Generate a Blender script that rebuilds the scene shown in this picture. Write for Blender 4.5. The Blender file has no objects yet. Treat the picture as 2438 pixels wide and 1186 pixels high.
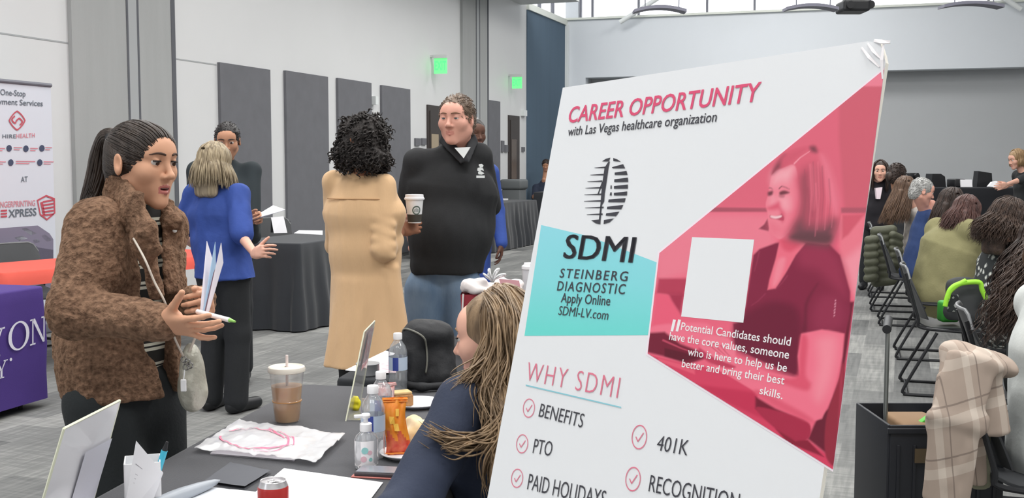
import bpy, bmesh, math, random
import numpy as np
from mathutils import Vector, Matrix

random.seed(7); RNG = np.random.default_rng(7)
S = bpy.context.scene
COL = S.collection

# ------------------------------------------------------------------ camera
FPX, CX, CY, EYE, HOR = 2600.0, 1219.0, 593.0, 1.5, 394.0
PITCH = math.atan((CY - HOR) / FPX)
cam_data = bpy.data.cameras.new('camera'); cam = bpy.data.objects.new('camera', cam_data); COL.objects.link(cam)
cam_data.sensor_fit = 'HORIZONTAL'; cam_data.sensor_width = 36.0; cam_data.lens = 36.0 * FPX / 2438.0
cam_data.clip_start = 0.05; cam_data.clip_end = 200
cam.location = (0, 0, EYE); cam.rotation_euler = (math.pi / 2 - PITCH, 0, 0)
S.camera = cam

# ------------------------------------------------------------------ world, lights, exposure
w = bpy.data.worlds.new('sky'); S.world = w; w.use_nodes = True
bg = w.node_tree.nodes['Background']; bg.inputs[0].default_value = (0.93, 0.96, 1.0, 1); bg.inputs[1].default_value = 3.0
S.view_settings.view_transform = 'Standard'; S.view_settings.look = 'None'
S.view_settings.exposure = 0.0; S.view_settings.gamma = 1.0; S.view_settings.use_curve_mapping = False
S.cycles.use_denoising = True
S.cycles.max_bounces = 6; S.cycles.transparent_max_bounces = 12; S.cycles.transmission_bounces = 6
S.cycles.caustics_reflective = False; S.cycles.caustics_refractive = False
LAMP_W = 186.0
for ix, lx in enumerate((-3.2, 1.2, 5.6)):
    for iy, ly in enumerate((-3.2, 1.2, 6.0, 11.0, 16.5, 21.5)):
        if lx < -2 and ly > 15: continue
        l = bpy.data.lights.new('ceiling_and_fill_lamp', 'AREA'); l.shape = 'RECTANGLE'; l.size = 2.6; l.size_y = 1.6
        l.energy = LAMP_W * (0.35 if ly < 0 else 1.0); l.color = (1.0, 0.985, 0.96)  # dimmer row behind the camera is added fill, brightening surfaces that face it
        o = bpy.data.objects.new('ceiling_and_fill_lamp', l); o.location = (lx, ly, 6.85); COL.objects.link(o)

# ------------------------------------------------------------------ projection helpers (pixel of the 2438x1186 frame -> place in the room)
_c, _s = math.cos(PITCH), math.sin(PITCH)
def ray(px, py):
    x, z = (px - CX) / FPX, -(py - CY) / FPX
    return np.array([x, _c + z * _s, -_s + z * _c])
def pt(px, py, Y):
    r = ray(px, py); return np.array([0, 0, EYE]) + r * (Y / r[1])
def on_z(px, py, z=0.0):
    r = ray(px, py); return np.array([0, 0, EYE]) + r * ((z - EYE) / r[2])
def on_plane(px, py, P, n):
    r = ray(px, py); P = np.asarray(P, float); n = np.asarray(n, float)
    return np.array([0, 0, EYE]) + r * (np.dot(P - np.array([0, 0, EYE]), n) / np.dot(r, n))
def V(*a): return np.array(a, float)
def unit(v): v = np.asarray(v, float); return v / np.linalg.norm(v)

# ------------------------------------------------------------------ materials
def lin(c):
    if isinstance(c, str):
        c = [int(c[i:i + 2], 16) for i in (0, 2, 4)]
    return tuple(((x / 255) / 12.92 if x / 255 <= 0.04045 else ((x / 255 + 0.055) / 1.055) ** 2.4) for x in c)
MATS = {}
def mat(name, c, rough=0.6, metal=0.0, var=0.0, vscale=8.0, bump=0.0, bscale=60.0, stretch=None, spec=0.4, sheen=0.0, trans=0.0, alpha=1.0, emit=0.0, c2=None):
    if name in MATS: return MATS[name]
    m = bpy.data.materials.new(name); m.use_nodes = True; nt = m.node_tree; b = nt.nodes['Principled BSDF']
    L = lin(c)
    b.inputs['Base Color'].default_value = (*L, 1); b.inputs['Roughness'].default_value = rough
    b.inputs['Metallic'].default_value = metal; b.inputs['Specular IOR Level'].default_value = spec
    if sheen: b.inputs['Sheen Weight'].default_value = sheen
    if trans: b.inputs['Transmission Weight'].default_value = trans
    b.inputs['Alpha'].default_value = alpha
    if emit:
        b.inputs['Emission Color'].default_value = (*L, 1); b.inputs['Emission Strength'].default_value = emit
    tc = None
    if var or bump or c2:
        tc = nt.nodes.new('ShaderNodeTexCoord'); src = tc.outputs['Object']
        if stretch:
            mp = nt.nodes.new('ShaderNodeMapping'); mp.inputs['Scale'].default_value = stretch
            nt.links.new(src, mp.inputs['Vector']); src = mp.outputs['Vector']
    if var or c2:
        n = nt.nodes.new('ShaderNodeTexNoise'); n.inputs['Scale'].default_value = vscale; n.inputs['Detail'].default_value = 4
        nt.links.new(src, n.inputs['Vector'])
        r = nt.nodes.new('ShaderNodeValToRGB'); r.color_ramp.elements[0].position = 0.3; r.color_ramp.elements[1].position = 0.7
        lo = tuple(max(0, x * (1 - var)) for x in L); hi = lin(c2) if c2 else tuple(min(1, x * (1 + var)) for x in L)
        r.color_ramp.elements[0].color = (*lo, 1); r.color_ramp.elements[1].color = (*hi, 1)
        nt.links.new(n.outputs['Fac'], r.inputs['Fac']); nt.links.new(r.outputs['Color'], b.inputs['Base Color'])
    if bump:
        n2 = nt.nodes.new('ShaderNodeTexNoise'); n2.inputs['Scale'].default_value = bscale; n2.inputs['Detail'].default_value = 3
        nt.links.new(src, n2.inputs['Vector'])
        bp = nt.nodes.new('ShaderNodeBump'); bp.inputs['Strength'].default_value = bump; bp.inputs['Distance'].default_value = 0.01
        nt.links.new(n2.outputs['Fac'], bp.inputs['Height']); nt.links.new(bp.outputs['Normal'], b.inputs['Normal'])
    MATS[name] = m
    return m
def thin_glass(name, tint=(255, 255, 255), gloss=0.12, rough=0.02, alpha=0.12, glossfac=0.10):
    """thin clear plastic or glass: mostly see-through with a little body and a reflection"""
    if name in MATS: return MATS[name]
    m = bpy.data.materials.new(name); m.use_nodes = True; nt = m.node_tree; nt.nodes.clear()
    o = nt.nodes.new('ShaderNodeOutputMaterial'); t = nt.nodes.new('ShaderNodeBsdfTransparent'); d = nt.nodes.new('ShaderNodeBsdfDiffuse')
    g = nt.nodes.new('ShaderNodeBsdfGlossy'); g.inputs['Roughness'].default_value = rough
    d.inputs['Color'].default_value = (*lin(tint), 1)
    m1 = nt.nodes.new('ShaderNodeMixShader'); m1.inputs[0].default_value = alpha
    nt.links.new(t.outputs[0], m1.inputs[1]); nt.links.new(d.outputs[0], m1.inputs[2])
    lw = nt.nodes.new('ShaderNodeLayerWeight'); lw.inputs['Blend'].default_value = gloss
    mx = nt.nodes.new('ShaderNodeMath'); mx.operation = 'MULTIPLY_ADD'; mx.inputs[1].default_value = 0.7; mx.inputs[2].default_value = glossfac * 0.3
    nt.links.new(lw.outputs['Facing'], mx.inputs[0])
    m2 = nt.nodes.new('ShaderNodeMixShader'); nt.links.new(mx.outputs[0], m2.inputs[0])
    nt.links.new(m1.outputs[0], m2.inputs[1]); nt.links.new(g.outputs[0], m2.inputs[2]); nt.links.new(m2.outputs[0], o.inputs['Surface'])
    MATS[name] = m
    return m

# ------------------------------------------------------------------ objects
def tag(o, label=None, cat=None, group=None, kind=None):
    if label: o['label'] = label
    if cat: o['category'] = cat
    if group: o['group'] = group
    if kind: o['kind'] = kind
    return o
def wloc(o):
    p = V(0, 0, 0)
    while o is not None:
        p = p + np.array(o.location); o = o.parent
    return p
def empty(name, loc, label, cat, group=None):
    o = bpy.data.objects.new(name, None); o.empty_display_size = 0.1; o.location = tuple(loc); COL.objects.link(o)
    return tag(o, label, cat, group)
def mk(name, verts, faces, mats, parent=None, midx=None, smooth=True, loc=None):
    """one mesh object from world-space verts; a child is stored relative to its parent"""
    v = np.asarray(verts, float).reshape(-1, 3)
    if parent is not None: base = wloc(parent)
    elif loc is not None: base = np.asarray(loc, float)
    else:
        lo, hi = v.min(0), v.max(0); base = V((lo[0] + hi[0]) / 2, (lo[1] + hi[1]) / 2, lo[2])
    v = v - base
    me = bpy.data.meshes.new(name)
    if isinstance(faces, np.ndarray):
        n = faces.shape[1]; nf = len(faces)
        me.vertices.add(len(v)); me.vertices.foreach_set('co', v.ravel().astype(np.float32))
        me.loops.add(nf * n); me.loops.foreach_set('vertex_index', faces.ravel().astype(np.int32))
        me.polygons.add(nf); me.polygons.foreach_set('loop_start', np.arange(0, nf * n, n, dtype=np.int32))
        me.update(calc_edges=True)
    else:
        me.from_pydata([tuple(x) for x in v], [], [tuple(int(i) for i in f) for f in faces])
    if not isinstance(mats, (list, tuple)): mats = [mats]
    for m in mats: me.materials.append(m)
    if midx is not None: me.polygons.foreach_set('material_index', np.asarray(midx, np.int32))
    if smooth is True: me.polygons.foreach_set('use_smooth', np.ones(len(me.polygons), bool))
    me.validate(); me.update()
    if smooth == 'auto':
        bm = bmesh.new(); bm.from_mesh(me); bmesh.ops.recalc_face_normals(bm, faces=bm.faces)
        for f in bm.faces: f.smooth = True
        for e in bm.edges:
            if len(e.link_faces) == 2 and e.calc_face_angle(0) > 0.6: e.smooth = False
        bm.to_mesh(me); bm.free()
    o = bpy.data.objects.new(name, me); COL.objects.link(o)
    if parent is not None: o.parent = parent
    else: o.location = tuple(base)
    return o
def copy_tree(o, parent=None):
    c = o.copy(); COL.objects.link(c)
    if parent is not None: c.parent = parent
    for ch in list(o.children): copy_tree(ch, c)
    return c

class MB:
    """collects simple shapes and links them as one mesh"""
    def __init__(s): s.v = []; s.f = []; s.m = []; s.cur = 0
    def add(s, vs, fs, m=None):
        b = len(s.v); s.v += [np.asarray(x, float) for x in vs]
        for f in fs: s.f.append([b + i for i in f]); s.m.append(s.cur if m is None else m)
        return s
    def box(s, c, size, ax=None, m=None, bevel=0.0):
        c = np.asarray(c, float); h = np.asarray(size, float) / 2
        A = np.eye(3) if ax is None else np.array([unit(a) for a in ax])
        if bevel <= 0:
            vs = [c + A.T @ (h * V(x, y, z)) for x in (-1, 1) for y in (-1, 1) for z in (-1, 1)]
            fs = [(0, 1, 3, 2), (4, 6, 7, 5), (0, 4, 5, 1), (2, 3, 7, 6), (0, 2, 6, 4), (1, 5, 7, 3)]
            return s.add(vs, fs, m)
        bm = bmesh.new(); bmesh.ops.create_cube(bm, size=1)
        for q in bm.verts: q.co = Vector((q.co.x * size[0], q.co.y * size[1], q.co.z * size[2]))
        bmesh.ops.bevel(bm, geom=bm.edges[:], offset=bevel, segments=3, profile=0.5, affect='EDGES')
        bm.verts.index_update()
        vs = [c + A.T @ np.array(q.co) for q in bm.verts]; fs = [[q.index for q in f.verts] for f in bm.faces]; bm.free()
        return s.add(vs, fs, m)
    def tube(s, pts, r, n=10, m=None, cap=True, flat=None):
        pts = [np.asarray(p, float) for p in pts]; k = len(pts)
        rr = r if isinstance(r, (list, tuple, np.ndarray)) else [r] * k
        vs = []; u = None
        for i, p in enumerate(pts):
            t = pts[min(i + 1, k - 1)] - pts[max(i - 1, 0)]; t = unit(t)
            if u is None:
                u = np.cross(t, V(0, 0, 1) if abs(t[2]) < .9 else V(1, 0, 0)) if flat is None else np.asarray(flat, float)
            u = unit(u - t * np.dot(u, t)); w_ = np.cross(t, u)
            for j in range(n):
                a = 2 * math.pi * j / n
                vs.append(p + rr[i] * (math.cos(a) * u + math.sin(a) * w_))
        fs = [[i * n + j, i * n + (j + 1) % n, (i + 1) * n + (j + 1) % n, (i + 1) * n + j] for i in range(k - 1) for j in range(n)]
        if cap: fs += [list(range(n))[::-1], [(k - 1) * n + j for j in range(n)]]
        return s.add(vs, fs, m)
    def lathe(s, prof, c, n=28, m=None, ax=None, ms=None):
        c = np.asarray(c, float); A = np.eye(3) if ax is None else np.array([unit(a) for a in ax])
        vs = []
        for r, z in prof:
            for j in range(n):
                a = 2 * math.pi * j / n; vs.append(c + A.T @ V(r * math.cos(a), r * math.sin(a), z))
        for i in range(len(prof) - 1):
            pass
        b = len(s.v); s.v += vs
        for i in range(len(prof) - 1):
            for j in range(n):
                s.f.append([b + i * n + j, b + i * n + (j + 1) % n, b + (i + 1) * n + (j + 1) % n, b + (i + 1) * n + j])
                s.m.append((s.cur if m is None else m) if ms is None else ms[i])
        return s
    def prism(s, pts, off, m=None):
        """polygon (world points) pushed along the vector off"""
        pts = [np.asarray(p, float) for p in pts]; off = np.asarray(off, float); n = len(pts)
        vs = pts + [p + off for p in pts]
        fs = [list(range(n))[::-1], [n + i for i in range(n)]] + [[i, (i + 1) % n, n + (i + 1) % n, n + i] for i in range(n)]
        return s.add(vs, fs, m)
    def poly(s, pts, m=None): return s.add(pts, [list(range(len(pts)))], m)
    def grid(s, P, m=None, wrap=False):
        P = np.asarray(P, float); a, b = P.shape[:2]
        fs = [[i * b + j, i * b + (j + 1) % b, (i + 1) * b + (j + 1) % b, (i + 1) * b + j] for i in range(a - 1) for j in range(b if wrap else b - 1)]
        return s.add(list(P.reshape(-1, 3)), fs, m)
    def build(s, name, mats, parent=None, smooth=False, **k):
        return mk(name, s.v, s.f, mats, parent, midx=s.m, smooth=smooth, **k)

# ------------------------------------------------------------------ lettering
def _curve_mesh(txt, bold=0.0, spacing=1.0):
    cu = bpy.data.curves.new('t', 'FONT'); cu.body = txt; cu.size = 1.0; cu.offset = bold; cu.space_character = spacing; cu.resolution_u = 3
    o = bpy.data.objects.new('t', cu); COL.objects.link(o)
    dg = bpy.context.evaluated_depsgraph_get(); me = bpy.data.meshes.new_from_object(o.evaluated_get(dg))
    v = np.array([x.co[:] for x in me.vertices], float).reshape(-1, 3); f = [list(p.vertices) for p in me.polygons]
    bpy.data.objects.remove(o); bpy.data.curves.remove(cu); bpy.data.meshes.remove(me)
    return v, f
_capH = None
def letter(txt, BL, BR, TL, bold=0.0, spacing=1.0):
    """flat letters whose baseline runs BL->BR and whose capitals reach TL"""
    global _capH
    if _capH is None: _capH = _curve_mesh('H')[0][:, 1].max()
    v, f = _curve_mesh(txt, bold, spacing)
    BL, BR, TL = (np.asarray(x, float) for x in (BL, BR, TL))
    x0, x1 = v[:, 0].min(), v[:, 0].max()
    P = BL + ((v[:, 0] - x0) / (x1 - x0))[:, None] * (BR - BL) + (v[:, 1] / _capH)[:, None] * (TL - BL)
    return list(P), f

# ------------------------------------------------------------------ signed-distance modelling for bodies, hair and clothes
def hash3(i, j, k):
    h = (i * 374761393 + j * 668265263 + k * 2147483647) & 0xffffffff
    h = ((h ^ (h >> 13)) * 1274126177) & 0xffffffff
    return ((h ^ (h >> 16)) & 0xffff) / 65535.0
def vnoise(P):
    P = np.asarray(P); i = np.floor(P).astype(np.int64); f = P - i; f = f * f * (3 - 2 * f); r = 0
    for a in (0, 1):
        for b in (0, 1):
            for c in (0, 1):
                wgt = (f[:, 0] if a else 1 - f[:, 0]) * (f[:, 1] if b else 1 - f[:, 1]) * (f[:, 2] if c else 1 - f[:, 2])
                r = r + wgt * hash3(i[:, 0] + a, i[:, 1] + b, i[:, 2] + c)
    return r * 2 - 1
def cap(a, b, ra, rb=None, k=0.02, op='u'):
    a, b = np.asarray(a, float), np.asarray(b, float); rb = ra if rb is None else rb
    ba = b - a; l2 = max(np.dot(ba, ba), 1e-12)
    def f(X, Y, Z):
        x, y, z = X - a[0], Y - a[1], Z - a[2]
        t = np.clip((x * ba[0] + y * ba[1] + z * ba[2]) / l2, 0, 1)
        return np.sqrt((x - t * ba[0]) ** 2 + (y - t * ba[1]) ** 2 + (z - t * ba[2]) ** 2) - (ra + (rb - ra) * t)
    m = max(ra, rb); return (f, np.minimum(a, b) - m, np.maximum(a, b) + m, k, op)
def ell(c, r, R=None, k=0.02, op='u'):
    c = np.asarray(c, float); r = np.asarray(r, float) * np.ones(3); R = np.eye(3) if R is None else np.array([unit(q) for q in R])
    mr = r.min()
    def f(X, Y, Z):
        x, y, z = X - c[0], Y - c[1], Z - c[2]
        q = [(x * R[i, 0] + y * R[i, 1] + z * R[i, 2]) / r[i] for i in range(3)]
        k0 = np.sqrt(q[0] ** 2 + q[1] ** 2 + q[2] ** 2)
        k1 = np.sqrt((q[0] / r[0]) ** 2 + (q[1] / r[1]) ** 2 + (q[2] / r[2]) ** 2) + 1e-9
        return k0 * (k0 - 1.0) / k1
    e = np.sqrt(((R * r[:, None]) ** 2).sum(0)); return (f, c - e, c + e, k, op)
def sec(a, b, side, ra, rb, k=0.02, op='u', flatcap=False):
    """tapered limb or torso slab of elliptical section: ra, rb = (half width along side, half depth)"""
    a, b = np.asarray(a, float), np.asarray(b, float); ax = b - a; L = np.linalg.norm(ax); ax = ax / L
    sd = np.asarray(side, float); sd = unit(sd - ax * np.dot(sd, ax)); fr = np.cross(ax, sd)
    def f(X, Y, Z):
        x, y, z = X - a[0], Y - a[1], Z - a[2]
        h = x * ax[0] + y * ax[1] + z * ax[2]; t = np.clip(h / L, 0, 1)
        p = ra[0] + (rb[0] - ra[0]) * t; q = ra[1] + (rb[1] - ra[1]) * t; mn = np.minimum(p, q)
        u = (x * sd[0] + y * sd[1] + z * sd[2]) / p; v = (x * fr[0] + y * fr[1] + z * fr[2]) / q
        e = (h - t * L)
        if flatcap:
            return np.maximum((np.sqrt(u * u + v * v) - 1) * mn, np.abs(e))
        e = e / mn
        return (np.sqrt(u * u + v * v + e * e) - 1) * mn
    m = max(ra + rb) if isinstance(ra, tuple) else 1
    return (f, np.minimum(a, b) - m, np.maximum(a, b) + m, k, op)
def half(P, n, k=0.006):
    """keep only the side of the plane the normal points away from"""
    P = np.asarray(P, float); n = unit(n)
    return (lambda X, Y, Z: (X - P[0]) * n[0] + (Y - P[1]) * n[1] + (Z - P[2]) * n[2], None, None, k, 'cut')
def field(prims, res, pad=0.0):
    us = [p for p in prims if p[4] == 'u']
    lo = np.min([p[1] - p[3] * 0.3 for p in us], 0) - 2.5 * res - pad; hi = np.max([p[2] + p[3] * 0.3 for p in us], 0) + 2.5 * res + pad
    n = np.ceil((hi - lo) / res).astype(int) + 1
    ax = [lo[i] + res * np.arange(n[i]) for i in range(3)]
    F = np.full(tuple(n), 0.5, np.float32)
    for f, a, b, k, op in prims:
        if a is None: sl = (slice(None),) * 3
        else:
            m = k + 2.5 * res
            i0 = np.clip(np.floor((a - m - lo) / res).astype(int), 0, n); i1 = np.clip(np.ceil((b + m - lo) / res).astype(int) + 1, 0, n)
            if (i1 <= i0).any(): continue
            sl = tuple(slice(i0[i], i1[i]) for i in range(3))
        d = f(ax[0][sl[0]][:, None, None], ax[1][sl[1]][None, :, None], ax[2][sl[2]][None, None, :]).astype(np.float32)
        A = F[sl]
        if op == 'u':
            h = np.clip(k - np.abs(A - d), 0, None) / max(k, 1e-6); F[sl] = np.minimum(A, d) - h * h * k * 0.25
        elif op == 's':
            h = np.clip(k - np.abs(A + d), 0, None) / max(k, 1e-6); F[sl] = np.maximum(A, -d) + h * h * k * 0.25
        else:
            F[sl] = np.maximum(A, d)
    return F, lo
def nets(F, lo, res):
    s = F < 0; n = F.shape
    c = [s[a:n[0] - 1 + a, b:n[1] - 1 + b, d:n[2] - 1 + d] for a in (0, 1) for b in (0, 1) for d in (0, 1)]
    cnt = sum(x.astype(np.int8) for x in c); act = (cnt > 0) & (cnt < 8)
    ids = np.argwhere(act); idm = np.full(act.shape, -1, np.int64); idm[act] = np.arange(len(ids))
    acc = np.zeros((len(ids), 3)); num = np.zeros(len(ids))
    cor = [(a, b, d) for a in (0, 1) for b in (0, 1) for d in (0, 1)]
    val = {q: F[ids[:, 0] + q[0], ids[:, 1] + q[1], ids[:, 2] + q[2]] for q in cor}
    for q in cor:
        for axn in range(3):
            if q[axn]: continue
            q2 = list(q); q2[axn] = 1; q2 = tuple(q2); a, b = val[q], val[q2]
            m = (a < 0) != (b < 0); t = np.where(m, a / np.where(m, a - b, 1), 0)
            p = np.array(q, float)[None, :].repeat(len(ids), 0); p[:, axn] += t
            acc[m] += p[m]; num[m] += 1
    V_ = lo + res * (ids + acc / num[:, None]); Q = []
    for axn in range(3):
        o1, o2 = (axn + 1) % 3, (axn + 2) % 3
        a = [slice(None)] * 3; b = [slice(None)] * 3; a[axn] = slice(0, n[axn] - 1); b[axn] = slice(1, n[axn])
        A, B = s[tuple(a)], s[tuple(b)]; e = np.argwhere(A != B)
        e = e[(e[:, o1] > 0) & (e[:, o2] > 0) & (e[:, o1] < n[o1] - 1) & (e[:, o2] < n[o2] - 1)]
        ins = A[e[:, 0], e[:, 1], e[:, 2]]
        def cell(d1, d2):
            g = e.copy(); g[:, o1] -= d1; g[:, o2] -= d2; return idm[g[:, 0], g[:, 1], g[:, 2]]
        q = np.stack([cell(1, 1), cell(0, 1), cell(0, 0), cell(1, 0)], 1); q[~ins] = q[~ins][:, ::-1]; Q.append(q)
    return V_, np.concatenate(Q)
def vnormals(v, f):
    n = np.zeros_like(v); d = np.cross(v[f[:, 2]] - v[f[:, 0]], v[f[:, 3]] - v[f[:, 1]])
    for i in range(4): np.add.at(n, f[:, i], d)
    return n / (np.linalg.norm(n, axis=1)[:, None] + 1e-12)
def relax(v, f, it=1, lam=0.5):
    for _ in range(it):
        a = np.zeros_like(v); c = np.zeros(len(v))
        for i in range(4):
            for j in (1, 3):
                np.add.at(a, f[:, i], v[f[:, (i + j) % 4]]); np.add.at(c, f[:, i], 1)
        v = v * (1 - lam) + lam * a / c[:, None]
    return v
def sdf(prims, res, smooth=1, disp=None, xf=None):
    """-> verts, quads.  disp = (amplitude, scale vector) list of noise pushed along the normal; xf = function on verts"""
    F, lo = field(prims, res); v, f = nets(F, lo, res); v = relax(v, f, smooth)
    for amp, sc in (disp or []):
        v = v + vnormals(v, f) * (vnoise(v * np.asarray(sc, float) + 37.3) * amp)[:, None]
    if xf is not None: v = xf(v)
    return v, f
def join(parts):
    vs, fs, ms, b = [], [], [], 0
    for p in parts:
        v, f = p[0], p[1]; vs.append(v); fs.append(f + b); b += len(v)
        m = p[2] if len(p) > 2 else 0
        ms.append(np.full(len(f), m, np.int32) if np.isscalar(m) else np.asarray(m, np.int32))
    return np.concatenate(vs), np.concatenate(fs), np.concatenate(ms)
def strands(paths, r0, r1=None, n=4):
    """many thin tapering locks as one quad mesh; paths: list of (k,3) arrays"""
    vs, fs, b = [], [], 0
    for i, P in enumerate(paths):
        P = np.asarray(P, float); k = len(P)
        T = np.gradient(P, axis=0); T /= np.linalg.norm(T, axis=1)[:, None] + 1e-9
        ref = V(.3, .5, .81); U = np.cross(T, ref); U /= np.linalg.norm(U, axis=1)[:, None] + 1e-9; W_ = np.cross(T, U)
        a0 = r0[i] if hasattr(r0, '__len__') else r0; t = np.linspace(0, 1, k)
        rr = a0 * np.minimum(1.0, (1 - t) * 3 + 0.12) * np.minimum(1, t * 6 + 0.35)
        for j in range(n):
            a = 2 * math.pi * j / n; vs.append(P + rr[:, None] * (math.cos(a) * U + math.sin(a) * W_))
        for q in range(k - 1):
            for j in range(n):
                j2 = (j + 1) % n; fs.append((b + j * k + q, b + j2 * k + q, b + j2 * k + q + 1, b + j * k + q + 1))
        b += n * k
    return np.concatenate(vs), np.array(fs, np.int64)
def bez(P, n):
    P = [np.asarray(p, float) for p in P]; out = []
    m = len(P) - 1
    for s_ in np.linspace(0, m, n):
        i = min(int(s_), m - 1); t = s_ - i
        p0, p1, p2, p3 = P[max(i - 1, 0)], P[i], P[i + 1], P[min(i + 2, m)]
        out.append(0.5 * ((2 * p1) + (-p0 + p2) * t + (2 * p0 - 5 * p1 + 4 * p2 - p3) * t * t + (-p0 + 3 * p1 - 3 * p2 + p3) * t ** 3))
    return np.array(out)
# ================================================================== materials of the room
M_white = mat('white_wall_paint', (222, 223, 224), 0.55, var=0.02, vscale=0.8)
M_far = mat('far_wall_paint', (224, 229, 235), 0.6, var=0.02, vscale=0.6)
M_recess = mat('grey_wall_paint', (186, 189, 192), 0.65, var=0.02, vscale=0.5)
M_fab = mat('grey_wall_fabric', (170, 172, 172), 0.85, var=0.04, vscale=6, bump=0.1, bscale=200, stretch=(1, 1, 0.1))
M_fab2 = mat('grey_wall_fabric_light', (172, 175, 177), 0.85)
M_seam = mat('dark_seam', (96, 98, 104), 0.8)
M_panel = mat('charcoal_panel', (112, 113, 118), 0.9, var=0.05, vscale=5, bump=0.15, bscale=220)
M_bluew = mat('slate_blue_wall', (84, 104, 122), 0.8, var=0.06, vscale=3, stretch=(1, 1, 0.05))
M_trim = mat('white_trim', (232, 236, 236), 0.45)
M_sill = mat('sill_paint', (226, 230, 222), 0.5)
M_ceil = mat('ceiling_paint', (214, 216, 216), 0.7)
M_dark = mat('dark_bronze', (66, 60, 58), 0.45)
M_blk = mat('black_plastic', (34, 35, 38), 0.45)
M_mull = mat('grey_mullion', (120, 122, 132), 0.5)
M_pane = thin_glass('window_pane', (255, 255, 255), 0.05, 0.05, 0.05, 0.05)

def carpet():
    m = bpy.data.materials.new('carpet_tile'); m.use_nodes = True; nt = m.node_tree; b = nt.nodes['Principled BSDF']; N = nt.nodes.new; L = nt.links.new
    b.inputs['Roughness'].default_value = 0.95; b.inputs['Specular IOR Level'].default_value = 0.1
    tc = N('ShaderNodeTexCoord'); mp = N('ShaderNodeMapping'); mp.inputs['Rotation'].default_value = (0, 0, math.radians(-70.3)); L(tc.outputs['Object'], mp.inputs['Vector'])
    def brick(wd, h, off):
        t = N('ShaderNodeTexBrick'); t.inputs['Color1'].default_value = (0, 0, 0, 1); t.inputs['Color2'].default_value = (1, 1, 1, 1); t.inputs['Mortar'].default_value = (.5, .5, .5, 1)
        t.inputs['Scale'].default_value = 1; t.inputs['Mortar Size'].default_value = 0.0; t.inputs['Brick Width'].default_value = wd; t.inputs['Row Height'].default_value = h
        t.offset = off; L(mp.outputs[0], t.inputs['Vector']); return t
    t1 = brick(1.0, 0.25, 0.5); t2 = brick(0.5, 0.25, 0.33)
    n1 = N('ShaderNodeTexNoise'); n1.inputs['Scale'].default_value = 1.0; n1.inputs['Detail'].default_value = 5
    m1 = N('ShaderNodeMapping'); m1.inputs['Scale'].default_value = (3, 42, 1); L(mp.outputs[0], m1.inputs[0]); L(m1.outputs[0], n1.inputs['Vector'])
    n2 = N('ShaderNodeTexNoise'); n2.inputs['Scale'].default_value = 1.0; n2.inputs['Detail'].default_value = 5
    m2 = N('ShaderNodeMapping'); m2.inputs['Scale'].default_value = (46, 4, 1); L(mp.outputs[0], m2.inputs[0]); L(m2.outputs[0], n2.inputs['Vector'])
    def mth(op, a, c):
        q = N('ShaderNodeMath'); q.operation = op
        for i, x in enumerate((a, c)):
            if hasattr(x, 'links'): L(x, q.inputs[i])
            else: q.inputs[i].default_value = x
        return q.outputs[0]
    v = mth('ADD', mth('MULTIPLY', t1.outputs['Color'], 0.34), mth('MULTIPLY', t2.outputs['Color'], 0.18))
    v = mth('ADD', v, mth('MULTIPLY', mth('SUBTRACT', n1.outputs['Fac'], 0.5), 0.5))
    v = mth('ADD', v, mth('MULTIPLY', mth('SUBTRACT', n2.outputs['Fac'], 0.5), 0.4))
    v = mth('ADD', v, 0.2)
    r = N('ShaderNodeValToRGB'); L(v, r.inputs[0])
    e = r.color_ramp.elements; e[0].position = 0.05; e[0].color = (*lin((84, 85, 86)), 1); e[1].position = 0.95; e[1].color = (*lin((176, 176, 172)), 1)
    x = r.color_ramp.elements.new(0.5); x.color = (*lin((124, 125, 124)), 1)
    L(r.outputs[0], b.inputs['Base Color'])
    return m
M_carpet = carpet()

# ================================================================== shell
WD = unit(V(.337, .941, 0)); WN = V(WD[1], -WD[0], 0); W0 = V(.29, 24, 0)
FD = unit(V(.955, -.297, 0)); FN = V(FD[1], -FD[0], 0)
def wall_t(px, py=394): return float(np.dot(on_plane(px, py, W0, WN) - W0, WD))
def wp(t, z, out=0.0): return W0 + WD * t + WN * out + V(0, 0, z)
T_C = wall_t(1345); CORNER = W0 + WD * T_C
def fp(s, z, out=0.0): return CORNER + FD * s + FN * out + V(0, 0, z)
def far_s(px, py=394): return float(np.dot(on_plane(px, py, CORNER, FN) - CORNER, FD))

def slab(name, t0, t1, z0, z1, o0, o1, m, fn=wp, parent=None, kind=None, **k):
    mb = MB(); mb.prism([fn(t0, z0, o0), fn(t1, z0, o0), fn(t1, z1, o0), fn(t0, z1, o0)], fn(t0, z0, o1) - fn(t0, z0, o0))
    o = mb.build(name, m, parent, **k)
    if kind: o['kind'] = kind
    return o
ST = 'structure'
mb = MB(); mb.box((2.5, 13, -0.1), (24, 38, 0.2)); tag(mb.build('floor', M_carpet), kind=ST)
mb = MB(); mb.box((2.5, 12, 7.1), (24, 38, 0.2)); tag(mb.build('ceiling', M_ceil), kind=ST)
TW = wall_t(1253)
slab('wall_left', -29.5, TW, 0, 7, 0, -0.25, M_white, kind=ST)
slab('wall_blue', TW, T_C, 0, 4.88, 0.02, -0.25, M_bluew, kind=ST)
slab('trim_1', TW, T_C - .02, 4.88, 5.02, 0.06, -0.25, M_sill, kind=ST)
slab('trim_2', T_C - 0.10, T_C - 0.02, 0, 4.88, 0.09, 0.02, M_trim, kind=ST)
slab('ceiling_soffit', -24, -0.3, 4.93, 5.35, 0.0, 1.30, M_ceil, kind=ST)
slab('trim_3', -26, wall_t(520), 2.70, 2.715, 0.004, 0.0, M_fab2, kind=ST)
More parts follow.
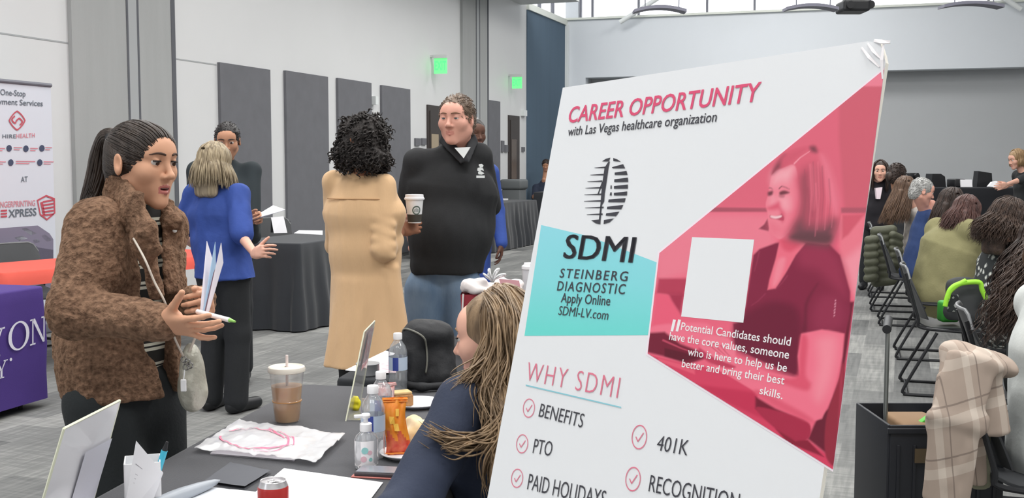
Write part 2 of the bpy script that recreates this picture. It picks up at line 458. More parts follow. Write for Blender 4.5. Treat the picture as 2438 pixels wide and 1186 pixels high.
# far wall: white bulkhead over a grey recess, clerestory on top
S1 = far_s(1393); SE = 15.0
slab('wall_far', 0, SE, 3.62, 5.0, 0, -0.3, M_far, fn=fp, kind=ST)
slab('wall_far_pier', 0, S1, 0, 3.62, 0, -0.3, M_far, fn=fp, kind=ST)
slab('wall_far_recess', S1 - .5, SE, 0, 3.8, -0.62, -0.82, M_recess, fn=fp, kind=ST)
slab('wall_far_soffit', S1 - .5, SE, 3.62, 3.8, -0.3, -0.62, M_recess, fn=fp, kind=ST)
slab('wall_far_return', S1 - .2, S1, 0, 3.62, -0.3, -0.62, M_recess, fn=fp, kind=ST)
slab('trim_4', 0, SE, 5.0, 5.05, 0.08, -0.3, M_sill, fn=fp, kind=ST)
slab('wall_far_jamb', 0, far_s(1377, 40), 5.05, 7, 0, -0.3, M_far, fn=fp, kind=ST)
mb = MB(); mb.box((14.2, 13, 3.5), (0.2, 38, 7)); tag(mb.build('wall_right', M_white), kind=ST)
mb = MB(); mb.box((2.5, -5.9, 3.5), (24, 0.2, 7)); tag(mb.build('wall_back', M_white), kind=ST)
# clerestory windows
win = slab('window_1', far_s(1377, 40), SE, 6.85, 7.0, 0, -0.12, M_mull, fn=fp, kind=ST)
for i, px in enumerate((1379, 1407, 1517, 1680, 1793, 2068, 2350)):
    s = far_s(px, 40); slab('mullion', s, s + 0.05, 5.05, 6.85, -0.02, -0.1, M_mull, fn=fp, parent=win)
slab('pane', far_s(1377, 40), SE, 5.05, 6.85, -0.05, -0.06, M_pane, fn=fp, parent=win)
slab('rail', far_s(1379, 40), far_s(1530, 40), 6.15, 6.22, -0.02, -0.1, M_mull, fn=fp, parent=win)
win = slab('window_2', TW, T_C, 6.85, 7.0, 0, -0.12, M_mull, kind=ST)
for t in (TW + .02, TW + (T_C - TW) * .36, TW + (T_C - TW) * .7): slab('mullion', t, t + 0.05, 5.02, 6.85, -0.02, -0.1, M_mull, parent=win)
slab('pane', TW, T_C, 5.02, 6.85, -0.05, -0.06, M_pane, parent=win)
# roof braces in front of the clerestory
def brace(a, b, r, n):
    mb = MB(); mb.tube([a, b], r, 12); tag(mb.build(n, M_trim, smooth='auto'), kind=ST)
q = on_plane(1476, 53, fp(0, 0, .35), FN); q2 = on_plane(1560, 0, fp(0, 0, .35), FN); brace(q, q + (q2 - q) * 1.9, 0.055, 'roof_brace')
q = on_plane(2432, 22, fp(0, 0, .35), FN); q2 = on_plane(2385, -8, fp(0, 0, .35), FN); brace(q, q + (q2 - q) * 2.6, 0.055, 'roof_brace')

# left wall: fabric pilasters, panels, doors
for nm, a, b, sm in (('wall_pilaster', 171, 415, (300, 325)), ('wall_pilaster', 1097, 1158, (1128, 1136))):
    p = slab(nm, wall_t(a), wall_t(b), 0, 4.93, 0.0, 0.05, M_fab, kind=ST)
    slab('center_strip', wall_t(sm[0]), wall_t(sm[1]), 0, 4.93, 0.045, 0.053, M_fab2, parent=p)
    for px in sm: slab('seam', wall_t(px), wall_t(px) + .03, 0, 4.93, 0.05, 0.056, M_seam, parent=p)
    slab('seam', wall_t(b) - .07, wall_t(b), 0, 4.93, 0.05, 0.056, M_seam, parent=p)
pl = ('charcoal acoustic wall panel behind the blond woman in blue', 'charcoal acoustic wall panel just right of the papers, second widest of the row',
      'charcoal acoustic wall panel beside the black curly hair', 'narrow charcoal acoustic wall panel left of the door with tan glass', 'thinnest charcoal acoustic panel, right of the black polo shirt')
for (a, b, top), lb in zip(((522, 641, 158), (678, 778, 176), (802, 881, 192), (906, 973, 208), (1159, 1187, 240)), pl):
    z = on_plane((a + b) / 2, top, W0, WN)[2]
    o = slab('acoustic_panel', wall_t(a), wall_t(b), 0.06, z, 0.0, 0.04, M_panel); tag(o, lb, 'wall panel', 'charcoal acoustic panels on the left wall')
M_tan = mat('tan_glass', (168, 152, 128), 0.3)
for i, (a, b, gl) in enumerate(((1016, 1052, M_tan), (1209, 1234, mat('dark_glass', (96, 84, 76), 0.25)))):
    d = slab('door_%d' % (i + 1), wall_t(a), wall_t(b), 0.0, 2.55, 0.0, 0.03, M_dark, kind=ST)
    ta, tb = wall_t(a), wall_t(b); f = (tb - ta)
    slab('door_leaf', ta + f * .1, tb - f * .1, 0.05, 2.45, 0.03, 0.045, M_dark, parent=d)
    slab('pane', ta + f * .16, ta + f * .62, 0.9, 2.05, 0.045, 0.05, gl, parent=d)
    slab('door_handle', tb - f * .25, tb - f * .2, 0.95, 1.15, 0.045, 0.09, M_mull, parent=d)
def plate(name, px0, py0, px1, py1, m, lb, cat, group=None, th=.03):
    A, B = on_plane(px0, py0, W0, WN), on_plane(px1, py1, W0, WN)
    o = slab(name, np.dot(A - W0, WD), np.dot(B - W0, WD), B[2], A[2], 0.0, th, m); return tag(o, lb, cat, group)
plate('wall_sign', 986, 329, 998, 347, M_panel, 'small dark wall sign left of the door with tan glass, left one of the pair', 'sign')
plate('wall_sign', 1002, 329, 1012, 345, M_panel, 'small dark wall sign next to the frame of the door with tan glass', 'sign')
plate('wall_sign', 1192, 335, 1198, 362, M_panel, 'tall thin dark wall sign left of the narrow dark door', 'sign')
plate('wall_sign', 1200, 345, 1207, 362, M_panel, 'small square dark wall sign next to the narrow dark door', 'sign')
plate('light_switch', 1241, 350, 1247, 361, M_panel, 'dark switch plate on the white wall right of the narrow dark door', 'switch')
plate('wall_speaker', 882, 229, 889, 250, M_trim, 'small white wall mounted box between two charcoal panels', 'speaker', th=.09)
plate('fire_alarm', 1240, 262, 1248, 277, M_trim, 'small white alarm box on the wall above the switch plate', 'alarm', th=.07)

# green exit signs
M_green = mat('exit_green', (70, 240, 110), 0.4, emit=1.6)
M_pale = mat('exit_panel', (120, 245, 150), 0.2, emit=0.6)
for px, py, hw, lb in ((1049, 157, 16, 'green lit exit sign left of the grey pilaster, above the man in black polo'), (1231, 197, 12, 'green lit exit sign further along the wall, beside the slate blue wall')):
    c = on_plane(px, py, W0 + WN * .18, WN); ppm = FPX / c[1]; hwm = hw / ppm; hh = hwm * 1.12
    e = empty('exit_sign', (c[0], c[1], c[2] - hh), lb, 'exit sign', 'green exit signs on the left wall')
    ax = (V(.97, -.24, 0), V(.24, .97, 0), V(0, 0, 1))
    mb = MB(); mb.box(c, (hwm * 2, 0.02, hh * 2), ax); mb.build('sign_panel', M_pale, e)
    mb = MB(); mb.box(c + V(0, 0, hh + .03), (hwm * 2.1, 0.06, 0.06), ax); mb.box(c + V(0, 0, hh + .04) - ax[0] * hwm - WN * .07, (0.2, 0.05, 0.04), ax); mb.build('housing', M_ceil, e)
    BL = c - ax[0] * hwm * .88 - ax[1] * .012 - V(0, 0, hh * .5)
    vs, fs = letter('EXIT', BL, BL + ax[0] * hwm * 1.76, BL + V(0, 0, hh * 1.1), bold=0.02); mk('lettering', vs, fs, M_green, e, smooth=False)

# ceiling things hanging in view
M_pend = mat('pendant_grey', (128, 128, 142), 0.5)
for px, py, wpx, sag, lb in ((1570, 18, 122, 8, 'curved grey pendant light above the left part of the poster'), (1930, 14, 122, 7, 'curved grey pendant light left of the black projector'),
                            (2312, 8, 140, 7, 'curved grey pendant light at the far right of the windows')):
    c = pt(px, py, 15.0); ppm = FPX / 15.0; W_ = wpx / ppm; e = empty('pendant_light', c - V(0, 0, .1), lb, 'light', 'curved pendant lights')
    G = []
    for i in range(15):
        u = i / 7 - 1; zc = -sag / ppm * u * u * 1.2
        G.append([c + V(u * W_ / 2, dy, zc + dz) for dy, dz in ((-.12, -.02), (-.12, .02), (.12, .02), (.12, -.02))])
    mb = MB(); mb.grid(G, wrap=True); mb.poly(G[0]); mb.poly(G[-1][::-1]); mb.build('shade', M_pend, e)
    mb = MB()
    for u in (-.55, .75): mb.tube([c + V(u * W_ / 2, 0, 0), V(c[0] + u * W_ / 2, c[1], 7.0)], 0.008, 6)
    mb.build('rod', M_mull, e)
c = pt(2030, 17, 15.0); e = empty('projector', c - V(0, 0, .1), 'black projector hanging in front of the clerestory windows', 'projector')
mb = MB(); mb.box(c, (.36, .40, .15), bevel=.03); mb.box(c + V(.02, 0, .12), (.24, .3, .1), bevel=.02); mb.build('body', M_blk, e)
mb = MB(); mb.tube([c + V(.21, -.12, .02), c + V(.21, .12, .02)], .055, 14); mb.tube([c + V(-.1, -.2, 0), c + V(-.1, -.24, 0)], .05, 14); mb.build('lens', M_blk, e)
mb = MB(); mb.tube([c + V(.03, 0, .15), V(c[0] + .03, c[1], 7.0)], .025, 8); mb.tube([c + V(-.08, 0, .13), c + V(.03, 0, .32), c + V(.12, 0, .13)], .02, 8); mb.build('mount', M_blk, e)
# ================================================================== the big foam board poster
f_ = FPX
def c2w(v): x, y, z = v; return V(x, y * _c + z * _s, -y * _s + z * _c)
eu = unit(c2w((1919, -2600, -73))); ev0 = c2w((3136, 2600, 18993)); ev = -unit(ev0 - eu * np.dot(ev0, eu)); en = np.cross(eu, ev); en = -en if en[1] > 0 else en
PD = 1.78
PO = pt(1340, 209, PD)
def PP(px, py, out=0.0): return on_plane(px, py, PO, en) + en * out
def uv(px, py): q = PP(px, py) - PO; return float(np.dot(q, eu)), float(np.dot(q, ev))
def UV(u, v, out=0.0): return PO + eu * u + ev * v + en * out
PW = uv(2118, 87)[0]; PH = PW * 1.5
print('POSTER', PW, PH, UV(0, PH), UV(PW, PH), 'TR', uv(2118, 87), 'L', uv(1182, 1186), 'R', uv(1985, 1186))
M_board = mat('poster_white', (236, 238, 241), 0.35, spec=0.3)
M_bedge = mat('foam_edge', (250, 246, 236), 0.6)
M_pink = mat('poster_pink_ink', (226, 84, 122), 0.4)
M_ink = mat('poster_dark_ink', (62, 62, 70), 0.4)
M_wht = mat('poster_white_ink', (244, 240, 242), 0.4)
M_rose = mat('poster_rose', (236, 96, 124), 0.4)
M_thin = mat('poster_thin_pink_ink', (228, 122, 146), 0.4)
M_lav = mat('poster_edge_line', (250, 235, 245), 0.4)
M_aq2 = mat('poster_blue_line', (140, 205, 218), 0.4)
def inkgrad(name, stops, axis, a, b):
    """printed colour ramp across the sheet, in the board's own coordinates"""
    m = bpy.data.materials.new(name); m.use_nodes = True; nt = m.node_tree; bs = nt.nodes['Principled BSDF']; bs.inputs['Roughness'].default_value = 0.38; bs.inputs['Specular IOR Level'].default_value = .3
    tc = nt.nodes.new('ShaderNodeTexCoord'); d = nt.nodes.new('ShaderNodeVectorMath'); d.operation = 'DOT_PRODUCT'; d.inputs[1].default_value = tuple(axis)
    nt.links.new(tc.outputs['Object'], d.inputs[0]); mr = nt.nodes.new('ShaderNodeMapRange'); mr.inputs[1].default_value = a; mr.inputs[2].default_value = b
    nt.links.new(d.outputs['Value'], mr.inputs[0]); r = nt.nodes.new('ShaderNodeValToRGB'); nt.links.new(mr.outputs[0], r.inputs[0])
    e = r.color_ramp.elements; e[0].color = (*lin(stops[0]), 1); e[1].color = (*lin(stops[-1]), 1)
    for i, s in enumerate(stops[1:-1]): q = e.new((i + 1) / (len(stops) - 1)); q.color = (*lin(s), 1)
    nt.links.new(r.outputs[0], bs.inputs['Base Color']); return m
TH = 0.006
pc = UV(PW / 2, PH)
poster = empty('poster_board', pc, 'large white and red career poster board with a printed portrait, standing in front', 'poster')
mb = MB(); ch = 0.012
prof = [(0, 0), (PW - .03, 0), (PW - .012, .004), (PW - .004, .02), (PW, .03), (PW, PH), (0, PH)]
mb.prism([UV(u, v) for u, v in prof], -en * TH, 1); mb.poly([UV(u, v, .0002) for u, v in prof], 0)
mb.build('foam_board', [M_board, M_bedge], poster)
# frayed corner: torn lifted film and crumpled foam
mb = MB()
for (u0, v0, u1, v1, wd, lift) in ((PW - .036, .006, PW - .006, .034, .0022, .0014), (PW - .028, .002, PW - .003, .026, .0020, .0018), (PW - .020, -.001, PW + .003, .004, .0030, .0016), (PW - .005, .004, PW + .001, .05, .0022, .0014)):
    a, b = UV(u0, v0, .001), UV(u1, v1, .001); mid = (a + b) / 2 + en * lift; n2 = unit(np.cross(b - a, en)) * wd
    mb.grid([[a, mid, b], [a + n2, mid + n2 * 1.6 + en * lift, b + n2]])
    mb.prism([a + n2, mid + n2 * 1.6, b + n2], -en * .002)
mb.build('torn_corner', M_wht, poster)
LAY = [0.0004]
def sheet(name, pix, m, out=None, fn=PP):
    """a printed area of the poster given by its corner points"""
    LAY[0] += 0.00002; mb = MB(); mb.poly([fn(x, y, LAY[0] if out is None else out) for x, y in pix]); return mb.build(name, m, poster)
def text(name, t, BL, BR, TL, m, bold=0.0, spacing=1.0, out=.0012):
    vs, fs = letter(t, PP(*BL, out), PP(*BR, out), PP(*TL, out), bold, spacing); return mk(name, vs, fs, m, poster, smooth=False)
M_teal = inkgrad('poster_aqua', [(148, 222, 234), (138, 222, 228), (112, 222, 214)], ev, uv(1400, 540)[1] - PH, uv(1400, 800)[1] - PH)
sheet('aqua_panel', [(1289, 536), (1400, 562), (1572, 628), (1543, 798), (1249, 800)], M_teal)
# rose photograph area, its pale outline first
ph = [(2106, 166), (1571, 603), (1543, 842), (1984, 1118)]
sheet('portrait_outline', [(2107, 160), (1567, 600), (1538, 845), (1984, 1124)], M_lav)
# the portrait: one printed sheet, its picture laid down as soft ink patches over a fine mesh
NU = 300
_q = [np.array(p, float) for p in ph]; _u, _v = np.meshgrid(np.linspace(0, 1, NU), np.linspace(0, 1, NU))
_u, _v = _u.ravel()[:, None], _v.ravel()[:, None]; PX = (_q[0] * (1 - _u) + _q[3] * _u) * (1 - _v) + (_q[1] * (1 - _u) + _q[2] * _u) * _v
INK = np.tile(np.array(lin((238, 104, 130))), (len(PX), 1))
def art(rgb, pts, smooth=False, f=4.0, a=1.0):
    pts = [np.array(p, float) for p in pts]
    if smooth:
        n = len(pts); out = []
        for i in range(n):
            p0, p1, p2, p3 = pts[i - 1], pts[i], pts[(i + 1) % n], pts[(i + 2) % n]
            for k in range(5): t = k / 5; out.append(0.5 * ((2 * p1) + (-p0 + p2) * t + (2 * p0 - 5 * p1 + 4 * p2 - p3) * t * t + (-p0 + 3 * p1 - 3 * p2 + p3) * t ** 3))
        pts = out
    P = np.array(pts); lo, hi = P.min(0) - f, P.max(0) + f
    idx = np.where((PX[:, 0] > lo[0]) & (PX[:, 0] < hi[0]) & (PX[:, 1] > lo[1]) & (PX[:, 1] < hi[1]))[0]
    if not len(idx): return
    Q = PX[idx]; d = np.full(len(Q), 1e9); ins = np.zeros(len(Q), bool)
    for i in range(len(P)):
        A, B = P[i], P[(i + 1) % len(P)]; e = B - A; w_ = Q - A; t = np.clip((w_ @ e) / max(e @ e, 1e-9), 0, 1); d = np.minimum(d, np.linalg.norm(w_ - t[:, None] * e, axis=1))
        c = ((A[1] > Q[:, 1]) != (B[1] > Q[:, 1])); x = A[0] + (Q[:, 1] - A[1]) * e[0] / (e[1] if abs(e[1]) > 1e-9 else 1e-9); ins ^= c & (Q[:, 0] < x)
    m = np.clip(.5 + np.where(ins, d, -d) / f, 0, 1); m = (m * m * (3 - 2 * m) * a)[:, None]; INK[idx] = INK[idx] * (1 - m) + np.array(lin(rgb)) * m
def line(rgb, pts, w_, f=2.0, a=1.0):
    P = np.array(pts, float); T_ = np.gradient(P, axis=0); N_ = np.stack([-T_[:, 1], T_[:, 0]], 1); N_ /= np.linalg.norm(N_, axis=1)[:, None] + 1e-9; ws = np.linspace(1, .4, len(P))[:, None] * w_ / 2
    art(rgb, list(P + N_ * ws) + list((P - N_ * ws)[::-1]), False, f, a)
hd = lambda *L: [(1780 + x / 3.954, 320 + y / 3.954) for x, y in L]
bd = lambda *L: [(1540 + x / 2.081, 560 + y / 2.081) for x, y in L]
# room behind
art((226, 104, 126), [(1700, 480), (1990, 200), (2110, 150), (2095, 500), (1700, 500)], f=40); art((212, 98, 116), [(2000, 190), (2120, 140), (2095, 500), (2012, 500), (1998, 330)], f=14); art((240, 132, 152), [(2060, 150), (2120, 150), (2110, 206), (2020, 206)], f=4)
art((240, 128, 148), [(1560, 508), (1850, 508), (1850, 590), (1680, 640), (1560, 680)], f=40); art((176, 84, 102), [(1690, 494), (1840, 496), (1840, 505), (1680, 505)], f=5); art((178, 88, 104), [(2000, 495), (2095, 495), (2095, 508), (2004, 508)], f=6)
art((240, 124, 142), [(2000, 512), (2095, 512), (2078, 640), (2060, 760), (2000, 640)], f=16); art((216, 92, 112), [(2006, 512), (2060, 510), (2020, 560), (2006, 570)], f=10); art((246, 150, 166), [(2010, 620), (2060, 580), (2070, 680), (2045, 720)], f=30)
art((186, 62, 88), bd((60, 215), (230, 215), (180, 300), (50, 290)), f=10); art((170, 50, 78), bd((110, 290), (190, 290), (170, 395), (120, 330)), f=14); art((238, 96, 124), bd((50, 290), (110, 300), (170, 400), (140, 450), (30, 450)), f=10)
art((244, 120, 144), bd((30, 455), (120, 440), (300, 440), (330, 500), (280, 520), (120, 495), (20, 490)), True, f=10)
art((120, 26, 52), bd((15, 485), (90, 480), (170, 540), (330, 600), (210, 640), (80, 600), (0, 580)), f=9); art((96, 18, 40), bd((90, 560), (180, 580), (260, 610), (180, 625), (90, 600)), f=5); line((190, 70, 96), bd((80, 520), (170, 560), (240, 585)), 5, 3)
art((216, 66, 98), bd((0, 590), (200, 640), (330, 660), (560, 760), (540, 860), (800, 1020), (925, 1110), (925, 1180)), f=7); art((200, 50, 84), bd((250, 740), (540, 780), (560, 860), (620, 930), (400, 830)), f=12); art((232, 92, 118), bd((60, 610), (170, 640), (240, 670), (240, 690), (60, 625)), f=6)
# chair
art((108, 26, 48), bd((1000, 330), (1030, 330), (985, 640), (900, 860), (840, 920), (800, 1010), (925, 1110), (960, 700)), f=8); art((150, 42, 62), bd((985, 640), (960, 1110), (890, 1100), (890, 920), (940, 760)), True, f=7); art((170, 54, 76), bd((960, 720), (975, 640), (960, 1000), (945, 1000)), f=6)
art((120, 22, 48), bd((540, 800), (640, 860), (780, 920), (800, 960), (600, 900), (540, 860)), f=8); art((172, 42, 72), bd((540, 855), (680, 880), (790, 920), (815, 960), (800, 1010), (740, 1020), (640, 960)), True, f=6); art((140, 28, 54), bd((640, 960), (740, 1020), (800, 1015), (880, 1100), (700, 1030)), f=6)
# blouse
art((134, 36, 66), bd((530, 100), (560, 70), (640, 40), (740, 20), (900, 40), (960, 100), (1010, 280), (1010, 380), (985, 490), (900, 470), (770, 490), (755, 560), (760, 700), (560, 620), (440, 560), (430, 440), (480, 430)), f=6)
art((112, 26, 54), bd((500, 380), (620, 330), (740, 360), (770, 480), (755, 700), (560, 620), (440, 560), (440, 440)), True, f=30); art((156, 50, 80), bd((760, 60), (880, 50), (960, 130), (990, 300), (930, 260), (850, 180), (760, 150)), True, f=40); art((112, 28, 54), bd((780, 420), (790, 330), (850, 240), (800, 340), (795, 470), (770, 480)), True, f=12); art((150, 48, 78), bd((850, 320), (940, 300), (985, 380), (960, 460), (830, 460)), True, f=40)
for x0, y0, x1, y1 in ((590, 290, 520, 350), (700, 200, 640, 270), (560, 80, 535, 180)): line((168, 62, 92), bd((x0, y0), ((x0 + x1) / 2, (y0 + y1) / 2 + 6), (x1, y1)), 3, 4, .6)
art((240, 112, 134), bd((690, 0), (790, 40), (740, 100), (690, 190), (640, 265), (600, 272), (610, 220), (640, 120), (660, 30)), f=5); art((224, 86, 110), bd((665, 20), (760, 40), (720, 80), (680, 70)), True, f=16); art((246, 138, 156), bd((650, 130), (690, 120), (660, 220), (625, 250)), True, f=14)
# arm and hands
art((244, 118, 142), bd((768, 490), (870, 468), (978, 490), (970, 600), (920, 800), (870, 910), (820, 925), (760, 890), (560, 790), (330, 650), (330, 590), (440, 600), (600, 680), (760, 710), (750, 600)), f=6)
art((226, 86, 112), bd((768, 500), (800, 520), (790, 690), (820, 740), (780, 770), (600, 700), (740, 705), (756, 600)), True, f=16); art((248, 142, 160), bd((850, 520), (940, 520), (920, 700), (860, 820), (830, 780), (850, 640)), True, f=40); art((228, 92, 118), bd((560, 770), (760, 870), (830, 920), (780, 915), (560, 800)), True, f=14)
art((244, 124, 146), bd((280, 510), (380, 500), (440, 560), (420, 640), (340, 620), (270, 560)), True, f=9); art((196, 62, 92), bd((260, 560), (340, 610), (440, 650), (400, 660), (300, 625)), True, f=8)
for k in range(3): line((206, 76, 104), bd((300 + k * 34, 530 + k * 8), (330 + k * 30, 560 + k * 8), (366 + k * 24, 590 + k * 6)), 4, 4, .8)
for k in range(6): art((226, 150, 170), bd((936 - k * 1.2, 320 + k * 15), (941 - k * 1.2, 320 + k * 15), (940 - k * 1.2, 328 + k * 15), (932 - k * 1.2, 330 + k * 15)), f=2)
# head
art((150, 62, 82), hd((110, 890), (160, 850), (190, 800), (210, 880), (200, 912)), f=5)
art((242, 134, 152), hd((240, 370), (300, 300), (430, 270), (520, 330), (520, 640), (470, 800), (400, 910), (320, 985), (260, 965), (210, 900), (195, 760), (175, 660), (200, 560), (210, 480)), True, f=4)
art((246, 168, 180), hd((250, 380), (330, 320), (430, 310), (440, 440), (330, 450), (250, 470)), True, f=40); art((234, 104, 128), hd((430, 420), (520, 360), (520, 640), (470, 800), (400, 900), (350, 940), (400, 820), (450, 660), (470, 540)), True, f=40); art((246, 160, 174), hd((300, 600), (390, 600), (400, 700), (330, 700)), True, f=30); art((244, 150, 166), hd((225, 580), (265, 590), (270, 680), (215, 680)), True, f=14)
art((226, 96, 120), hd((270, 650), (300, 640), (310, 690), (280, 710), (210, 715), (190, 690)), True, f=14); art((224, 96, 120), hd((300, 690), (350, 740), (350, 800), (330, 830), (320, 770)), True, f=14); art((232, 108, 130), hd((215, 830), (280, 850), (320, 900), (260, 950), (215, 900)), True, f=30, a=.6)
art((120, 60, 72), hd((196, 545), (240, 535), (236, 570), (200, 580)), True, f=7); art((120, 58, 70), hd((305, 545), (350, 530), (400, 550), (350, 568), (310, 572)), True, f=6); art((170, 90, 104), hd((300, 575), (350, 575), (345, 595), (310, 595)), True, f=7, a=.7); line((140, 70, 84), hd((205, 505), (225, 508), (242, 522)), 2.6, 3); line((136, 66, 80), hd((298, 515), (325, 490), (360, 500), (400, 520)), 2.8, 3)
art((190, 70, 96), hd((215, 765), (260, 775), (320, 760), (345, 790), (330, 815), (270, 800), (220, 790)), True, f=5); art((250, 206, 212), hd((222, 768), (270, 772), (322, 765), (318, 782), (270, 794), (226, 784)), True, f=4); line((176, 60, 86), hd((320, 750), (342, 780), (340, 810)), 2, 3)
# bobbed hair
art((224, 100, 122), hd((232, 380), (250, 320), (330, 200), (430, 140), (580, 105), (640, 110), (740, 190), (800, 340), (860, 600), (885, 740), (850, 900), (780, 1030), (640, 1030), (420, 990), (400, 920), (470, 800), (505, 640), (480, 420), (440, 290), (330, 320), (270, 345)), True, f=4)
art((140, 70, 84), hd((235, 375), (260, 300), (340, 200), (370, 210), (330, 300), (290, 335)), True, f=16); art((214, 92, 114), hd((340, 200), (560, 130), (430, 260), (330, 310)), True, f=20)
art((190, 84, 104), hd((500, 380), (580, 300), (680, 330), (700, 600), (690, 900), (560, 980), (430, 960), (470, 800), (510, 640)), True, f=40); art((164, 78, 94), hd((505, 420), (560, 400), (570, 640), (540, 860), (450, 900), (490, 760), (512, 640)), True, f=26)
art((116, 70, 80), hd((400, 950), (480, 830), (560, 860), (700, 860), (800, 800), (840, 860), (780, 1030), (640, 1030), (420, 995)), True, f=44); art((104, 64, 72), hd((430, 950), (560, 930), (700, 940), (790, 950), (770, 1025), (620, 1028), (430, 990)), True, f=20)
art((130, 66, 80), hd((590, 120), (640, 115), (660, 170), (610, 165)), True, f=14); line((246, 160, 174), hd((440, 280), (500, 220), (590, 160)), 3.2, 3)
art((240, 130, 150), hd((690, 200), (740, 230), (800, 380), (860, 640), (840, 760), (780, 640), (740, 420)), True, f=26, a=.75); art((236, 118, 138), hd((600, 330), (640, 320), (650, 560), (620, 700)), True, f=20, a=.6)
for k, (x, y0, y1, c_) in enumerate(((540, 330, 800, 0), (590, 280, 860, 1), (620, 260, 780, 0), (665, 260, 900, 1), (705, 300, 860, 0), (735, 330, 900, 1), (770, 420, 840, 0), (800, 460, 880, 1), (570, 500, 900, 0), (645, 460, 960, 1))):
    line((240, 126, 146) if c_ else (160, 74, 92), hd((x, y0), (x + 14, (y0 + y1) / 2), (x - 6, y1)), 2.6, 5, .55)
_P3 = np.array([PP(x, y, .0009) for x, y in PX]); _I = np.arange(NU * NU).reshape(NU, NU); _F = np.stack([_I[:-1, :-1], _I[:-1, 1:], _I[1:, 1:], _I[1:, :-1]], -1).reshape(-1, 4)
M_print = bpy.data.materials.new('portrait_ink'); M_print.use_nodes = True; _b = M_print.node_tree.nodes['Principled BSDF']; _b.inputs['Roughness'].default_value = .4; _b.inputs['Specular IOR Level'].default_value = .3
_a = M_print.node_tree.nodes.new('ShaderNodeAttribute'); _a.attribute_name = 'ink'; M_print.node_tree.links.new(_a.outputs['Color'], _b.inputs['Base Color'])
PORT = mk('portrait_print', _P3, _F, M_print, poster, smooth=False)
PORT.data.color_attributes.new('ink', 'FLOAT_COLOR', 'POINT').data.foreach_set('color', np.concatenate([INK, np.ones((len(INK), 1))], 1).astype(np.float32).ravel())
# pale card on the portrait (its square code is left blank)
sheet('code_card', [(1649, 565), (1797, 571), (1771, 769), (1623, 754)], M_board, .0011)
# lettering
text('headline', 'CAREER OPPORTUNITY', (1352, 293), (1806, 241), (1360, 256), M_pink, 0.012)
text('subtitle', 'with Las Vegas healthcare organization', (1352, 324), (1706, 290), (1356, 303), M_ink, 0.006)
for q in (-1.4, 0, 1.4): text('logo_name', 'SDMI', (1342 + q, 615), (1506 + q, 626), (1352 + q, 559), M_ink, 0.0)
text('logo_caption', 'STEINBERG', (1333, 661), (1494, 670), (1337, 640), M_ink, 0.008, 1.25)
text('logo_caption', 'DIAGNOSTIC', (1327, 692), (1488, 701), (1331, 670), M_ink, 0.008, 1.2)
text('web_line', 'Apply Online', (1336, 720), (1453, 728), (1339, 698), M_ink, 0.006)
text('web_line', 'SDMI-LV.com', (1330, 750), (1448, 762), (1334, 729), M_ink, 0.0)
text('why_line', 'WHY SDMI', (1252, 907), (1471, 949), (1260, 862), M_thin, -0.014, 1.2)
sheet('underline', [(1253, 916), (1480, 969), (1480, 972), (1253, 919)], M_aq2, .001)
for t, BL, BR, TL in (('BENEFITS', (1283, 992), (1387, 1019), (1290, 961)), ('PTO', (1269, 1079), (1313, 1087), (1275, 1045)), ('PAID HOLIDAYS', (1256, 1165), (1440, 1210), (1262, 1128)),
                      ('401K', (1563, 1072), (1637, 1085), (1570, 1037)), ('RECOGNITION', (1545, 1170), (1758, 1219), (1551, 1131))):
    text('benefit_line', t, BL, BR, TL, M_ink, -0.004)
Q = [('Potential Candidates should', (1622, 786), (1883, 824), (1625, 768)), ('have the core values, someone', (1594, 809), (1879, 855), (1597, 791)),
     ('who is here to help us be', (1638, 846), (1874, 886), (1641, 828)), ('better and bring their best', (1624, 874), (1868, 916), (1627, 856)), ('skills.', (1809, 938), (1864, 951), (1812, 920))]
for t, BL, BR, TL in Q: text('quote_line', t, BL, BR, TL, M_wht, 0.008)
for x in (1598, 1610): sheet('quote_mark', [(x, 789), (x + 6, 790), (x + 13, 762), (x + 6, 761)], M_wht, .0012)
def circ(cx, cy, rx, ry, name='check_mark'):
    mb = MB(); c = PP(cx, cy, .001); U = PP(cx + rx, cy + rx * .18, .001) - c; W_ = PP(cx - ry * .12, cy + ry, .001) - c
    G = [[c + s * (math.cos(a) * U + math.sin(a) * W_) for s in (1.0, .90)] for a in np.linspace(0, 2 * math.pi, 37)]
    mb.grid(G)
    K = [c - U * .45 + W_ * .02, c - U * .12 + W_ * .38, c + U * .5 - W_ * .4]
    for a, b in zip(K[:-1], K[1:]):
        n = unit(np.cross(b - a, en)) * .0008; mb.poly([a - n, b - n, b + n, a + n])
    mb.build(name, M_thin, poster)
for cx, cy, r in ((1260, 972, 14), (1244, 1057, 14), (1232, 1139, 14), (1523, 1041, 18), (1508, 1141, 18)): circ(cx, cy, r, r * 1.62)
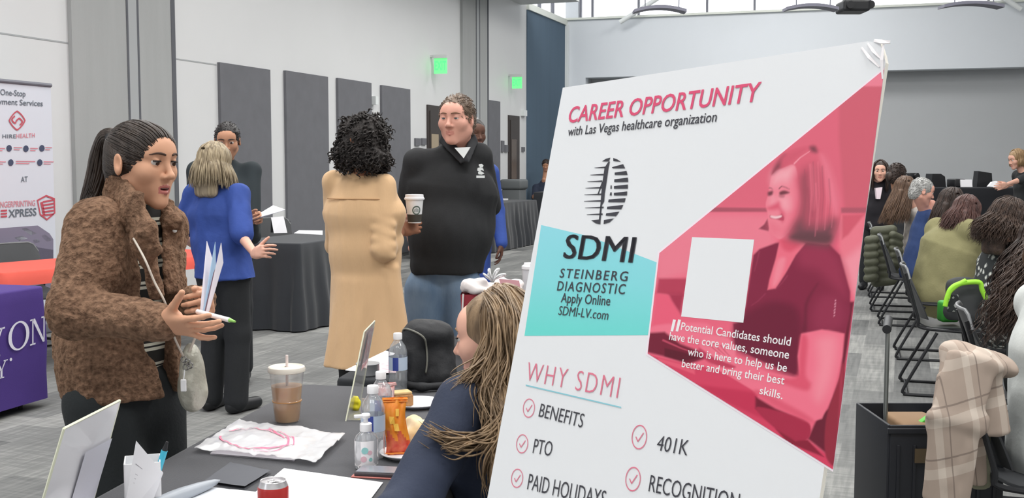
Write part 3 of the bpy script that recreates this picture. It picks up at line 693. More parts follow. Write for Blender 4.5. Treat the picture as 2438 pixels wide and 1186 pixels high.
# striped oval emblem
em_ = lambda L: [PP(1370 + x / 6.24, 360 + y / 6.24, .001) for x, y in L]
mb = MB()
for L in ([(400, 155), (460, 115), (525, 98), (500, 155)], [(568, 103), (630, 125), (682, 160), (570, 150)], [(240, 1030), (380, 1015), (375, 1088), (310, 1075)], [(430, 1025), (580, 1000), (510, 1060), (425, 1085)],
          [(500, 155), (518, 155), (497, 250), (440, 245)], [(440, 245), (497, 250), (470, 450), (400, 520)], [(400, 520), (470, 450), (440, 640), (385, 700)], [(385, 700), (440, 640), (432, 750), (400, 800), (378, 790)], [(378, 790), (400, 800), (380, 1020), (355, 1020)],
          [(402, 455), (330, 652), (350, 640), (415, 470)], [(530, 510), (545, 510), (545, 560), (525, 560)], [(525, 615), (545, 612), (545, 660), (515, 660)],
          [(548, 240), (715, 195), (745, 258), (560, 258)], [(590, 320), (765, 295), (780, 355), (590, 355)], [(585, 420), (785, 395), (790, 460), (582, 462)], [(580, 520), (785, 497), (785, 560), (578, 560)], [(578, 622), (775, 600), (770, 660), (578, 660)],
          [(500, 720), (752, 700), (735, 762), (493, 760)], [(478, 828), (718, 800), (685, 865), (475, 862)], [(465, 925), (660, 900), (605, 968), (455, 960)]): mb.poly(em_(L))
for y, x0, x1 in ((243, 290, 450), (350, 228, 425), (448, 185, 405), (545, 155, 400), (643, 140, 392), (740, 135, 385), (838, 148, 425), (938, 175, 410)): mb.poly(em_([(x0, y + 4), (x1, y - 12), (x1, y + 12), (x0, y + 10)]))
mb.build('striped_oval_emblem', M_ink, poster)
# easel behind the board
ez = empty('poster_easel', V(pc[0], pc[1] + .3, 0), 'black tripod easel behind the large white and red poster board', 'easel')
back = -en * .02
for s_, top in ((-.14, .15), (.14, .15)):
    a = UV(PW / 2 + s_ * .3, top) + back; b = UV(PW / 2 + s_ * .9, PH) + back; t = (b[2] - .012) / (a[2] - b[2]); foot = b + (b - a) * t
    mb = MB(); mb.tube([a, foot], .011, 10); mb.build('leg', M_blk, ez, smooth='auto')
a = UV(PW / 2, .18) + back * 1.5; mb = MB(); mb.tube([a, V(pc[0] + .10, pc[1] + .42, .012)], .011, 10); mb.build('leg', M_blk, ez, smooth='auto')
mb = MB(); c = UV(PW / 2, PH + .012) + en * .004 ; mb.box(c, (PW * .7, .02, .05), (eu, ev, en), bevel=.004); mb.build('ledge', M_blk, ez)
# ================================================================== draped tables, banner, chairs
M_cloth = mat('black_tablecloth', (62, 63, 68), 0.85, var=0.05, vscale=5, bump=0.15, bscale=300, sheen=.2)
M_clothd = mat('dark_tablecloth', (46, 49, 54), 0.85, var=0.06, vscale=4, bump=0.12, bscale=250, sheen=.2)
M_purple = mat('purple_tablecloth', (74, 52, 128), 0.75, var=0.06, vscale=3, bump=0.1, bscale=200)
M_red = mat('coral_red_tablecloth', (222, 92, 78), 0.75, var=0.05, vscale=4)
M_ply = mat('table_plywood', (150, 140, 126), 0.7)
M_paper = mat('white_paper', (238, 238, 242), 0.6)
M_chair = mat('chair_black_shell', (58, 60, 63), 0.5, var=0.05, vscale=4)
M_steel = mat('chair_frame_black', (40, 41, 44), 0.4, metal=.3)
M_grip = mat('chair_rim_grey', (120, 122, 124), 0.35)

def draped(name, P, du, L, dw, Wd, z, m, label, cat='table', group=None, folds=9, amp=.025, flare=.03, drop=None, seed=0, rim=None):
    """table under a floor-length cloth; P = one top corner, du/dw = directions of its two sides"""
    rg = np.random.default_rng(seed); P = np.asarray(P, float).copy(); P[2] = z; du, dw = unit(du), unit(dw); zb = .012 if drop is None else z - drop
    e = empty(name, V(*(P + du * L / 2 + dw * Wd / 2)[:2], 0), label, cat, group)
    per = []; nrm = []
    r = .03; cor = [(0, 0, -1, -1), (L, 0, 1, -1), (L, Wd, 1, 1), (0, Wd, -1, 1)]
    for i, (a, b, sa, sb) in enumerate(cor):
        c = V(a - sa * r, b - sb * r)
        a0 = (math.pi, 1.5 * math.pi, 0, .5 * math.pi)[i]
        for t in np.linspace(0, math.pi / 2, 7): d = V(math.cos(a0 + t), math.sin(a0 + t)); per.append(c + d * r); nrm.append(d)
        q, s2 = cor[(i + 1) % 4][:2], cor[(i + 1) % 4][2:]; nx = V(q[0] - s2[0] * r, q[1] - s2[1] * r); d = nrm[-1]; st = per[-1]; en_ = nx + d * r
        n = max(4, int(np.linalg.norm(en_ - st) / .035))
        for t in np.linspace(0, 1, n + 1)[1:-1]: per.append(st + (en_ - st) * t); nrm.append(d)
    per, nrm = np.array(per), np.array(nrm); n = len(per)
    sarc = np.concatenate([[0], np.cumsum(np.linalg.norm(np.diff(per, axis=0), axis=1))])
    wave = sum(np.sin(sarc * f + ph_) * a for f, ph_, a in zip(rg.uniform(5, folds * 2.2, 5), rg.uniform(0, 6.28, 5), rg.uniform(.4, 1, 5))) / 1.6
    G = []
    for h, off, wv in ((-.10, None, 0), (0.0, -.012, 0), (0.0, -.004, 0), (.004, .002, 0), (.014, .006, 0.02), (.12, .008, .2), (.3, .014, .5), (.5, .02, .75), (.75, .8 * flare, .95), (1.0, flare, 1.0)):
        if off is None: continue
        zz = z - h * (z - zb) if h > .05 else z - h
        q = per + nrm * (off + wv * amp * wave[:, None] + wv * amp * .6)
        G.append(np.concatenate([du * 0 + P + q[:, :1] * du + q[:, 1:] * dw - V(0, 0, 1) * (z - zz)], 0))
    mb = MB(); mb.grid(G, wrap=True); mb.poly(G[0])
    mb.build('tablecloth', m, e, smooth='auto')
    mb = MB(); mb.box(P + du * L / 2 + dw * Wd / 2 - V(0, 0, .022), (L - .04, Wd - .04, .03), (du, dw, V(0, 0, 1))); mb.build('tabletop', M_ply, e)
    for a in (.12, L - .12):
        for b in (.1, Wd - .1):
            c = P + du * a + dw * b; mb = MB(); mb.tube([V(c[0], c[1], z - .03), V(c[0], c[1], .0)], .015, 8); mb.build('leg', M_steel, e)
    return e

# purple cloth table with serif lettering
A_ = on_z(113, 967, .0); B_ = on_z(-160, 1049, .0); du = unit(A_ - B_); dw = V(-du[1], du[0], 0)
PT_Z = .755
P0 = A_ - du * 1.83
pt_ = draped('draped_table', P0, du, 1.83, dw, .76, PT_Z, M_purple, 'table under a purple cloth with white serif capitals, at the left edge', folds=3, amp=.012, flare=.012, seed=3, drop=.70)
M_white_ink = mat('cloth_white_print', (222, 220, 232), 0.6)
nrm_ = V(du[1], -du[0], 0); base_ = A_ + nrm_ * .035
def tp(px, py, o=0.0): return on_plane(px, py, base_ + nrm_ * o, nrm_)
def ser(t, BL, BR, TL, m=M_white_ink):
    vs, fs = letter(t, tp(*BL), tp(*BR), tp(*TL), 0.0); o = mk('lettering', vs, fs, m, pt_, smooth=False)
# serif capitals drawn as strokes (A N Y O N / I T Y), in cloth plane units
def glyph_strokes(ch):
    T = .17; s_ = .06
    if ch == 'Y': return [[(0, 1), (.22, 1), (.55, .47), (.43, .40)], [(.80, 1), (.90, 1), (.55, .44), (.47, .42)], [(.42, 0), (.58, 0), (.58, .48), (.42, .48)], [(.28, 0), (.72, 0), (.72, s_), (.28, s_)], [(-.08, 1 - s_), (.32, 1 - s_), (.32, 1), (-.08, 1)], [(.68, 1 - s_), (1.02, 1 - s_), (1.02, 1), (.68, 1)]]
    if ch == 'N': return [[(.08, 0), (.16, 0), (.16, 1), (.08, 1)], [(.06, 1), (.26, 1), (.94, 0), (.80, 0)], [(.84, .0), (.92, 0), (.92, 1), (.84, 1)], [(-.06, 0), (.30, 0), (.30, s_), (-.06, s_)], [(.70, 1 - s_), (1.06, 1 - s_), (1.06, 1), (.70, 1)], [(-.06, 1 - s_), (.2, 1 - s_), (.2, 1), (-.06, 1)]]
    if ch == 'A': return [[(.0, 0), (.10, 0), (.52, .95), (.46, 1)], [(.44, 1), (.56, 1), (1.0, 0), (.80, 0)], [(.25, .33), (.72, .33), (.70, .39), (.27, .39)], [(-.1, 0), (.24, 0), (.24, s_), (-.1, s_)], [(.68, 0), (1.1, 0), (1.1, s_), (.68, s_)]]
    if ch == 'T': return [[(.42, 0), (.58, 0), (.58, 1), (.42, 1)], [(0, 1 - s_), (1, 1 - s_), (1, 1), (0, 1)], [(0, .8), (.05, .8), (.05, 1), (0, 1)], [(.95, .8), (1, .8), (1, 1), (.95, 1)], [(.28, 0), (.72, 0), (.72, s_), (.28, s_)]]
    if ch == 'O':
        out = []; N_ = 28
        for i in range(N_):
            a, b = 2 * math.pi * i / N_, 2 * math.pi * (i + 1) / N_
            f1 = lambda t: (.5 + .52 * math.cos(t), .5 + .52 * math.sin(t)); f2 = lambda t: (.5 + .36 * math.cos(t), .5 + .46 * math.sin(t))
            out.append([f1(a), f1(b), f2(b), f2(a)])
        return out
    return []
def word(chars, BL, BR, TL, wds):
    BL, BR, TL = tp(*BL), tp(*BR), tp(*TL); U = BR - BL; W_ = TL - BL; mb = MB()
    for ch, x0, x1 in wds:
        for st in glyph_strokes(ch): mb.poly([BL + U * (x0 + (x1 - x0) * x) + W_ * y for x, y in st])
    mb.build('lettering', M_white_ink, pt_)
for ch, BL, BR, hh in (('N', (-80, 873), (-36, 859), 68), ('Y', (-28, 857), (11, 845), 68), ('O', (21, 840), (69, 825), 67), ('N', (74, 823), (109, 812), 62), ('T', (-47, 916), (-17, 907), 42), ('Y', (-11, 905), (18, 897), 42)):
    word(ch, BL, BR, (BL[0], BL[1] - hh), [(ch, 0, 1)])
mb = MB(); c = tp(26, 856); mb.poly([c + .010 * (math.cos(a) * du + math.sin(a) * V(0, 0, 1)) for a in np.linspace(0, 6.28, 14)[:-1]]); mb.build('mark', M_white_ink, pt_)

# coral red table beyond it
rd = unit(V(.55, .835, 0)); rq = V(-rd[1], rd[0], 0)
red = draped('draped_table', on_z(4, 650, .76), rd, 2.14, rq, .76, .76, M_red, 'table under a coral red cloth behind the woman in the brown fleece jacket', seed=5, folds=6, amp=.006, drop=.10)
# black tables on the left
bt0 = on_z(715, 790, 0); WL = -WN
t_near = draped('draped_table', bt0, WD, 1.83, WL, .76, .80, M_clothd, 'black draped table in front of the charcoal panels, holding a small tent sign', seed=8, folds=14, amp=.03, flare=.05)
r0 = on_z(1165, 603, 0)
t_far1 = draped('draped_table', r0 - WD * 1.5, WD, 1.83, WL, .70, .84, M_clothd, 'black draped table directly behind the man in the black polo shirt', seed=9, folds=14, amp=.03, flare=.05)
t_far2 = draped('draped_table', r0 + WD * .36, WD, 2.2, WL, .70, .84, M_clothd, 'black draped table right of the polo man, a white tilted card on it', seed=10, folds=14, amp=.03, flare=.06)
c = on_z(1232, 553, 0); t_blue = draped('draped_table', V(.45, 22.6, 0), FD, 1.6, V(-FD[1], FD[0], 0), .7, .95, M_clothd, 'black draped table in front of the slate blue wall', seed=11, folds=12)
t_stage = draped('draped_table', pt(2080, 480, 15.4), unit(V(.99, -.1, 0)), 3.2, unit(V(.1, .99, 0)), .8, 1.19, mat('black_table_skirt', (26, 28, 33), .85), 'tall black draped table in front of the far grey wall', seed=12, folds=10)

# pull-up banner by the left wall
bo = W0 + WD * -14.5 + WN * .55; bn = WN
def bp(px, py, o=0.0): return on_plane(px, py, bo + bn * o, bn)
M_ban = mat('banner_white', (214, 219, 229), 0.55); M_bink = mat('banner_grey_ink', (104, 112, 122), 0.6); M_bred = mat('banner_red_ink', (196, 84, 98), 0.6); M_bpk = mat('banner_pale_red_ink', (214, 140, 152), 0.6)
M_bnv = mat('banner_navy_ink', (70, 78, 104), 0.6); M_bpl = mat('banner_mauve_print', (132, 126, 146), 0.55)
TR, TL = bp(121, 206), bp(-190, 176); dB = unit(V(*(TR - TL)[:2], 0)); zt = TR[2]
bl_, br_ = bp(-190, 400), bp(127, 400)
def bq(base, z): return V(base[0], base[1], z)
ban = empty('pull_up_banner', V(*((bl_ + br_) / 2)[:2], 0), 'white pull-up banner with red shield logo, standing at the left edge', 'banner')
mb = MB(); mb.prism([bq(bl_, .10), bq(br_, .10), bq(br_, zt), bq(bl_, zt)], -bn * .004); mb.build('banner_sheet', M_ban, ban)
mb = MB(); mb.tube([bq(bl_, zt + .01), bq(br_, zt + .01)], .018, 10); mb.build('top_bar', M_mull, ban, smooth='auto')
mb = MB(); mb.box((bl_ + br_) / 2 * V(1, 1, 0) + V(0, 0, .05), (np.linalg.norm(br_ - bl_), .2, .1), (dB, bn, V(0, 0, 1)), bevel=.02); mb.build('base', M_mull, ban)
mb = MB(); mb.tube([bq((bl_ + br_) / 2, .08) - bn * .03, bq((bl_ + br_) / 2, zt) - bn * .03], .012, 8); mb.build('pole', M_mull, ban)
o_ = .004
def bt(t, BL, BR, TLp, m, bold=0.0, sp=1.0):
    vs, fs = letter(t, bp(*BL, o_), bp(*BR, o_), bp(*TLp, o_), bold, sp); mk('lettering', vs, fs, m, ban, smooth=False)
bt('One-Stop', (1, 226), (61, 230), (1, 212), M_bink, .01); bt('Employment Services', (-50, 246), (102, 253), (-50, 232), M_bink, .01)
bt('HIRE', (6, 329), (38, 329), (6, 320), M_bink, .012, 1.1); bt('HEALTH', (39, 329), (83, 327), (39, 319), M_bpk, .012, 1.1)
bt('AT', (50, 434), (66, 433), (50, 421), M_bink, .01); bt('FINGERPRINTING', (-8, 495), (84, 490), (-8, 481), M_bpk, .012); bt('XPRESS', (20, 518), (87, 513), (20, 500), M_bink, .02)
def bpoly(name, polys, m):
    mb = MB()
    for P in polys: mb.poly([bp(x, y, o_ + .001) for x, y in P])
    return mb.build(name, m, ban)
def ringp(cx, cy, rx, ry, k, n=24, e=2.0):
    pts = lambda s: [(cx + s * rx * math.copysign(abs(math.cos(a)) ** (2 / e), math.cos(a)), cy + s * ry * math.copysign(abs(math.sin(a)) ** (2 / e), math.sin(a))) for a in np.linspace(0, 2 * math.pi, n + 1)]
    a, b = pts(1), pts(k); return [[a[i], a[i + 1], b[i + 1], b[i]] for i in range(n)]
bpoly('logo_ring', ringp(41, 287, 20, 24, .84, e=1.3), M_bred)
bpoly('logo_mark', ringp(36, 285, 9, 10, .6, e=1.5)[4:18] + ringp(46, 290, 9, 10, .6, e=1.5)[12:] + ringp(46, 290, 9, 10, .6, e=1.5)[:5], M_bred)
for x, y in ((22, 353), (62, 354), (100, 353), (26, 387), (95, 387)): bpoly('icon', ringp(x, y, 6.5, 8, .0, 10), M_bnv)
tl_ = []
for x, y, wd in ((-8, 352, 20), (33, 350, 20), (72, 352, 18), (108, 350, 16), (-8, 384, 22), (38, 383, 46), (104, 384, 24)):
    tl_ += [[(x, y), (x + wd, y + .5), (x + wd, y + 2.5), (x, y + 2)], [(x, y + 5), (x + wd * .7, y + 5.5), (x + wd * .7, y + 7.5), (x, y + 7)]]
bpoly('small_lines', tl_, M_bpk)
sh = [(88, 476), (110, 464), (131, 472), (132, 508), (112, 525), (95, 512)]; ctr = (111, 494)
bpoly('shield', [[sh[i], sh[(i + 1) % 6], tuple(np.array(ctr) + .86 * (np.array(sh[(i + 1) % 6]) - ctr)), tuple(np.array(ctr) + .86 * (np.array(sh[i]) - ctr))] for i in range(6)]
      + [[(102 - i * .5, 479 + i * 8), (128, 474 + i * 8.5), (128, 478 + i * 8.5), (102 - i * .5, 483 + i * 8)] for i in range(5)] + [[(96, 482), (102, 480), (108, 512), (103, 512)]], M_bred)
bpoly('express_bars', [[(2, 500 + i * 7), (17, 499 + i * 7), (17, 503 + i * 7), (2, 504 + i * 7)] for i in range(3)], M_bred)
bpoly('photo_print', [[(-60, 548), (90, 537), (118, 556), (127, 570), (127, 700), (-60, 720)]], M_bpl)
bpoly('photo_detail', [[(50, 545), (62, 543), (88, 556), (74, 560)], [(34, 566), (52, 562), (66, 568), (46, 574)], [(98, 562), (108, 558), (124, 572), (112, 576)], [(78, 572), (90, 570), (96, 576), (82, 580)]], M_ban)
bpoly('photo_dark', [[(-60, 590), (60, 585), (127, 595), (127, 640), (-60, 650)]], M_bnv)

# ------------------------------------------------------------------ stacking chairs
def chair_proto():
    e = empty('stacking_chair', (0, 0, 0), 'black stacking chair', 'chair', 'black sled-base stacking chairs')
    # back shell: curved panel leaning back; sits at y<0 and the sitter faces +y
    nx, nz, t = 13, 12, .008; G = []
    def bk(u, v, off):
        hw = .225 * (1 - .12 * (1 - v) ** 2); rc = .075
        z0, z1 = .50, .84; top = z1
        x = u * hw; ue = abs(u)
        zt_ = top - max(0, ue - .68) ** 2 * .8
        z = z0 + (zt_ - z0) * v; y = -.20 - .10 * v - .02 * v * v + .05 * u * u + off
        return V(x, y, z)
    for off, flip in ((0, 1), (-t, -1)):
        G.append([[bk(u, v, off) for u in np.linspace(-1, 1, nx)[::flip]] for v in np.linspace(0, 1, nz)])
    mb = MB(); mb.grid(G[0]); mb.grid(G[1])
    loop0 = [G[0][0][i] for i in range(nx)] + [G[0][j][-1] for j in range(1, nz)] + [G[0][-1][i] for i in range(nx - 2, -1, -1)] + [G[0][j][0] for j in range(nz - 2, 0, -1)]
    loop1 = [p + V(0, -t, 0) for p in loop0]; mb.grid([loop0, loop1], wrap=True); mb.build('backrest', M_chair, e, smooth='auto')
    mb = MB(); mb.tube([G[0][-1][i] + V(0, -t / 2, .003) for i in range(nx)], .008, 8); mb.build('top_rim', M_grip, e, smooth='auto')
    G = [[V(u * (.215 + .01 * v), -.21 + .44 * v, .455 - .02 * (1 - u * u) * (1 - v) - (.05 * max(0, v - .8) / .2) * .8 + (.03 * (1 - v * 5) ** 2 if v < .2 else 0)) for u in np.linspace(-1, 1, 11)] for v in np.linspace(0, 1, 13)]
    mb = MB(); mb.grid(G); mb.grid([[p - V(0, 0, .01) for p in r[::-1]] for r in G])
    lp = [G[0][i] for i in range(11)] + [G[j][-1] for j in range(1, 13)] + [G[-1][i] for i in range(9, -1, -1)] + [G[j][0] for j in range(11, 0, -1)]
    mb.grid([lp, [p - V(0, 0, .01) for p in lp]], wrap=True); mb.build('seat', M_chair, e, smooth='auto')
    for sx in (-1, 1):
        x = .23 * sx
        P = [V(x * .95, -.30, .80), V(x, -.22, .52), V(x, -.19, .45), V(x, .10, .43), V(x, .17, .40), V(x * 1.06, .23, .06), V(x * 1.06, .215, .018), V(x * 1.06, .17, .011), V(x * 1.06, -.25, .011), V(x * 1.06, -.29, .02), V(x * 1.06, -.285, .07), V(x * .98, -.10, .42)]
        mb = MB(); mb.tube(bez(P, 60), .0105, 8); mb.build('leg', M_steel, e, smooth='auto')
    mb = MB(); mb.tube([V(-.24, -.27, .014), V(.24, -.27, .014)], .009, 8); mb.tube([V(-.24, .19, .014), V(.24, .19, .014)], .009, 8); mb.build('stretcher', M_steel, e, smooth='auto')
    return e
CH0 = chair_proto(); _first = [True]
def chair(x, y, face, label):
    e = CH0 if _first[0] else copy_tree(CH0); _first[0] = False
    e.location = (x, y, 0); e.rotation_euler = (0, 0, math.atan2(-face[0], face[1])); e['label'] = label; return e
# ================================================================== main table and what lies on it
TZ = .72
ta, tb_ = on_z(225, 1186, TZ), on_z(720, 915, TZ); TD = unit(tb_ - ta); TR_ = V(TD[1], -TD[0], 0)
t0 = tb_ - TD * 1.95
draped('draped_table', t0, TD, 1.95, TR_, .76, TZ, M_cloth, 'charcoal draped table in the foreground holding drinks, papers and snacks', seed=21, folds=12, amp=.02)
c2 = on_z(795, 905, TZ)
draped('draped_table', c2 + TD * .03, TD, 1.05, TR_, .78, TZ, mat('black_tablecloth_far', (44, 46, 50), .85), 'black draped table behind the foreground table, under the black backpack', seed=22, folds=12, amp=.015)
def T(px, py, dz=0.0): return on_z(px, py, TZ + dz)
M_clear = thin_glass('clear_plastic', (235, 240, 244), .25, .05, .10, .15); M_acr = thin_glass('acrylic', (236, 238, 240), .18, .04, .22, .12); M_acr2 = thin_glass('acrylic_milky', (246, 246, 250), .08, .1, .9, .05)
M_edge = mat('acrylic_edge', (236, 238, 214), .25); M_water = thin_glass('water', (224, 230, 236), .3, .03, .25, .2)
M_lblue = mat('label_blue', (60, 78, 160), .4); M_lpale = mat('label_pale_blue', (196, 212, 232), .4); M_capw = mat('cap_white', (240, 240, 242), .35)
M_coffee = mat('iced_coffee', (190, 132, 72), .35, c2=(216, 168, 110), vscale=14); M_foam = mat('coffee_foam', (216, 180, 150), .5); M_straw = mat('straw', (228, 214, 212), .4); M_cupc = thin_glass('cup_plastic', (244, 240, 236), .18, .15, .16, .12)

# iced coffee
c = T(684, 1004); h = .178
e = empty('iced_coffee_cup', c, 'clear plastic cup of iced coffee with lid and straw', 'cup')
mb = MB(); mb.lathe([(.0, .001), (.036, .001), (.038, .008), (.043, .06), (.044, .066), (.0425, .068), (.051, .150), (.054, .160)], c, 36); mb.build('cup', M_cupc, e, smooth='auto')
mb = MB(); mb.lathe([(.0, .004), (.0345, .004), (.0365, .010), (.0415, .062), (.0465, .112), (0, .112)], c, 36, ms=[0, 0, 0, 0, 1]); mb.build('coffee', [M_coffee, M_foam], e, smooth='auto')
mb = MB(); mb.lathe([(.040, .066), (.0445, .067), (.0445, .064)], c, 36); mb.build('ridge', M_coffee, e, smooth='auto')
mb = MB(); mb.lathe([(.052, .154), (.0565, .156), (.0570, .164), (.0545, .170), (.050, .172), (.046, .168), (.012, .169), (.006, .170)], c, 36); mb.build('lid', mat('cup_lid', (226, 220, 208), .3), e, smooth='auto')
mb = MB(); mb.tube([c + V(.0, .0, .02), c + V(.002, 0, .205)], .0042, 10); mb.build('straw', M_straw, e, smooth='auto')

def bottle(px, py, h, r, label, m_water=.85, cap_h=.02):
    c = T(px, py); k = h / .20; e = empty('water_bottle', c, label, 'bottle', 'small clear water bottles')
    body = [(0, .003), (r * .8, .0), (r * .95, .006), (r, .016), (r * .95, .03), (r, .04), (r * .96, .056), (r, .07), (r, .075), (r * .985, .078), (r * .985, .122), (r, .126), (r * .98, .140), (r * .8, .158), (r * .5, .172), (r * .40, .178), (r * .40, .186)]
    mb = MB(); mb.lathe([(a, z * k) for a, z in body], c, 28); mb.build('bottle_body', M_water, e, smooth='auto')
    mb = MB(); mb.lathe([(r * 1.005, .078 * k), (r * 1.005, .122 * k)], c, 40, m=0)
    n = 40
    for i, f in enumerate(mb.f): mb.m[i] = 1 if (i % n) in (27, 28, 29, 30, 18, 19, 8, 9) else 0
    mb.build('bottle_label', [M_lpale, M_lblue], e, smooth='auto')
    mb = MB(); mb.lathe([(r * .47, .180 * k), (r * .47, .199 * k), (r * .43, .201 * k), (0, .201 * k)], c, 24); mb.build('bottle_cap', M_capw, e, smooth='auto'); return e
bottle(948, 934, .205, .0325, 'clear water bottle with white cap standing beside the black backpack')
bottle(908, 1046, .195, .032, 'clear water bottle behind the orange snack bag, cap partly hidden')
bottle(889, 1090, .195, .0325, 'clear blue-labelled water bottle directly behind the hand sanitizer')
# hand sanitizer
c = T(872, 1116); e = empty('sanitizer_bottle', c, 'clear hand sanitizer pump bottle with white pump and pale label', 'bottle')
ax = (V(.95, .3, 0), V(-.3, .95, 0), V(0, 0, 1))
def oval(z, a, b, n=28): return [c + ax[0] * a * math.copysign(abs(math.cos(t)) ** .8, math.cos(t)) + ax[1] * b * math.copysign(abs(math.sin(t)) ** .8, math.sin(t)) + V(0, 0, z) for t in np.linspace(0, 2 * math.pi, n + 1)[:-1]]
mb = MB(); mb.grid([oval(z, a, b) for z, a, b in ((.001, .024, .014), (.004, .029, .018), (.02, .0305, .0195), (.075, .030, .0195), (.088, .026, .017), (.097, .016, .013), (.101, .012, .011))], wrap=True); mb.poly(oval(.001, .024, .014)); mb.build('bottle_body', M_water, e, smooth='auto')
mb = MB(); L = [[c + ax[0] * .0312 * math.cos(t) + ax[1] * .0208 * math.sin(t) + V(0, 0, z) for t in np.linspace(math.pi * 1.08, math.pi * 1.92, 14)] for z in (.012, .076)]; mb.grid(L); mb.build('bottle_label', mat('label_white', (246, 244, 246), .5), e, smooth='auto')
mb = MB()
for (u, z, r_, m) in ((.42, .052, .009, 0), (.58, .046, .006, 1), (.38, .030, .008, 1), (.6, .028, .005, 0)):
    t = math.pi * (1.08 + .84 * u); q = c + ax[0] * .0316 * math.cos(t) + ax[1] * .0212 * math.sin(t) + V(0, 0, z); tx = unit(-ax[0] * math.sin(t) + ax[1] * .66 * math.cos(t)); mb.poly([q + r_ * (math.cos(s_) * tx + math.sin(s_) * V(0, 0, 1)) for s_ in np.linspace(0, 6.28, 13)[:-1]], m)
mb.build('label_marks', [mat('mark_teal', (150, 206, 204), .5), mat('mark_rose', (226, 186, 196), .5)], e)
mb = MB(); mb.lathe([(.015, .099), (.0155, .101), (.0155, .118), (.013, .120), (.006, .121), (.006, .132), (.011, .133), (.012, .140), (.010, .144), (0, .145)], c, 24); mb.box(c + V(-.012, -.006, .139), (.034, .012, .008), (V(-.9, -.4, 0), V(.4, -.9, 0), V(0, 0, 1)), bevel=.002); mb.build('pump', M_capw, e, smooth='auto')
# orange snack bag and a red-white one
def snack(name, px, py, w_, h_, tilt, m1, m2, label, yaw=.2, th=.035):
    c = T(px, py); e = empty(name, c, label, 'snack bag'); U = V(math.cos(yaw), math.sin(yaw), 0); N = V(-math.sin(yaw), math.cos(yaw), 0); G0, G1 = [], []
    for j, v_ in enumerate(np.linspace(0, 1, 17)):
        r0, r1 = [], []
        for i, u_ in enumerate(np.linspace(-1, 1, 15)):
            edge = max(0, 1 - abs(u_) ** 3) * math.sin(math.pi * min(1, max(0, (v_ - .05) / .9))) ** .6
            wob = .004 * math.sin(9 * u_ + 3 * v_) * math.sin(11 * v_ + u_ * 2); ww = w_ / 2 * (1 - .10 * math.sin(math.pi * v_))
            p = c + U * (u_ * ww + .006 * math.sin(5 * v_ + 1)) + V(0, 0, .004 + h_ * v_) + N * (tilt * v_); r0.append(p - N * (th * .5 * edge + wob)); r1.append(p + N * (th * .5 * edge))
        G0.append(r0); G1.append(r1)
    mb = MB(); mb.grid(G0); nf = len(mb.f)
    for i in range(nf):
        v_, u_ = i // 14, i % 14; mb.m[i] = 1 if (v_ < 5 + 2 * math.sin(u_ * .9)) else 0
    mb.grid([r[::-1] for r in G1]); o = mb.build('bag', [m1, m2], e, smooth=True)
    mb = MB()
    for v_ in (.93, .97, .03): mb.tube([c + U * (s_ * w_ / 2) + V(0, 0, .004 + h_ * v_) + N * (tilt * v_ - .004) for s_ in (-.98, 0, .98)], .0018, 6)
    mb.build('crimp', m1, e); return e, G0, N
M_or = mat('snack_orange', (236, 130, 44), .3, c2=(246, 166, 60), vscale=20); M_rd = mat('snack_red', (206, 60, 46), .35, c2=(226, 120, 80), vscale=50); M_sw = mat('snack_white', (232, 226, 226), .35, c2=(214, 110, 100), vscale=45)
e, G, N = snack('snack_bag', 944, 1086, .068, .150, .03, M_or, M_rd, 'orange snack bag with red lower part, leaning beside the bottles', .15)
mb = MB()
for i0, j0, sz in ((9, 4, 3), (7, 6, 3), (11, 8, 2)): mb.poly([G[i0][j0] - N * .002, G[i0][j0 + sz] - N * .002, G[min(16, i0 + 2)][j0 + sz] - N * .002, G[min(16, i0 + 2)][j0] - N * .002])
mb.build('print', mat('snack_yellow', (250, 196, 84), .35), e)
snack('snack_bag', 926, 1010, .055, .12, .02, M_sw, M_rd, 'small red and white snack bag behind the water bottles', .3)
# plates and food
def plate_(px, py, r, label):
    c = T(px, py); mb = MB(); mb.lathe([(0, .004), (r * .68, .004), (r * .72, .006), (r * .97, .016), (r, .016), (r, .014), (r * .73, .002), (r * .66, .0005), (0, .0005)], c, 40); return tag(mb.build('paper_plate', mat('plate_white', (240, 240, 244), .5), smooth='auto'), label, 'plate')
plate_(992, 967, .085, 'white paper plate with brown cake near the black backpack')
c = T(958, 966, .006); e = empty('cake_slice', c, 'square brown cake slice with pale top on white plate', 'cake')
aX = (V(.92, .39, 0), V(-.39, .92, 0), V(0, 0, 1)); M_cake = mat('cake_brown', (150, 104, 66), .9, c2=(178, 134, 90), vscale=60, bump=.5, bscale=90)
mb = MB(); mb.box(c + V(0, 0, .020), (.062, .05, .038), aX, bevel=.006); mb.build('cake_body', M_cake, e, smooth='auto')
mb = MB(); mb.box(c + V(-.003, .002, .043), (.060, .046, .010), aX, bevel=.004); mb.build('cake_top', mat('cake_top', (206, 170, 116), .8, c2=(220, 190, 140), vscale=40), e, smooth='auto')
plate_(968, 1088, .072, 'white paper plate in front of the seated woman in navy, mostly hidden')
c = T(992, 1060, .006); P = [ell(c + V(0, 0, .03), (.035, .028, .032), k=.02), ell(c + V(-.01, .02, .062), (.022, .018, .02), k=.02), ell(c + V(.02, -.01, .045), (.024, .02, .026), k=.02), half(c, (0, 0, -1))]
v, f = sdf(P, .004, 1, [(.004, (60, 60, 60))]); tag(mk('pastry', v, f, mat('pastry_cream', (232, 206, 150), .8, c2=(240, 226, 196), vscale=30)), 'pale yellow pastry beside the sleeve of the navy jacket', 'pastry')
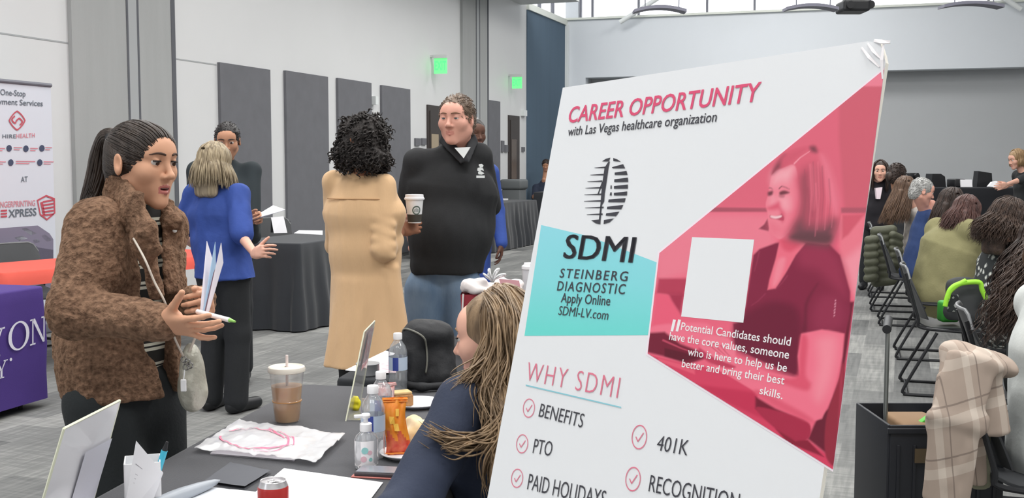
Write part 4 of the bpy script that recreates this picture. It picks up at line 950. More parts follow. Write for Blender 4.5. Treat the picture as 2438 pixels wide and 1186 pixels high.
# phone lying on a wallet
c = T(905, 1132); e = empty('phone', c, 'phone in dark case lying beside the hand sanitizer', 'phone'); aX = (unit(T(946, 1132) - T(868, 1128)), None, V(0, 0, 1)); aX = (aX[0], np.cross(aX[2], aX[0]), aX[2])
mb = MB(); mb.box(c + V(0, 0, .0075), (.118, .062, .013), aX, bevel=.004); mb.build('case', mat('phone_case', (66, 58, 62), .5), e, smooth='auto')
mb = MB(); mb.box(c + V(0, 0, .0155), (.108, .055, .002), aX); mb.build('screen', mat('phone_screen', (150, 152, 160), .12, spec=.8), e)
mb = MB(); mb.box(c + V(-.004, -.002, .0022), (.124, .066, .004), aX, bevel=.0015); mb.build('bumper', mat('case_pink', (196, 120, 112), .6), e, smooth='auto')
# slanted acrylic sign holder in the middle
def holder(name, A, B, C_, D, label, m, paper=None, th=.003):
    """A bottom near, B bottom far, C top far, D top near"""
    A, B, C_, D = (np.asarray(x, float) for x in (A, B, C_, D)); n = unit(np.cross(B - A, D - A)); base = (A + B) / 2
    e = empty(name, base, label, 'sign holder'); mb = MB(); mb.prism([A, B, C_, D], n * th); o = mb.build('sign_panel', m, e)
    mb = MB()
    for p, q in ((B, C_), (D, A), (C_, D)): mb.tube([p + n * th / 2, q + n * th / 2], th * .75, 6)
    mb.build('panel_edge', M_edge, e); s_ = n if n[0] > 0 else -n; s_ = unit(s_ * V(1, 1, 0)); mb = MB(); mb.prism([A, B, B + s_ * .07, A + s_ * .07], V(0, 0, .003)); mb.build('foot', m, e)
    if paper:
        for u0, u1, v0, v1, pm in paper:
            f = lambda u, v: A + (B - A) * u + (D - A) * v + n * th * 1.6
            mb = MB(); mb.poly([f(u0, v0), f(u1, v0), f(u1, v1), f(u0, v1)]); mb.poly([f(u0, v0) - n * th * 2.2, f(u1, v0) - n * th * 2.2, f(u1, v1) - n * th * 2.2, f(u0, v1) - n * th * 2.2][::-1]); mb.build('insert', pm, e)
    return e
zt = pt(865, 790, 3.36)[2]
holder('sign_holder', T(822, 1003), T(858, 950), pt(891, 764, 3.62), pt(866, 790, 3.40), 'slanted clear acrylic sign holder in the middle of the foreground table', M_acr, [(.35, .80, .48, .93, mat('insert_red_white', (232, 224, 228), .5, c2=(214, 120, 124), vscale=35))])
# yellow wrapped thing seen through it
c = T(846, 978); v, f = sdf([ell(c + V(0, 0, .022), (.019, .016, .024)), half(c, (0, 0, -1))], .003, 1, [(.004, (90, 90, 90))]); tag(mk('wrapped_sweet', v, f, mat('sweet_yellow', (226, 214, 40), .4)), 'small yellow wrapped sweet behind the slanted acrylic sign holder', 'sweet')
c = T(876, 893); mb = MB(); mb.lathe([(0, .0), (.040, .0), (.043, .004), (.043, .040), (.045, .044), (.043, .046), (0, .046)], c, 32); tag(mb.build('tin', mat('tin_grey', (150, 152, 156), .4), smooth='auto'), 'round grey tin behind the slanted acrylic sign holder', 'tin')
# big acrylic sign at the left
YL, YR = 2.2, 2.46
A = pt(70, 1316, YL); B = pt(217, 1218, YR); A[2] = B[2] = TZ + .002
holder('sign_holder', A, B, pt(283, 953, YR), pt(150, 1020, YL), 'large milky acrylic sign holder seen from behind, in the left foreground', M_acr2, [(.50, .97, .0, .66, mat('insert_paper', (214, 214, 224), .6))], .004)
# pen cup, pens and card
c = T(342, 1205); e = empty('pen_cup', c, 'white square pen cup with a turquoise pen, left end of the table', 'pen cup')
aX = (unit(V(.95, .3, 0)), unit(V(-.3, .95, 0)), V(0, 0, 1)); mb = MB(); w2 = .038
for s_ in (-1, 1): mb.box(c + aX[0] * s_ * w2 + V(0, 0, .055), (.003, w2 * 2, .11), aX); mb.box(c + aX[1] * s_ * w2 + V(0, 0, .055), (w2 * 2, .003, .11), aX)
mb.box(c + V(0, 0, .002), (w2 * 2, w2 * 2, .004), aX); mb.build('cup', M_capw, e)
def pen(a, b, r_, m, label, tipm=None, name='pen'):
    e = empty(name, a, label, 'pen', None); mb = MB(); mb.tube([a, a + (b - a) * .86], r_, 12); mb.build('barrel', m, e, smooth='auto'); d = unit(b - a)
    mb = MB(); mb.tube([a + (b - a) * .86, a + (b - a) * .9, b], [r_ * .9, r_ * .7, r_ * .4], 12); mb.build('pen_tip', tipm or m, e, smooth='auto'); return e
pen(c + V(.012, -.005, .006), pt(398, 1052, 2.46), .0075, mat('pen_turquoise', (70, 182, 210), .35), 'turquoise pen with dark tip standing in the white pen cup', M_blk)
mb = MB(); A, B, C_, D = pt(290, 1240, 2.34), pt(352, 1248, 2.40), pt(388, 1126, 2.42), pt(324, 1050, 2.36); 
A[2] = B[2] = TZ + .002
n = unit(np.cross(B - A, D - A)); e = empty('brochure', (A + B) / 2, 'white folded brochure card leaning against the pen cup', 'brochure')
mb.prism([A, B, C_, D], n * .0012); E_ = (A + B) / 2 + V(-.03, .05, 0); mb.prism([B, B + V(-.005, .055, 0), C_ + V(-.006, .012, 0), C_], n * .001); mb.build('card', M_paper, e)
mb = MB()
for u0, u1, v_ in ((.1, .9, .74), (.15, .55, .62), (.15, .8, .56), (.15, .7, .5), (.15, .75, .38), (.15, .6, .32), (.15, .7, .26)):
    for sg in (1.0, -1.0):
        f = lambda u, v: A + (B - A) * u + (D + (C_ - D) * u - A - (B - A) * u) * v + n * (.0006 + sg * .0012); d = .004 if v_ < .7 else .006
        mb.poly([f(u0, v_), f(u1, v_), f(u1, v_ + d * 1.5), f(u0, v_ + d * 1.5)])
mb.build('print_lines', mat('grey_print', (150, 146, 156), .6), e)
# clear bag of printed flyers
def flat(name, pix, label, cat, m, z0=.0015, wob=.0, n=14, th=.0015, fold=None):
    P = [T(*p) for p in pix]; A, B, C_, D = P; G = []
    for v_ in np.linspace(0, 1, n):
        r = []
        for u_ in np.linspace(0, 1, n * 2):
            q = (A * (1 - u_) + B * u_) * (1 - v_) + (D * (1 - u_) + C_ * u_) * v_; r.append(q)
        G.append(r)
    G = np.array(G); q = G.reshape(-1, 3); hgt = z0 + wob * (.5 + .5 * vnoise(q * V(22, 22, 1))) + wob * .35 * vnoise(q * V(70, 70, 1) + 9); q[:, 2] = TZ + np.maximum(hgt, .0008); G = q.reshape(G.shape)
    mb = MB(); mb.grid(G); mb.grid([[p - V(0, 0, 1) * min(th, p[2] - TZ - .0002) for p in r[::-1]] for r in G]); return tag(mb.build(name, m, smooth=True), label, cat), G
M_bag = thin_glass('bag_plastic', (252, 252, 255), .12, .2, .5, .2); M_bag.node_tree.nodes
o, G = flat('plastic_bag', [(462, 1078), (752, 1112), (822, 1046), (570, 1010)], 'crinkled clear plastic bag of flyers with a pink oval print', 'plastic bag', M_bag, .010, .012, 22)
o2, _ = flat('flyers', [(500, 1083), (700, 1100), (735, 1050), (580, 1024)], 'white flyers inside the crinkled clear plastic bag', 'flyers', mat('flyer_white', (236, 232, 238), .6), .004, .0, 8, .003)
cc, rx, ry = (606, 1060), 84, 25; mb = MB()
def bag_top(q): w_ = np.array([q]); return .010 + .012 * (.5 + .5 * vnoise(w_ * V(22, 22, 1)))[0] + .012 * .35 * vnoise(w_ * V(70, 70, 1) + 9)[0]
for s0, s1, t0, t1 in ((1.0, .94, -2.4, 3.4), (1.14, 1.10, -1.2, 1.6)):
    G_ = []
    for a in np.linspace(t0, t1, 60):
        r_ = []
        for s_ in np.linspace(s0, s1, 2): q = T(cc[0] + s_ * rx * math.cos(a), cc[1] + s_ * ry * math.sin(a) + .06 * s_ * rx * math.cos(a)); r_.append(q + V(0, 0, max(bag_top(q), .001) + .0025))
        G_.append(r_)
    mb.grid(G_)
mb.build('oval_print', mat('print_pink', (232, 120, 150), .6), o)
flat('fabric_pouch', [(488, 1152), (583, 1167), (645, 1128), (548, 1108)], 'dark grey flat pouch between the plastic bag and the white paper', 'pouch', mat('pouch_grey', (92, 94, 100), .8), .008, .002, 8, .008)
flat('paper_sheet', [(560, 1215), (850, 1235), (912, 1152), (676, 1118)], 'large white paper sheet under the red soda can', 'paper', M_paper, .003, .001, 8, .001)
flat('paper_sheet', [(370, 1240), (610, 1260), (640, 1178), (500, 1162)], 'white paper sheet at the bottom edge beside the rolled grey folder', 'paper', mat('paper_cool', (222, 226, 232), .5), .002, .002, 8, .001)
a, b = T(372, 1196, .02), T(524, 1140, .02); mb = MB(); n_ = unit(np.cross(b - a, V(0, 0, 1)))
mb.grid([[p + n_ * .014 * math.cos(t) * w1 + V(0, 0, .014 * math.sin(t) * w1) - V(0, 0, .004) for t in np.linspace(0, 2 * math.pi, 15)[:-1]] for p, w1 in zip(bez([a, (a + b) / 2, b], 9), (1, 1.1, 1.2, 1.2, 1.1, 1, .8, .55, .1))], wrap=True)
tag(mb.build('rolled_folder', mat('folder_grey', (164, 170, 178), .35), smooth=True), 'rolled silver grey folder at the front of the table', 'folder')
# soda can
c = T(652, 1272); r = .0325; e = empty('soda_can', c, 'red soda can with silver lid on the white paper', 'can')
mb = MB(); mb.lathe([(0, .004), (.024, .002), (.026, .001), (.031, .008), (r, .013), (r, .100), (.0315, .105)], c, 36); mb.build('can_body', mat('can_red', (190, 44, 44), .28, spec=.6, c2=(206, 66, 60), vscale=10), e, smooth='auto')
mb = MB(); mb.lathe([(.0315, .105), (.0275, .114), (.0272, .1165), (.0262, .1175), (.0250, .1165), (.0245, .113), (0, .113)], c, 36); mb.build('can_lid', mat('can_silver', (214, 212, 214), .25, metal=.6), e, smooth='auto')
mb = MB(); q = c + V(.007, -.006, .1136); mb.poly([q + V(.008 * math.cos(t), .006 * math.sin(t), 0) for t in np.linspace(0, 6.28, 17)[:-1]]); mb.build('opening', M_blk, e)
mb = MB(); mb.lathe([(.006, .0), (.0072, .0012), (.0085, .0)], c + V(-.004, .004, .1136), 16); mb.build('pull_tab', MATS['can_silver'], e, smooth='auto')
mb = MB(); L = [[c + (r + .0003) * V(math.cos(t), math.sin(t), 0) + V(0, 0, z + .012 * math.sin(2.5 * (t + 1.6)) ) for t in np.linspace(-2.6, -.6, 18)] for z in (.066, .074)]; mb.grid(L); mb.build('white_swirl', M_capw, e, smooth='auto')

# ------------------------------------------------------------------ on the second table: backpack, papers, gift bag, tumbler
M_pack = mat('backpack_black', (36, 37, 40), .7, var=.1, vscale=8, bump=.15, bscale=120); M_zip = mat('zip_grey', (120, 120, 112), .6)
c = T(1012, 928); Yb = c[1]; e = empty('backpack', c + V(0, .1, 0), 'black backpack with grey zip lying on the table behind the water bottle', 'backpack')
P = [sec(pt(975, 905, Yb + .06), pt(985, 800, Yb + .10), (1, .2, 0), (.050, .09), (.048, .085), k=.05), sec(pt(1045, 900, Yb + .10), pt(1040, 810, Yb + .14), (1, .2, 0), (.065, .10), (.062, .09), k=.05), sec(pt(1000, 785, Yb + .12), pt(1045, 788, Yb + .14), (0, 1, 0), (.09, .030), (.085, .030), k=.04), half(V(0, 0, TZ + .003), (0, 0, -1))]
v, f = sdf(P, .007, 1, [(.006, (14, 14, 14)), (.002, (50, 50, 50))]); mk('bag_body', v, f, M_pack, e)
def surf_pts(pix, Y): return [pt(x, y, Y) for x, y in pix]
v0 = v
def snap(p, d=V(0, 1, 0)):
    q = v0[np.argmin(np.linalg.norm((v0 - p) - np.outer((v0 - p) @ unit(p - V(0, 0, EYE)), unit(p - V(0, 0, EYE))), axis=1) + (v0[:, 1] - Yb) * .25)]; return q + V(0, -.004, .002)
Z_ = [snap(pt(x, y, Yb)) for x, y in ((945, 783), (965, 784), (990, 793), (1008, 806), (1016, 830), (1018, 860), (1016, 890))]
mb = MB(); mb.tube(bez(Z_, 24), .0035, 6); mb.build('zip', M_zip, e, smooth=True)
mb = MB(); mb.tube([pt(1000, 917, Yb - .02), pt(1004, 926, Yb - .03), pt(1012, 920, Yb - .02)], .004, 6); mb.build('buckle', M_capw, e)
P = [cap(pt(962, 915, Yb - .03), pt(1005, 922, Yb - .05), .014, .012), cap(pt(1005, 922, Yb - .05), pt(1060, 918, Yb - .02), .012, .014)]; v, f = sdf(P, .005, 1); mk('strap', v, f, M_pack, e)
def flat2(name, pix, label, m, dz):
    P = [T(*p, dz) for p in pix]; mb = MB(); mb.prism(P, V(0, 0, .0015)); return tag(mb.build(name, m), label, 'paper', 'papers on the second table')
flat2('flyer_sheet', [(822, 882), (918, 836), (940, 842), (900, 890)], 'white flyer on the second table, partly under the reddish one', M_paper, .002)
flat2('flyer_sheet', [(868, 890), (940, 850), (950, 888)], 'reddish printed flyer on the second table beside the water bottle', mat('flyer_reddish', (226, 214, 218), .6, c2=(218, 150, 160), vscale=40), .005)
# gift bag
Yg = 4.5; gb = V(pt(1170, 700, Yg)[0], Yg, TZ + .003); e = empty('gift_bag', gb, 'dark red gift bag with white tissue and ribbon on the second table', 'gift bag')
zt = pt(1170, 672, Yg)[2]; l, r_ = pt(1098, 700, Yg)[0], pt(1242, 700, Yg)[0]
M_gb = mat('gift_red', (150, 48, 60), .5); M_gw = mat('tissue_white', (236, 228, 226), .7)
P4 = lambda z, s_: [V(gb[0] + (l - gb[0]) * s_, Yg - .06 * s_, z), V(gb[0] + (r_ - gb[0]) * s_, Yg - .05 * s_, z), V(gb[0] + (r_ - gb[0]) * s_, Yg + .06 * s_, z), V(gb[0] + (l - gb[0]) * s_, Yg + .06 * s_, z)]
mb = MB(); mb.grid([P4(TZ + .004, .92), P4(zt - .045, 1.0)], wrap=True); mb.poly(P4(TZ + .004, .92)); mb.build('bag_body', M_gb, e)
P = [sec(pt(1108, 686, Yg), pt(1236, 690, Yg), (0, 0, 1), (.022, .065), (.020, .062), k=.02), cap(pt(1112, 678, Yg - .04), pt(1150, 672, Yg - .03), .022, .018), cap(pt(1190, 668, Yg), pt(1238, 676, Yg - .02), .02, .02)]
v, f = sdf(P, .006, 1, [(.010, (22, 22, 22)), (.003, (60, 60, 60))]); mk('tissue', v, f, M_gw, e)
mb = MB(); k0 = pt(1172, 668, Yg - .06)
for a_ in (-2.6, -2.0, -1.2, -.5): d = V(math.cos(a_), 0, -math.sin(a_)) ; mb.tube(bez([k0, k0 + d * .035 + V(0, -.02, .008), k0 + d * .05 + V(.01, 0, .0), k0 + d * .02, k0], 14), .0045, 6)
mb.tube([k0, pt(1162, 650, Yg - .05), pt(1158, 662, Yg - .05)], .004, 6); mb.build('ribbon', M_capw, e, smooth=True)
mb = MB(); mb.poly([pt(1188, 664, Yg - .075), pt(1236, 668, Yg - .07), pt(1240, 690, Yg - .07), pt(1196, 690, Yg - .075)]); mb.build('tag', mat('tag_pink', (226, 168, 176), .6), e)
mb = MB(); mb.tube([pt(1103, 700, Yg - .062), pt(1099, 770, Yg - .062)], .004, 6); mb.build('side_trim', M_gw, e)
c = V(pt(1266, 640, 4.80)[0], 4.80, TZ); z1 = pt(1266, 626, 4.80)[2] - TZ; e = empty('tumbler', c, 'tall pale tumbler with white lid at the left edge of the poster', 'tumbler')
mb = MB(); mb.lathe([(0, .002), (.032, .0), (.036, .01), (.042, z1 - .03), (.040, z1 - .025)], c, 28); mb.build('tumbler_body', mat('tumbler_grey', (196, 196, 200), .3), e, smooth='auto')
mb = MB(); mb.lathe([(.041, z1 - .03), (.045, z1 - .026), (.045, z1 - .014), (.036, z1 - .008), (.034, z1), (0, z1)], c, 28); mb.build('lid', M_capw, e, smooth='auto')

# ------------------------------------------------------------------ tent sign, papers, chair on the near black table
zb = .80
c = on_z(662, 556, zb); e = empty('tent_sign', c, 'small white tent sign on the near black draped table', 'sign')
A, B, C_, D = pt(652, 556, c[1]), pt(684, 553, c[1] + .05), pt(675, 515, c[1] + .08), pt(645, 518, c[1] + .04); A[2] = B[2] = zb + .002
n = unit(np.cross(B - A, D - A)); mb = MB(); mb.prism([A, B, C_, D], n * .004); mb.build('front_card', M_paper, e)
E_ = A + V(-.06, .12, 0); F_ = B + V(-.06, .12, 0); mb = MB(); mb.prism([D, C_, F_, E_], n * .004); mb.build('back_card', mat('tent_back', (60, 62, 66), .6), e)
q = A + (B - A) * .3 + (D - A) * .68; mb = MB(); nn = n if n[1] < 0 else -n
mb.prism([q + nn * .005, q + (B - A) * .14 + nn * .005, q + (B - A) * .16 + (D - A) * .14 + nn * .005, q + (D - A) * .12 + nn * .005], nn * .001); mb.build('small_mark', M_bink, e)
mb = MB(); P = [on_z(x, y, zb + .002) for x, y in ((700, 556), (768, 560), (768, 550), (712, 549))]; mb.prism(P, V(0, 0, .004)); tag(mb.build('paper_sheet', M_paper), 'white paper lying on the near black draped table beside the tent sign', 'paper')
c = on_z(668, 600, 0.0); chair(-2.85, 13.4, (.5, -.87), 'black chair behind the near black draped table, rounded back showing')
chair(-3.98, 9.05, (.835, -.55), 'black chair behind the coral red table, in front of the banner')
# white card, tray and bottle on the far run
zf = .84
c = on_z(1222, 472, zf); e = empty('tilted_card', c, 'white tilted card on the black table right of the polo man', 'card')
mb = MB(); A = pt(1222, 474, c[1]); mb.prism([A, pt(1234, 471, c[1] + .03), pt(1228, 447, c[1] + .04), pt(1216, 449, c[1])], V(.02, .05, 0)); mb.build('card', M_paper, e)
mb = MB(); A = pt(1228, 474, c[1] + .1); mb.prism([A, A + V(.06, .0, 0), A + V(.0, .02, .12)], V(0, .02, 0)); mb.build('stand', M_blk, e)
c = on_z(1196, 477, zf); mb = MB(); mb.box(c + V(0, 0, .015), (.22, .16, .03), (WD, WN, V(0, 0, 1)), bevel=.004); tag(mb.build('box_tray', M_capw), 'flat white box on the black table beside the tilted card', 'box')
c = on_z(1190, 470, zf) + V(0, .2, 0); mb = MB(); mb.lathe([(0, 0), (.05, 0), (.055, .02), (.055, .22), (.03, .26), (.02, .28), (0, .28)], c, 20); tag(mb.build('bottle_jug', thin_glass('jug_plastic', (150, 150, 186), .2, .1, .45, .1), smooth='auto'), 'violet tinted jug on the black table behind the flat white box', 'jug')
# rubbish bin by the narrow door
c = on_plane(1224, 540, W0 + WN * .45, WN); c = V(c[0], c[1], 0); e = empty('rubbish_bin', c, 'large grey rubbish bin below the narrow dark door', 'bin')
M_bin = mat('bin_grey', (104, 108, 110), .6); hb = 1.22
mb = MB(); mb.box(c + V(0, 0, hb * .42), (.40, .40, hb * .84), (WD, WN, V(0, 0, 1)), bevel=.03); mb.build('bin_body', M_bin, e, smooth='auto')
mb = MB(); mb.box(c + V(0, 0, hb * .92), (.46, .46, hb * .17), (WD, WN, V(0, 0, 1)), bevel=.05); mb.build('bin_lid', M_bin, e, smooth='auto')
# ================================================================== people: heads, hands, bodies
def frame(F, U=(0, 0, 1)):
    F = unit(F); R = unit(np.cross(F, U)); return R, F, np.cross(R, F)          # right, forward, up
def placed(v, O, fr, s=1.0):
    R, F, U = fr; return np.asarray(O) + s * (v[:, :1] * R + v[:, 1:2] * F + v[:, 2:3] * U)
def loc(O, fr, x, y, z, s=1.0): R, F, U = fr; return np.asarray(O) + s * (x * R + y * F + z * U)
def lidf(c, r, zc, up):
    def f(X, Y, Z): return np.maximum(np.sqrt((X - c[0]) ** 2 + (Y - c[1]) ** 2 + (Z - c[2]) ** 2) - r, (zc - Z) if up else (Z - zc))
    c = np.asarray(c); return (f, c - r, c + r, .0025, 'u')
EYE_P = (.0315, .0765, .012)
def head_prims(low=-.0055, female=True, full=1.0, jaw=1.0, nose=1.0, open_=0.0, lids=0.004, neck=.055, lips=1.0, ears=True, eyes=True, nk=None):
    P = [ell((0, -.014, .030), (.074, .096, .086), k=.02), ell((0, .028, -.022), (.062 * full, .062, .085), k=.03)]
    for s in (1, -1):
        P.append(cap((s * .052 * jaw, .0, -.055), (s * .014 * jaw, .070, -.098), .018 * full, .013, k=.03))
        P.append(ell((s * .040, .062, -.018), (.024 * full, .022, .024), k=.03))                     # cheek
        P.append(cap((s * .010, .083, .030), (s * .046, .066, .030), .0085, .008, k=.016))            # brow ridge
    P += [ell((0, .072, -.099), (.019 * jaw, .016, .015), k=.02), ell((0, .068, -.060), (.034, .022, .030), k=.02), ell((0, .060, .050), (.052, .030, .035), k=.03)]
    if eyes:
        for s in (1, -1): P.append(ell((s * .0325, .100, .013), (.018, .016, .0115), k=.014, op='s'))
    P += [cap((0, .086, .022), (0, .108 * 1.0, -.020), .0072 * nose, .0095 * nose, k=.012), ell((0, .110, -.024), (.0115 * nose, .0105, .0095), k=.008)]
    for s in (1, -1): P.append(ell((s * .0125 * nose, .096, -.028), (.008, .010, .0075), k=.007))
    for s in (1, -1): P.append(ell((s * .006, .101, -.0345), (.0035, .005, .0025), k=.002, op='s'))
    for s in (1, -1):
        P.append(cap((0, .0945, -.0535), (s * .021, .0825, -.0585), .0058 * lips, .003, k=.004))
        P.append(cap((0, .0925, -.0665 - open_), (s * .019, .0815, -.061 - open_ * .4), .0068 * lips, .003, k=.004))
    P.append(ell((0, .093, -.0595 - open_ * .5), (.018, .010, .0012 + open_ * .62), k=.002, op='s'))
    if eyes:
        for s in (1, -1):
            c = (s * EYE_P[0], EYE_P[1], EYE_P[2]); P.append(lidf(c, .0165, c[2] + lids, True)); P.append(lidf(c, .0160, c[2] + low, False))
    if ears:
        for s in (1, -1):
            P.append(ell((s * .079, -.008, -.002), (.009, .019, .032), R=((1, -.35 * s, 0), (.35 * s, 1, .25), (0, -.25, 1)), k=.008)); P.append(ell((s * .0885, -.003, .002), (.007, .010, .018), R=((1, -.3 * s, 0), (.3 * s, 1, .25), (0, -.25, 1)), k=.004, op='s'))
    P.append(cap((0, -.022, -.05), (0, -.042, -.13) if nk is None else nk, neck, neck * 1.02, k=.03))
    return P
def head(O, fr, s=1.0, res=.0036, J=None, **k):
    if J is not None:
        d = (np.asarray(J['neck']) - np.asarray(O)) / s; q = V(d @ fr[0], d @ fr[1], d @ fr[2]); k['nk'] = q - unit(q - V(0, -.022, -.05)) * .02
    open_ = k.get('open_', 0.0)
    v, f = sdf(head_prims(**k), res, smooth=1); global LAST_HEAD; LAST_HEAD = v
    c = v[f].mean(1); m = np.zeros(len(f), np.int32)
    lz = -.0535 - .2 * np.abs(c[:, 0]); m[(c[:, 1] > .082) & (np.abs(c[:, 0]) < .0215) & (c[:, 2] < -.0485 - .15 * np.abs(c[:, 0])) & (c[:, 2] > -.0735 - open_ + .45 * np.abs(c[:, 0]) * .5)] = 1
    if open_ > 0: m[(np.abs(c[:, 0]) < .017) & (c[:, 1] > .07) & (c[:, 1] < .0905) & (np.abs(c[:, 2] + .0595 + open_ * .5) < .5 * open_ + .001)] = 2
    return placed(v, O, fr, s), f, m
def uvsphere(c, r, n=12):
    vs, fs = [], []
    for i in range(n + 1):
        for j in range(2 * n): a, b = math.pi * i / n, math.pi * j / n; vs.append(V(c[0] + r * math.sin(a) * math.cos(b), c[1] + r * math.sin(a) * math.sin(b), c[2] + r * math.cos(a)))
    for i in range(n):
        for j in range(2 * n): fs.append((i * 2 * n + j, (i + 1) * 2 * n + j, (i + 1) * 2 * n + (j + 1) % (2 * n), i * 2 * n + (j + 1) % (2 * n)))
    return np.array(vs), np.array(fs, np.int64)
M_eyew = mat('eye_white', (206, 198, 192), 0.25); M_irisd = mat('eye_iris_brown', (64, 42, 30), 0.2); M_lash = mat('lash_dark', (36, 28, 26), 0.6)
M_mouth = mat('mouth_dark', (92, 40, 40), 0.5)
def face_parts(root, O, fr, s, brow, gaze=(0, 1, -.1), lids=.004, lash=True, brow_w=.0027, iris=M_irisd):
    for sd in (1, -1):
        c = V(sd * EYE_P[0], EYE_P[1], EYE_P[2]); v, f = uvsphere(c, .0148)
        g = unit(gaze); d = (v[f].mean(1) - c) @ g / .0148; m = (d > .84).astype(np.int32); mk('eye', placed(v, O, fr, s), f, [M_eyew, iris], root, midx=m)
        P = [V(sd * (.012 + .042 * t), .094 - .026 * t ** 1.7 + .001, .0335 + .0065 * math.sin(math.pi * min(1, t * 1.1) * .80) - .005 * t) for t in np.linspace(0, 1, 9)]
        for q in P:
            fv = LAST_HEAD[LAST_HEAD[:, 1] > .02]; q[1] = fv[np.argmin((fv[:, 0] - q[0]) ** 2 + (fv[:, 2] - q[2]) ** 2)][1] + .0008
        mb = MB(); mb.tube([loc(O, fr, *p, s) for p in P], [brow_w * s * q for q in (.8, 1.1, 1.15, 1.1, 1, .9, .75, .55, .3)], 8); mb.build('eyebrow', brow, root, smooth=True)
        if lash:
            Q = [c + .0172 * unit(V(sd * math.sin(a), math.cos(a), 0)) * math.sqrt(max(0, 1 - (lids / .0165) ** 2)) + V(0, 0, lids) for a in np.linspace(-.75, 1.05, 11)]
            mb = MB(); mb.tube([loc(O, fr, *p, s) for p in Q], .0021 * s, 6); mb.build('eyelash', M_lash, root, smooth=True)

def hand_prims(curl=(.35, .4, .45, .5), spread=.08, thumb=(.55, .25), left=False, fat=1.0, point=None):
    """wrist at 0, fingers along +x, thumb on +y; the palm faces -z for a right hand"""
    zs = -1.0 if not left else 1.0; P = []
    base = [(.086, .030), (.090, .010), (.086, -.010), (.078, -.028)]; Ls = [(.042, .026, .020), (.046, .030, .021), (.042, .028, .020), (.033, .021, .018)]
    P.append(sec((-.01, 0, 0), (.03, 0, 0), (0, 1, 0), (.029, .021), (.034, .018), k=.02))
    for (bx, by) in base: P.append(cap((.012, by * .55, 0), (bx, by, 0), .0145 * fat, .0105 * fat, k=.014))
    P.append(cap((.02, .018, zs * .008), (.05, .024, zs * .010), .016, .014, k=.015)); P.append(cap((.02, -.018, zs * .006), (.06, -.024, zs * .006), .014, .012, k=.012))
    for i, ((bx, by), L, cu) in enumerate(zip(base, Ls, curl)):
        cu3 = cu if hasattr(cu, '__len__') else (cu * .8, cu * 1.1, cu * .7); sp = spread * (1.5 - i) ; a = 0; p = V(bx - .004, by, 0); r = .0092 * fat
        for j in range(3):
            a += cu3[j]; d = V(math.cos(a) * math.cos(sp), math.cos(a) * math.sin(sp), zs * math.sin(a)); q = p + d * L[j]
            P.append(cap(p, q, r, r * .9, k=.0035)); p = q; r *= .9
    t1, t2 = thumb; p = V(.020, .024, zs * .006); d = unit(V(math.cos(t1), math.sin(t1), zs * .35)); q = p + d * .045; P.append(cap(p, q, .0145, .0115, k=.012))
    d = unit(V(math.cos(t1 - t2), math.sin(t1 - t2), zs * .4)); r_ = q + d * .032; P.append(cap(q, r_, .0112, .0100, k=.004)); d = unit(V(math.cos(t1 - 2 * t2), math.sin(t1 - 2 * t2), zs * .4)); P.append(cap(r_, r_ + d * .024, .0100, .0080, k=.003))
    return P
def hand(wrist, fdir, tdir, left=False, s=1.0, res=.0032, **k):
    x = unit(fdir); y = np.asarray(tdir, float); y = unit(y - x * np.dot(x, y)); z = np.cross(x, y)
    v, f = sdf(hand_prims(left=left, **k), res, smooth=1)
    return np.asarray(wrist) + s * (v[:, :1] * x + v[:, 1:2] * y + v[:, 2:3] * z), f, 0

def skel(base, face, H=1.7, sit=False, lean=0.0, seat=.46):
    """joints of a person of height H over a floor point; lean pitches the trunk forward (radians)"""
    fr = frame((face[0], face[1], 0)); k = H / 1.7; J = {'fr': fr, 'k': k}
    B = V(base[0], base[1], 0)
    def L(x, y, z): return loc(B, fr, x * k, y * k, z)
    pz = (seat + .10) if sit else .93 * k
    J['pelvis'] = L(0, 0, pz)
    def T(x, y, h):                                                     # point on the trunk, h above the pelvis
        yy, zz = y * math.cos(lean) + h * math.sin(lean), h * math.cos(lean) - y * math.sin(lean); return L(x, yy, pz + zz * k)
    J['waist'] = T(0, .005, .14); J['chest'] = T(0, .0, .32); J['neck'] = T(0, -.015, .50); J['head'] = T(0, .03, .655)
    for n, s in (('R', 1), ('L', -1)):
        J['sh' + n] = T(s * .175, -.01, .455); J['hip' + n] = L(s * .085, 0, pz - .03)
        J['el' + n] = T(s * .23, -.03, .17); J['wr' + n] = T(s * .24, .08, -.06)
        if sit:
            J['kn' + n] = L(s * .11, .44, seat + .06); J['an' + n] = L(s * .11, .42, .09); J['toe' + n] = L(s * .12, .58, .035)
        else:
            J['kn' + n] = L(s * .095, .015, .50 * k); J['an' + n] = L(s * .10, -.02, .09); J['toe' + n] = L(s * .125, .15, .035)
    J['T'] = T; J['Lc'] = L
    return J
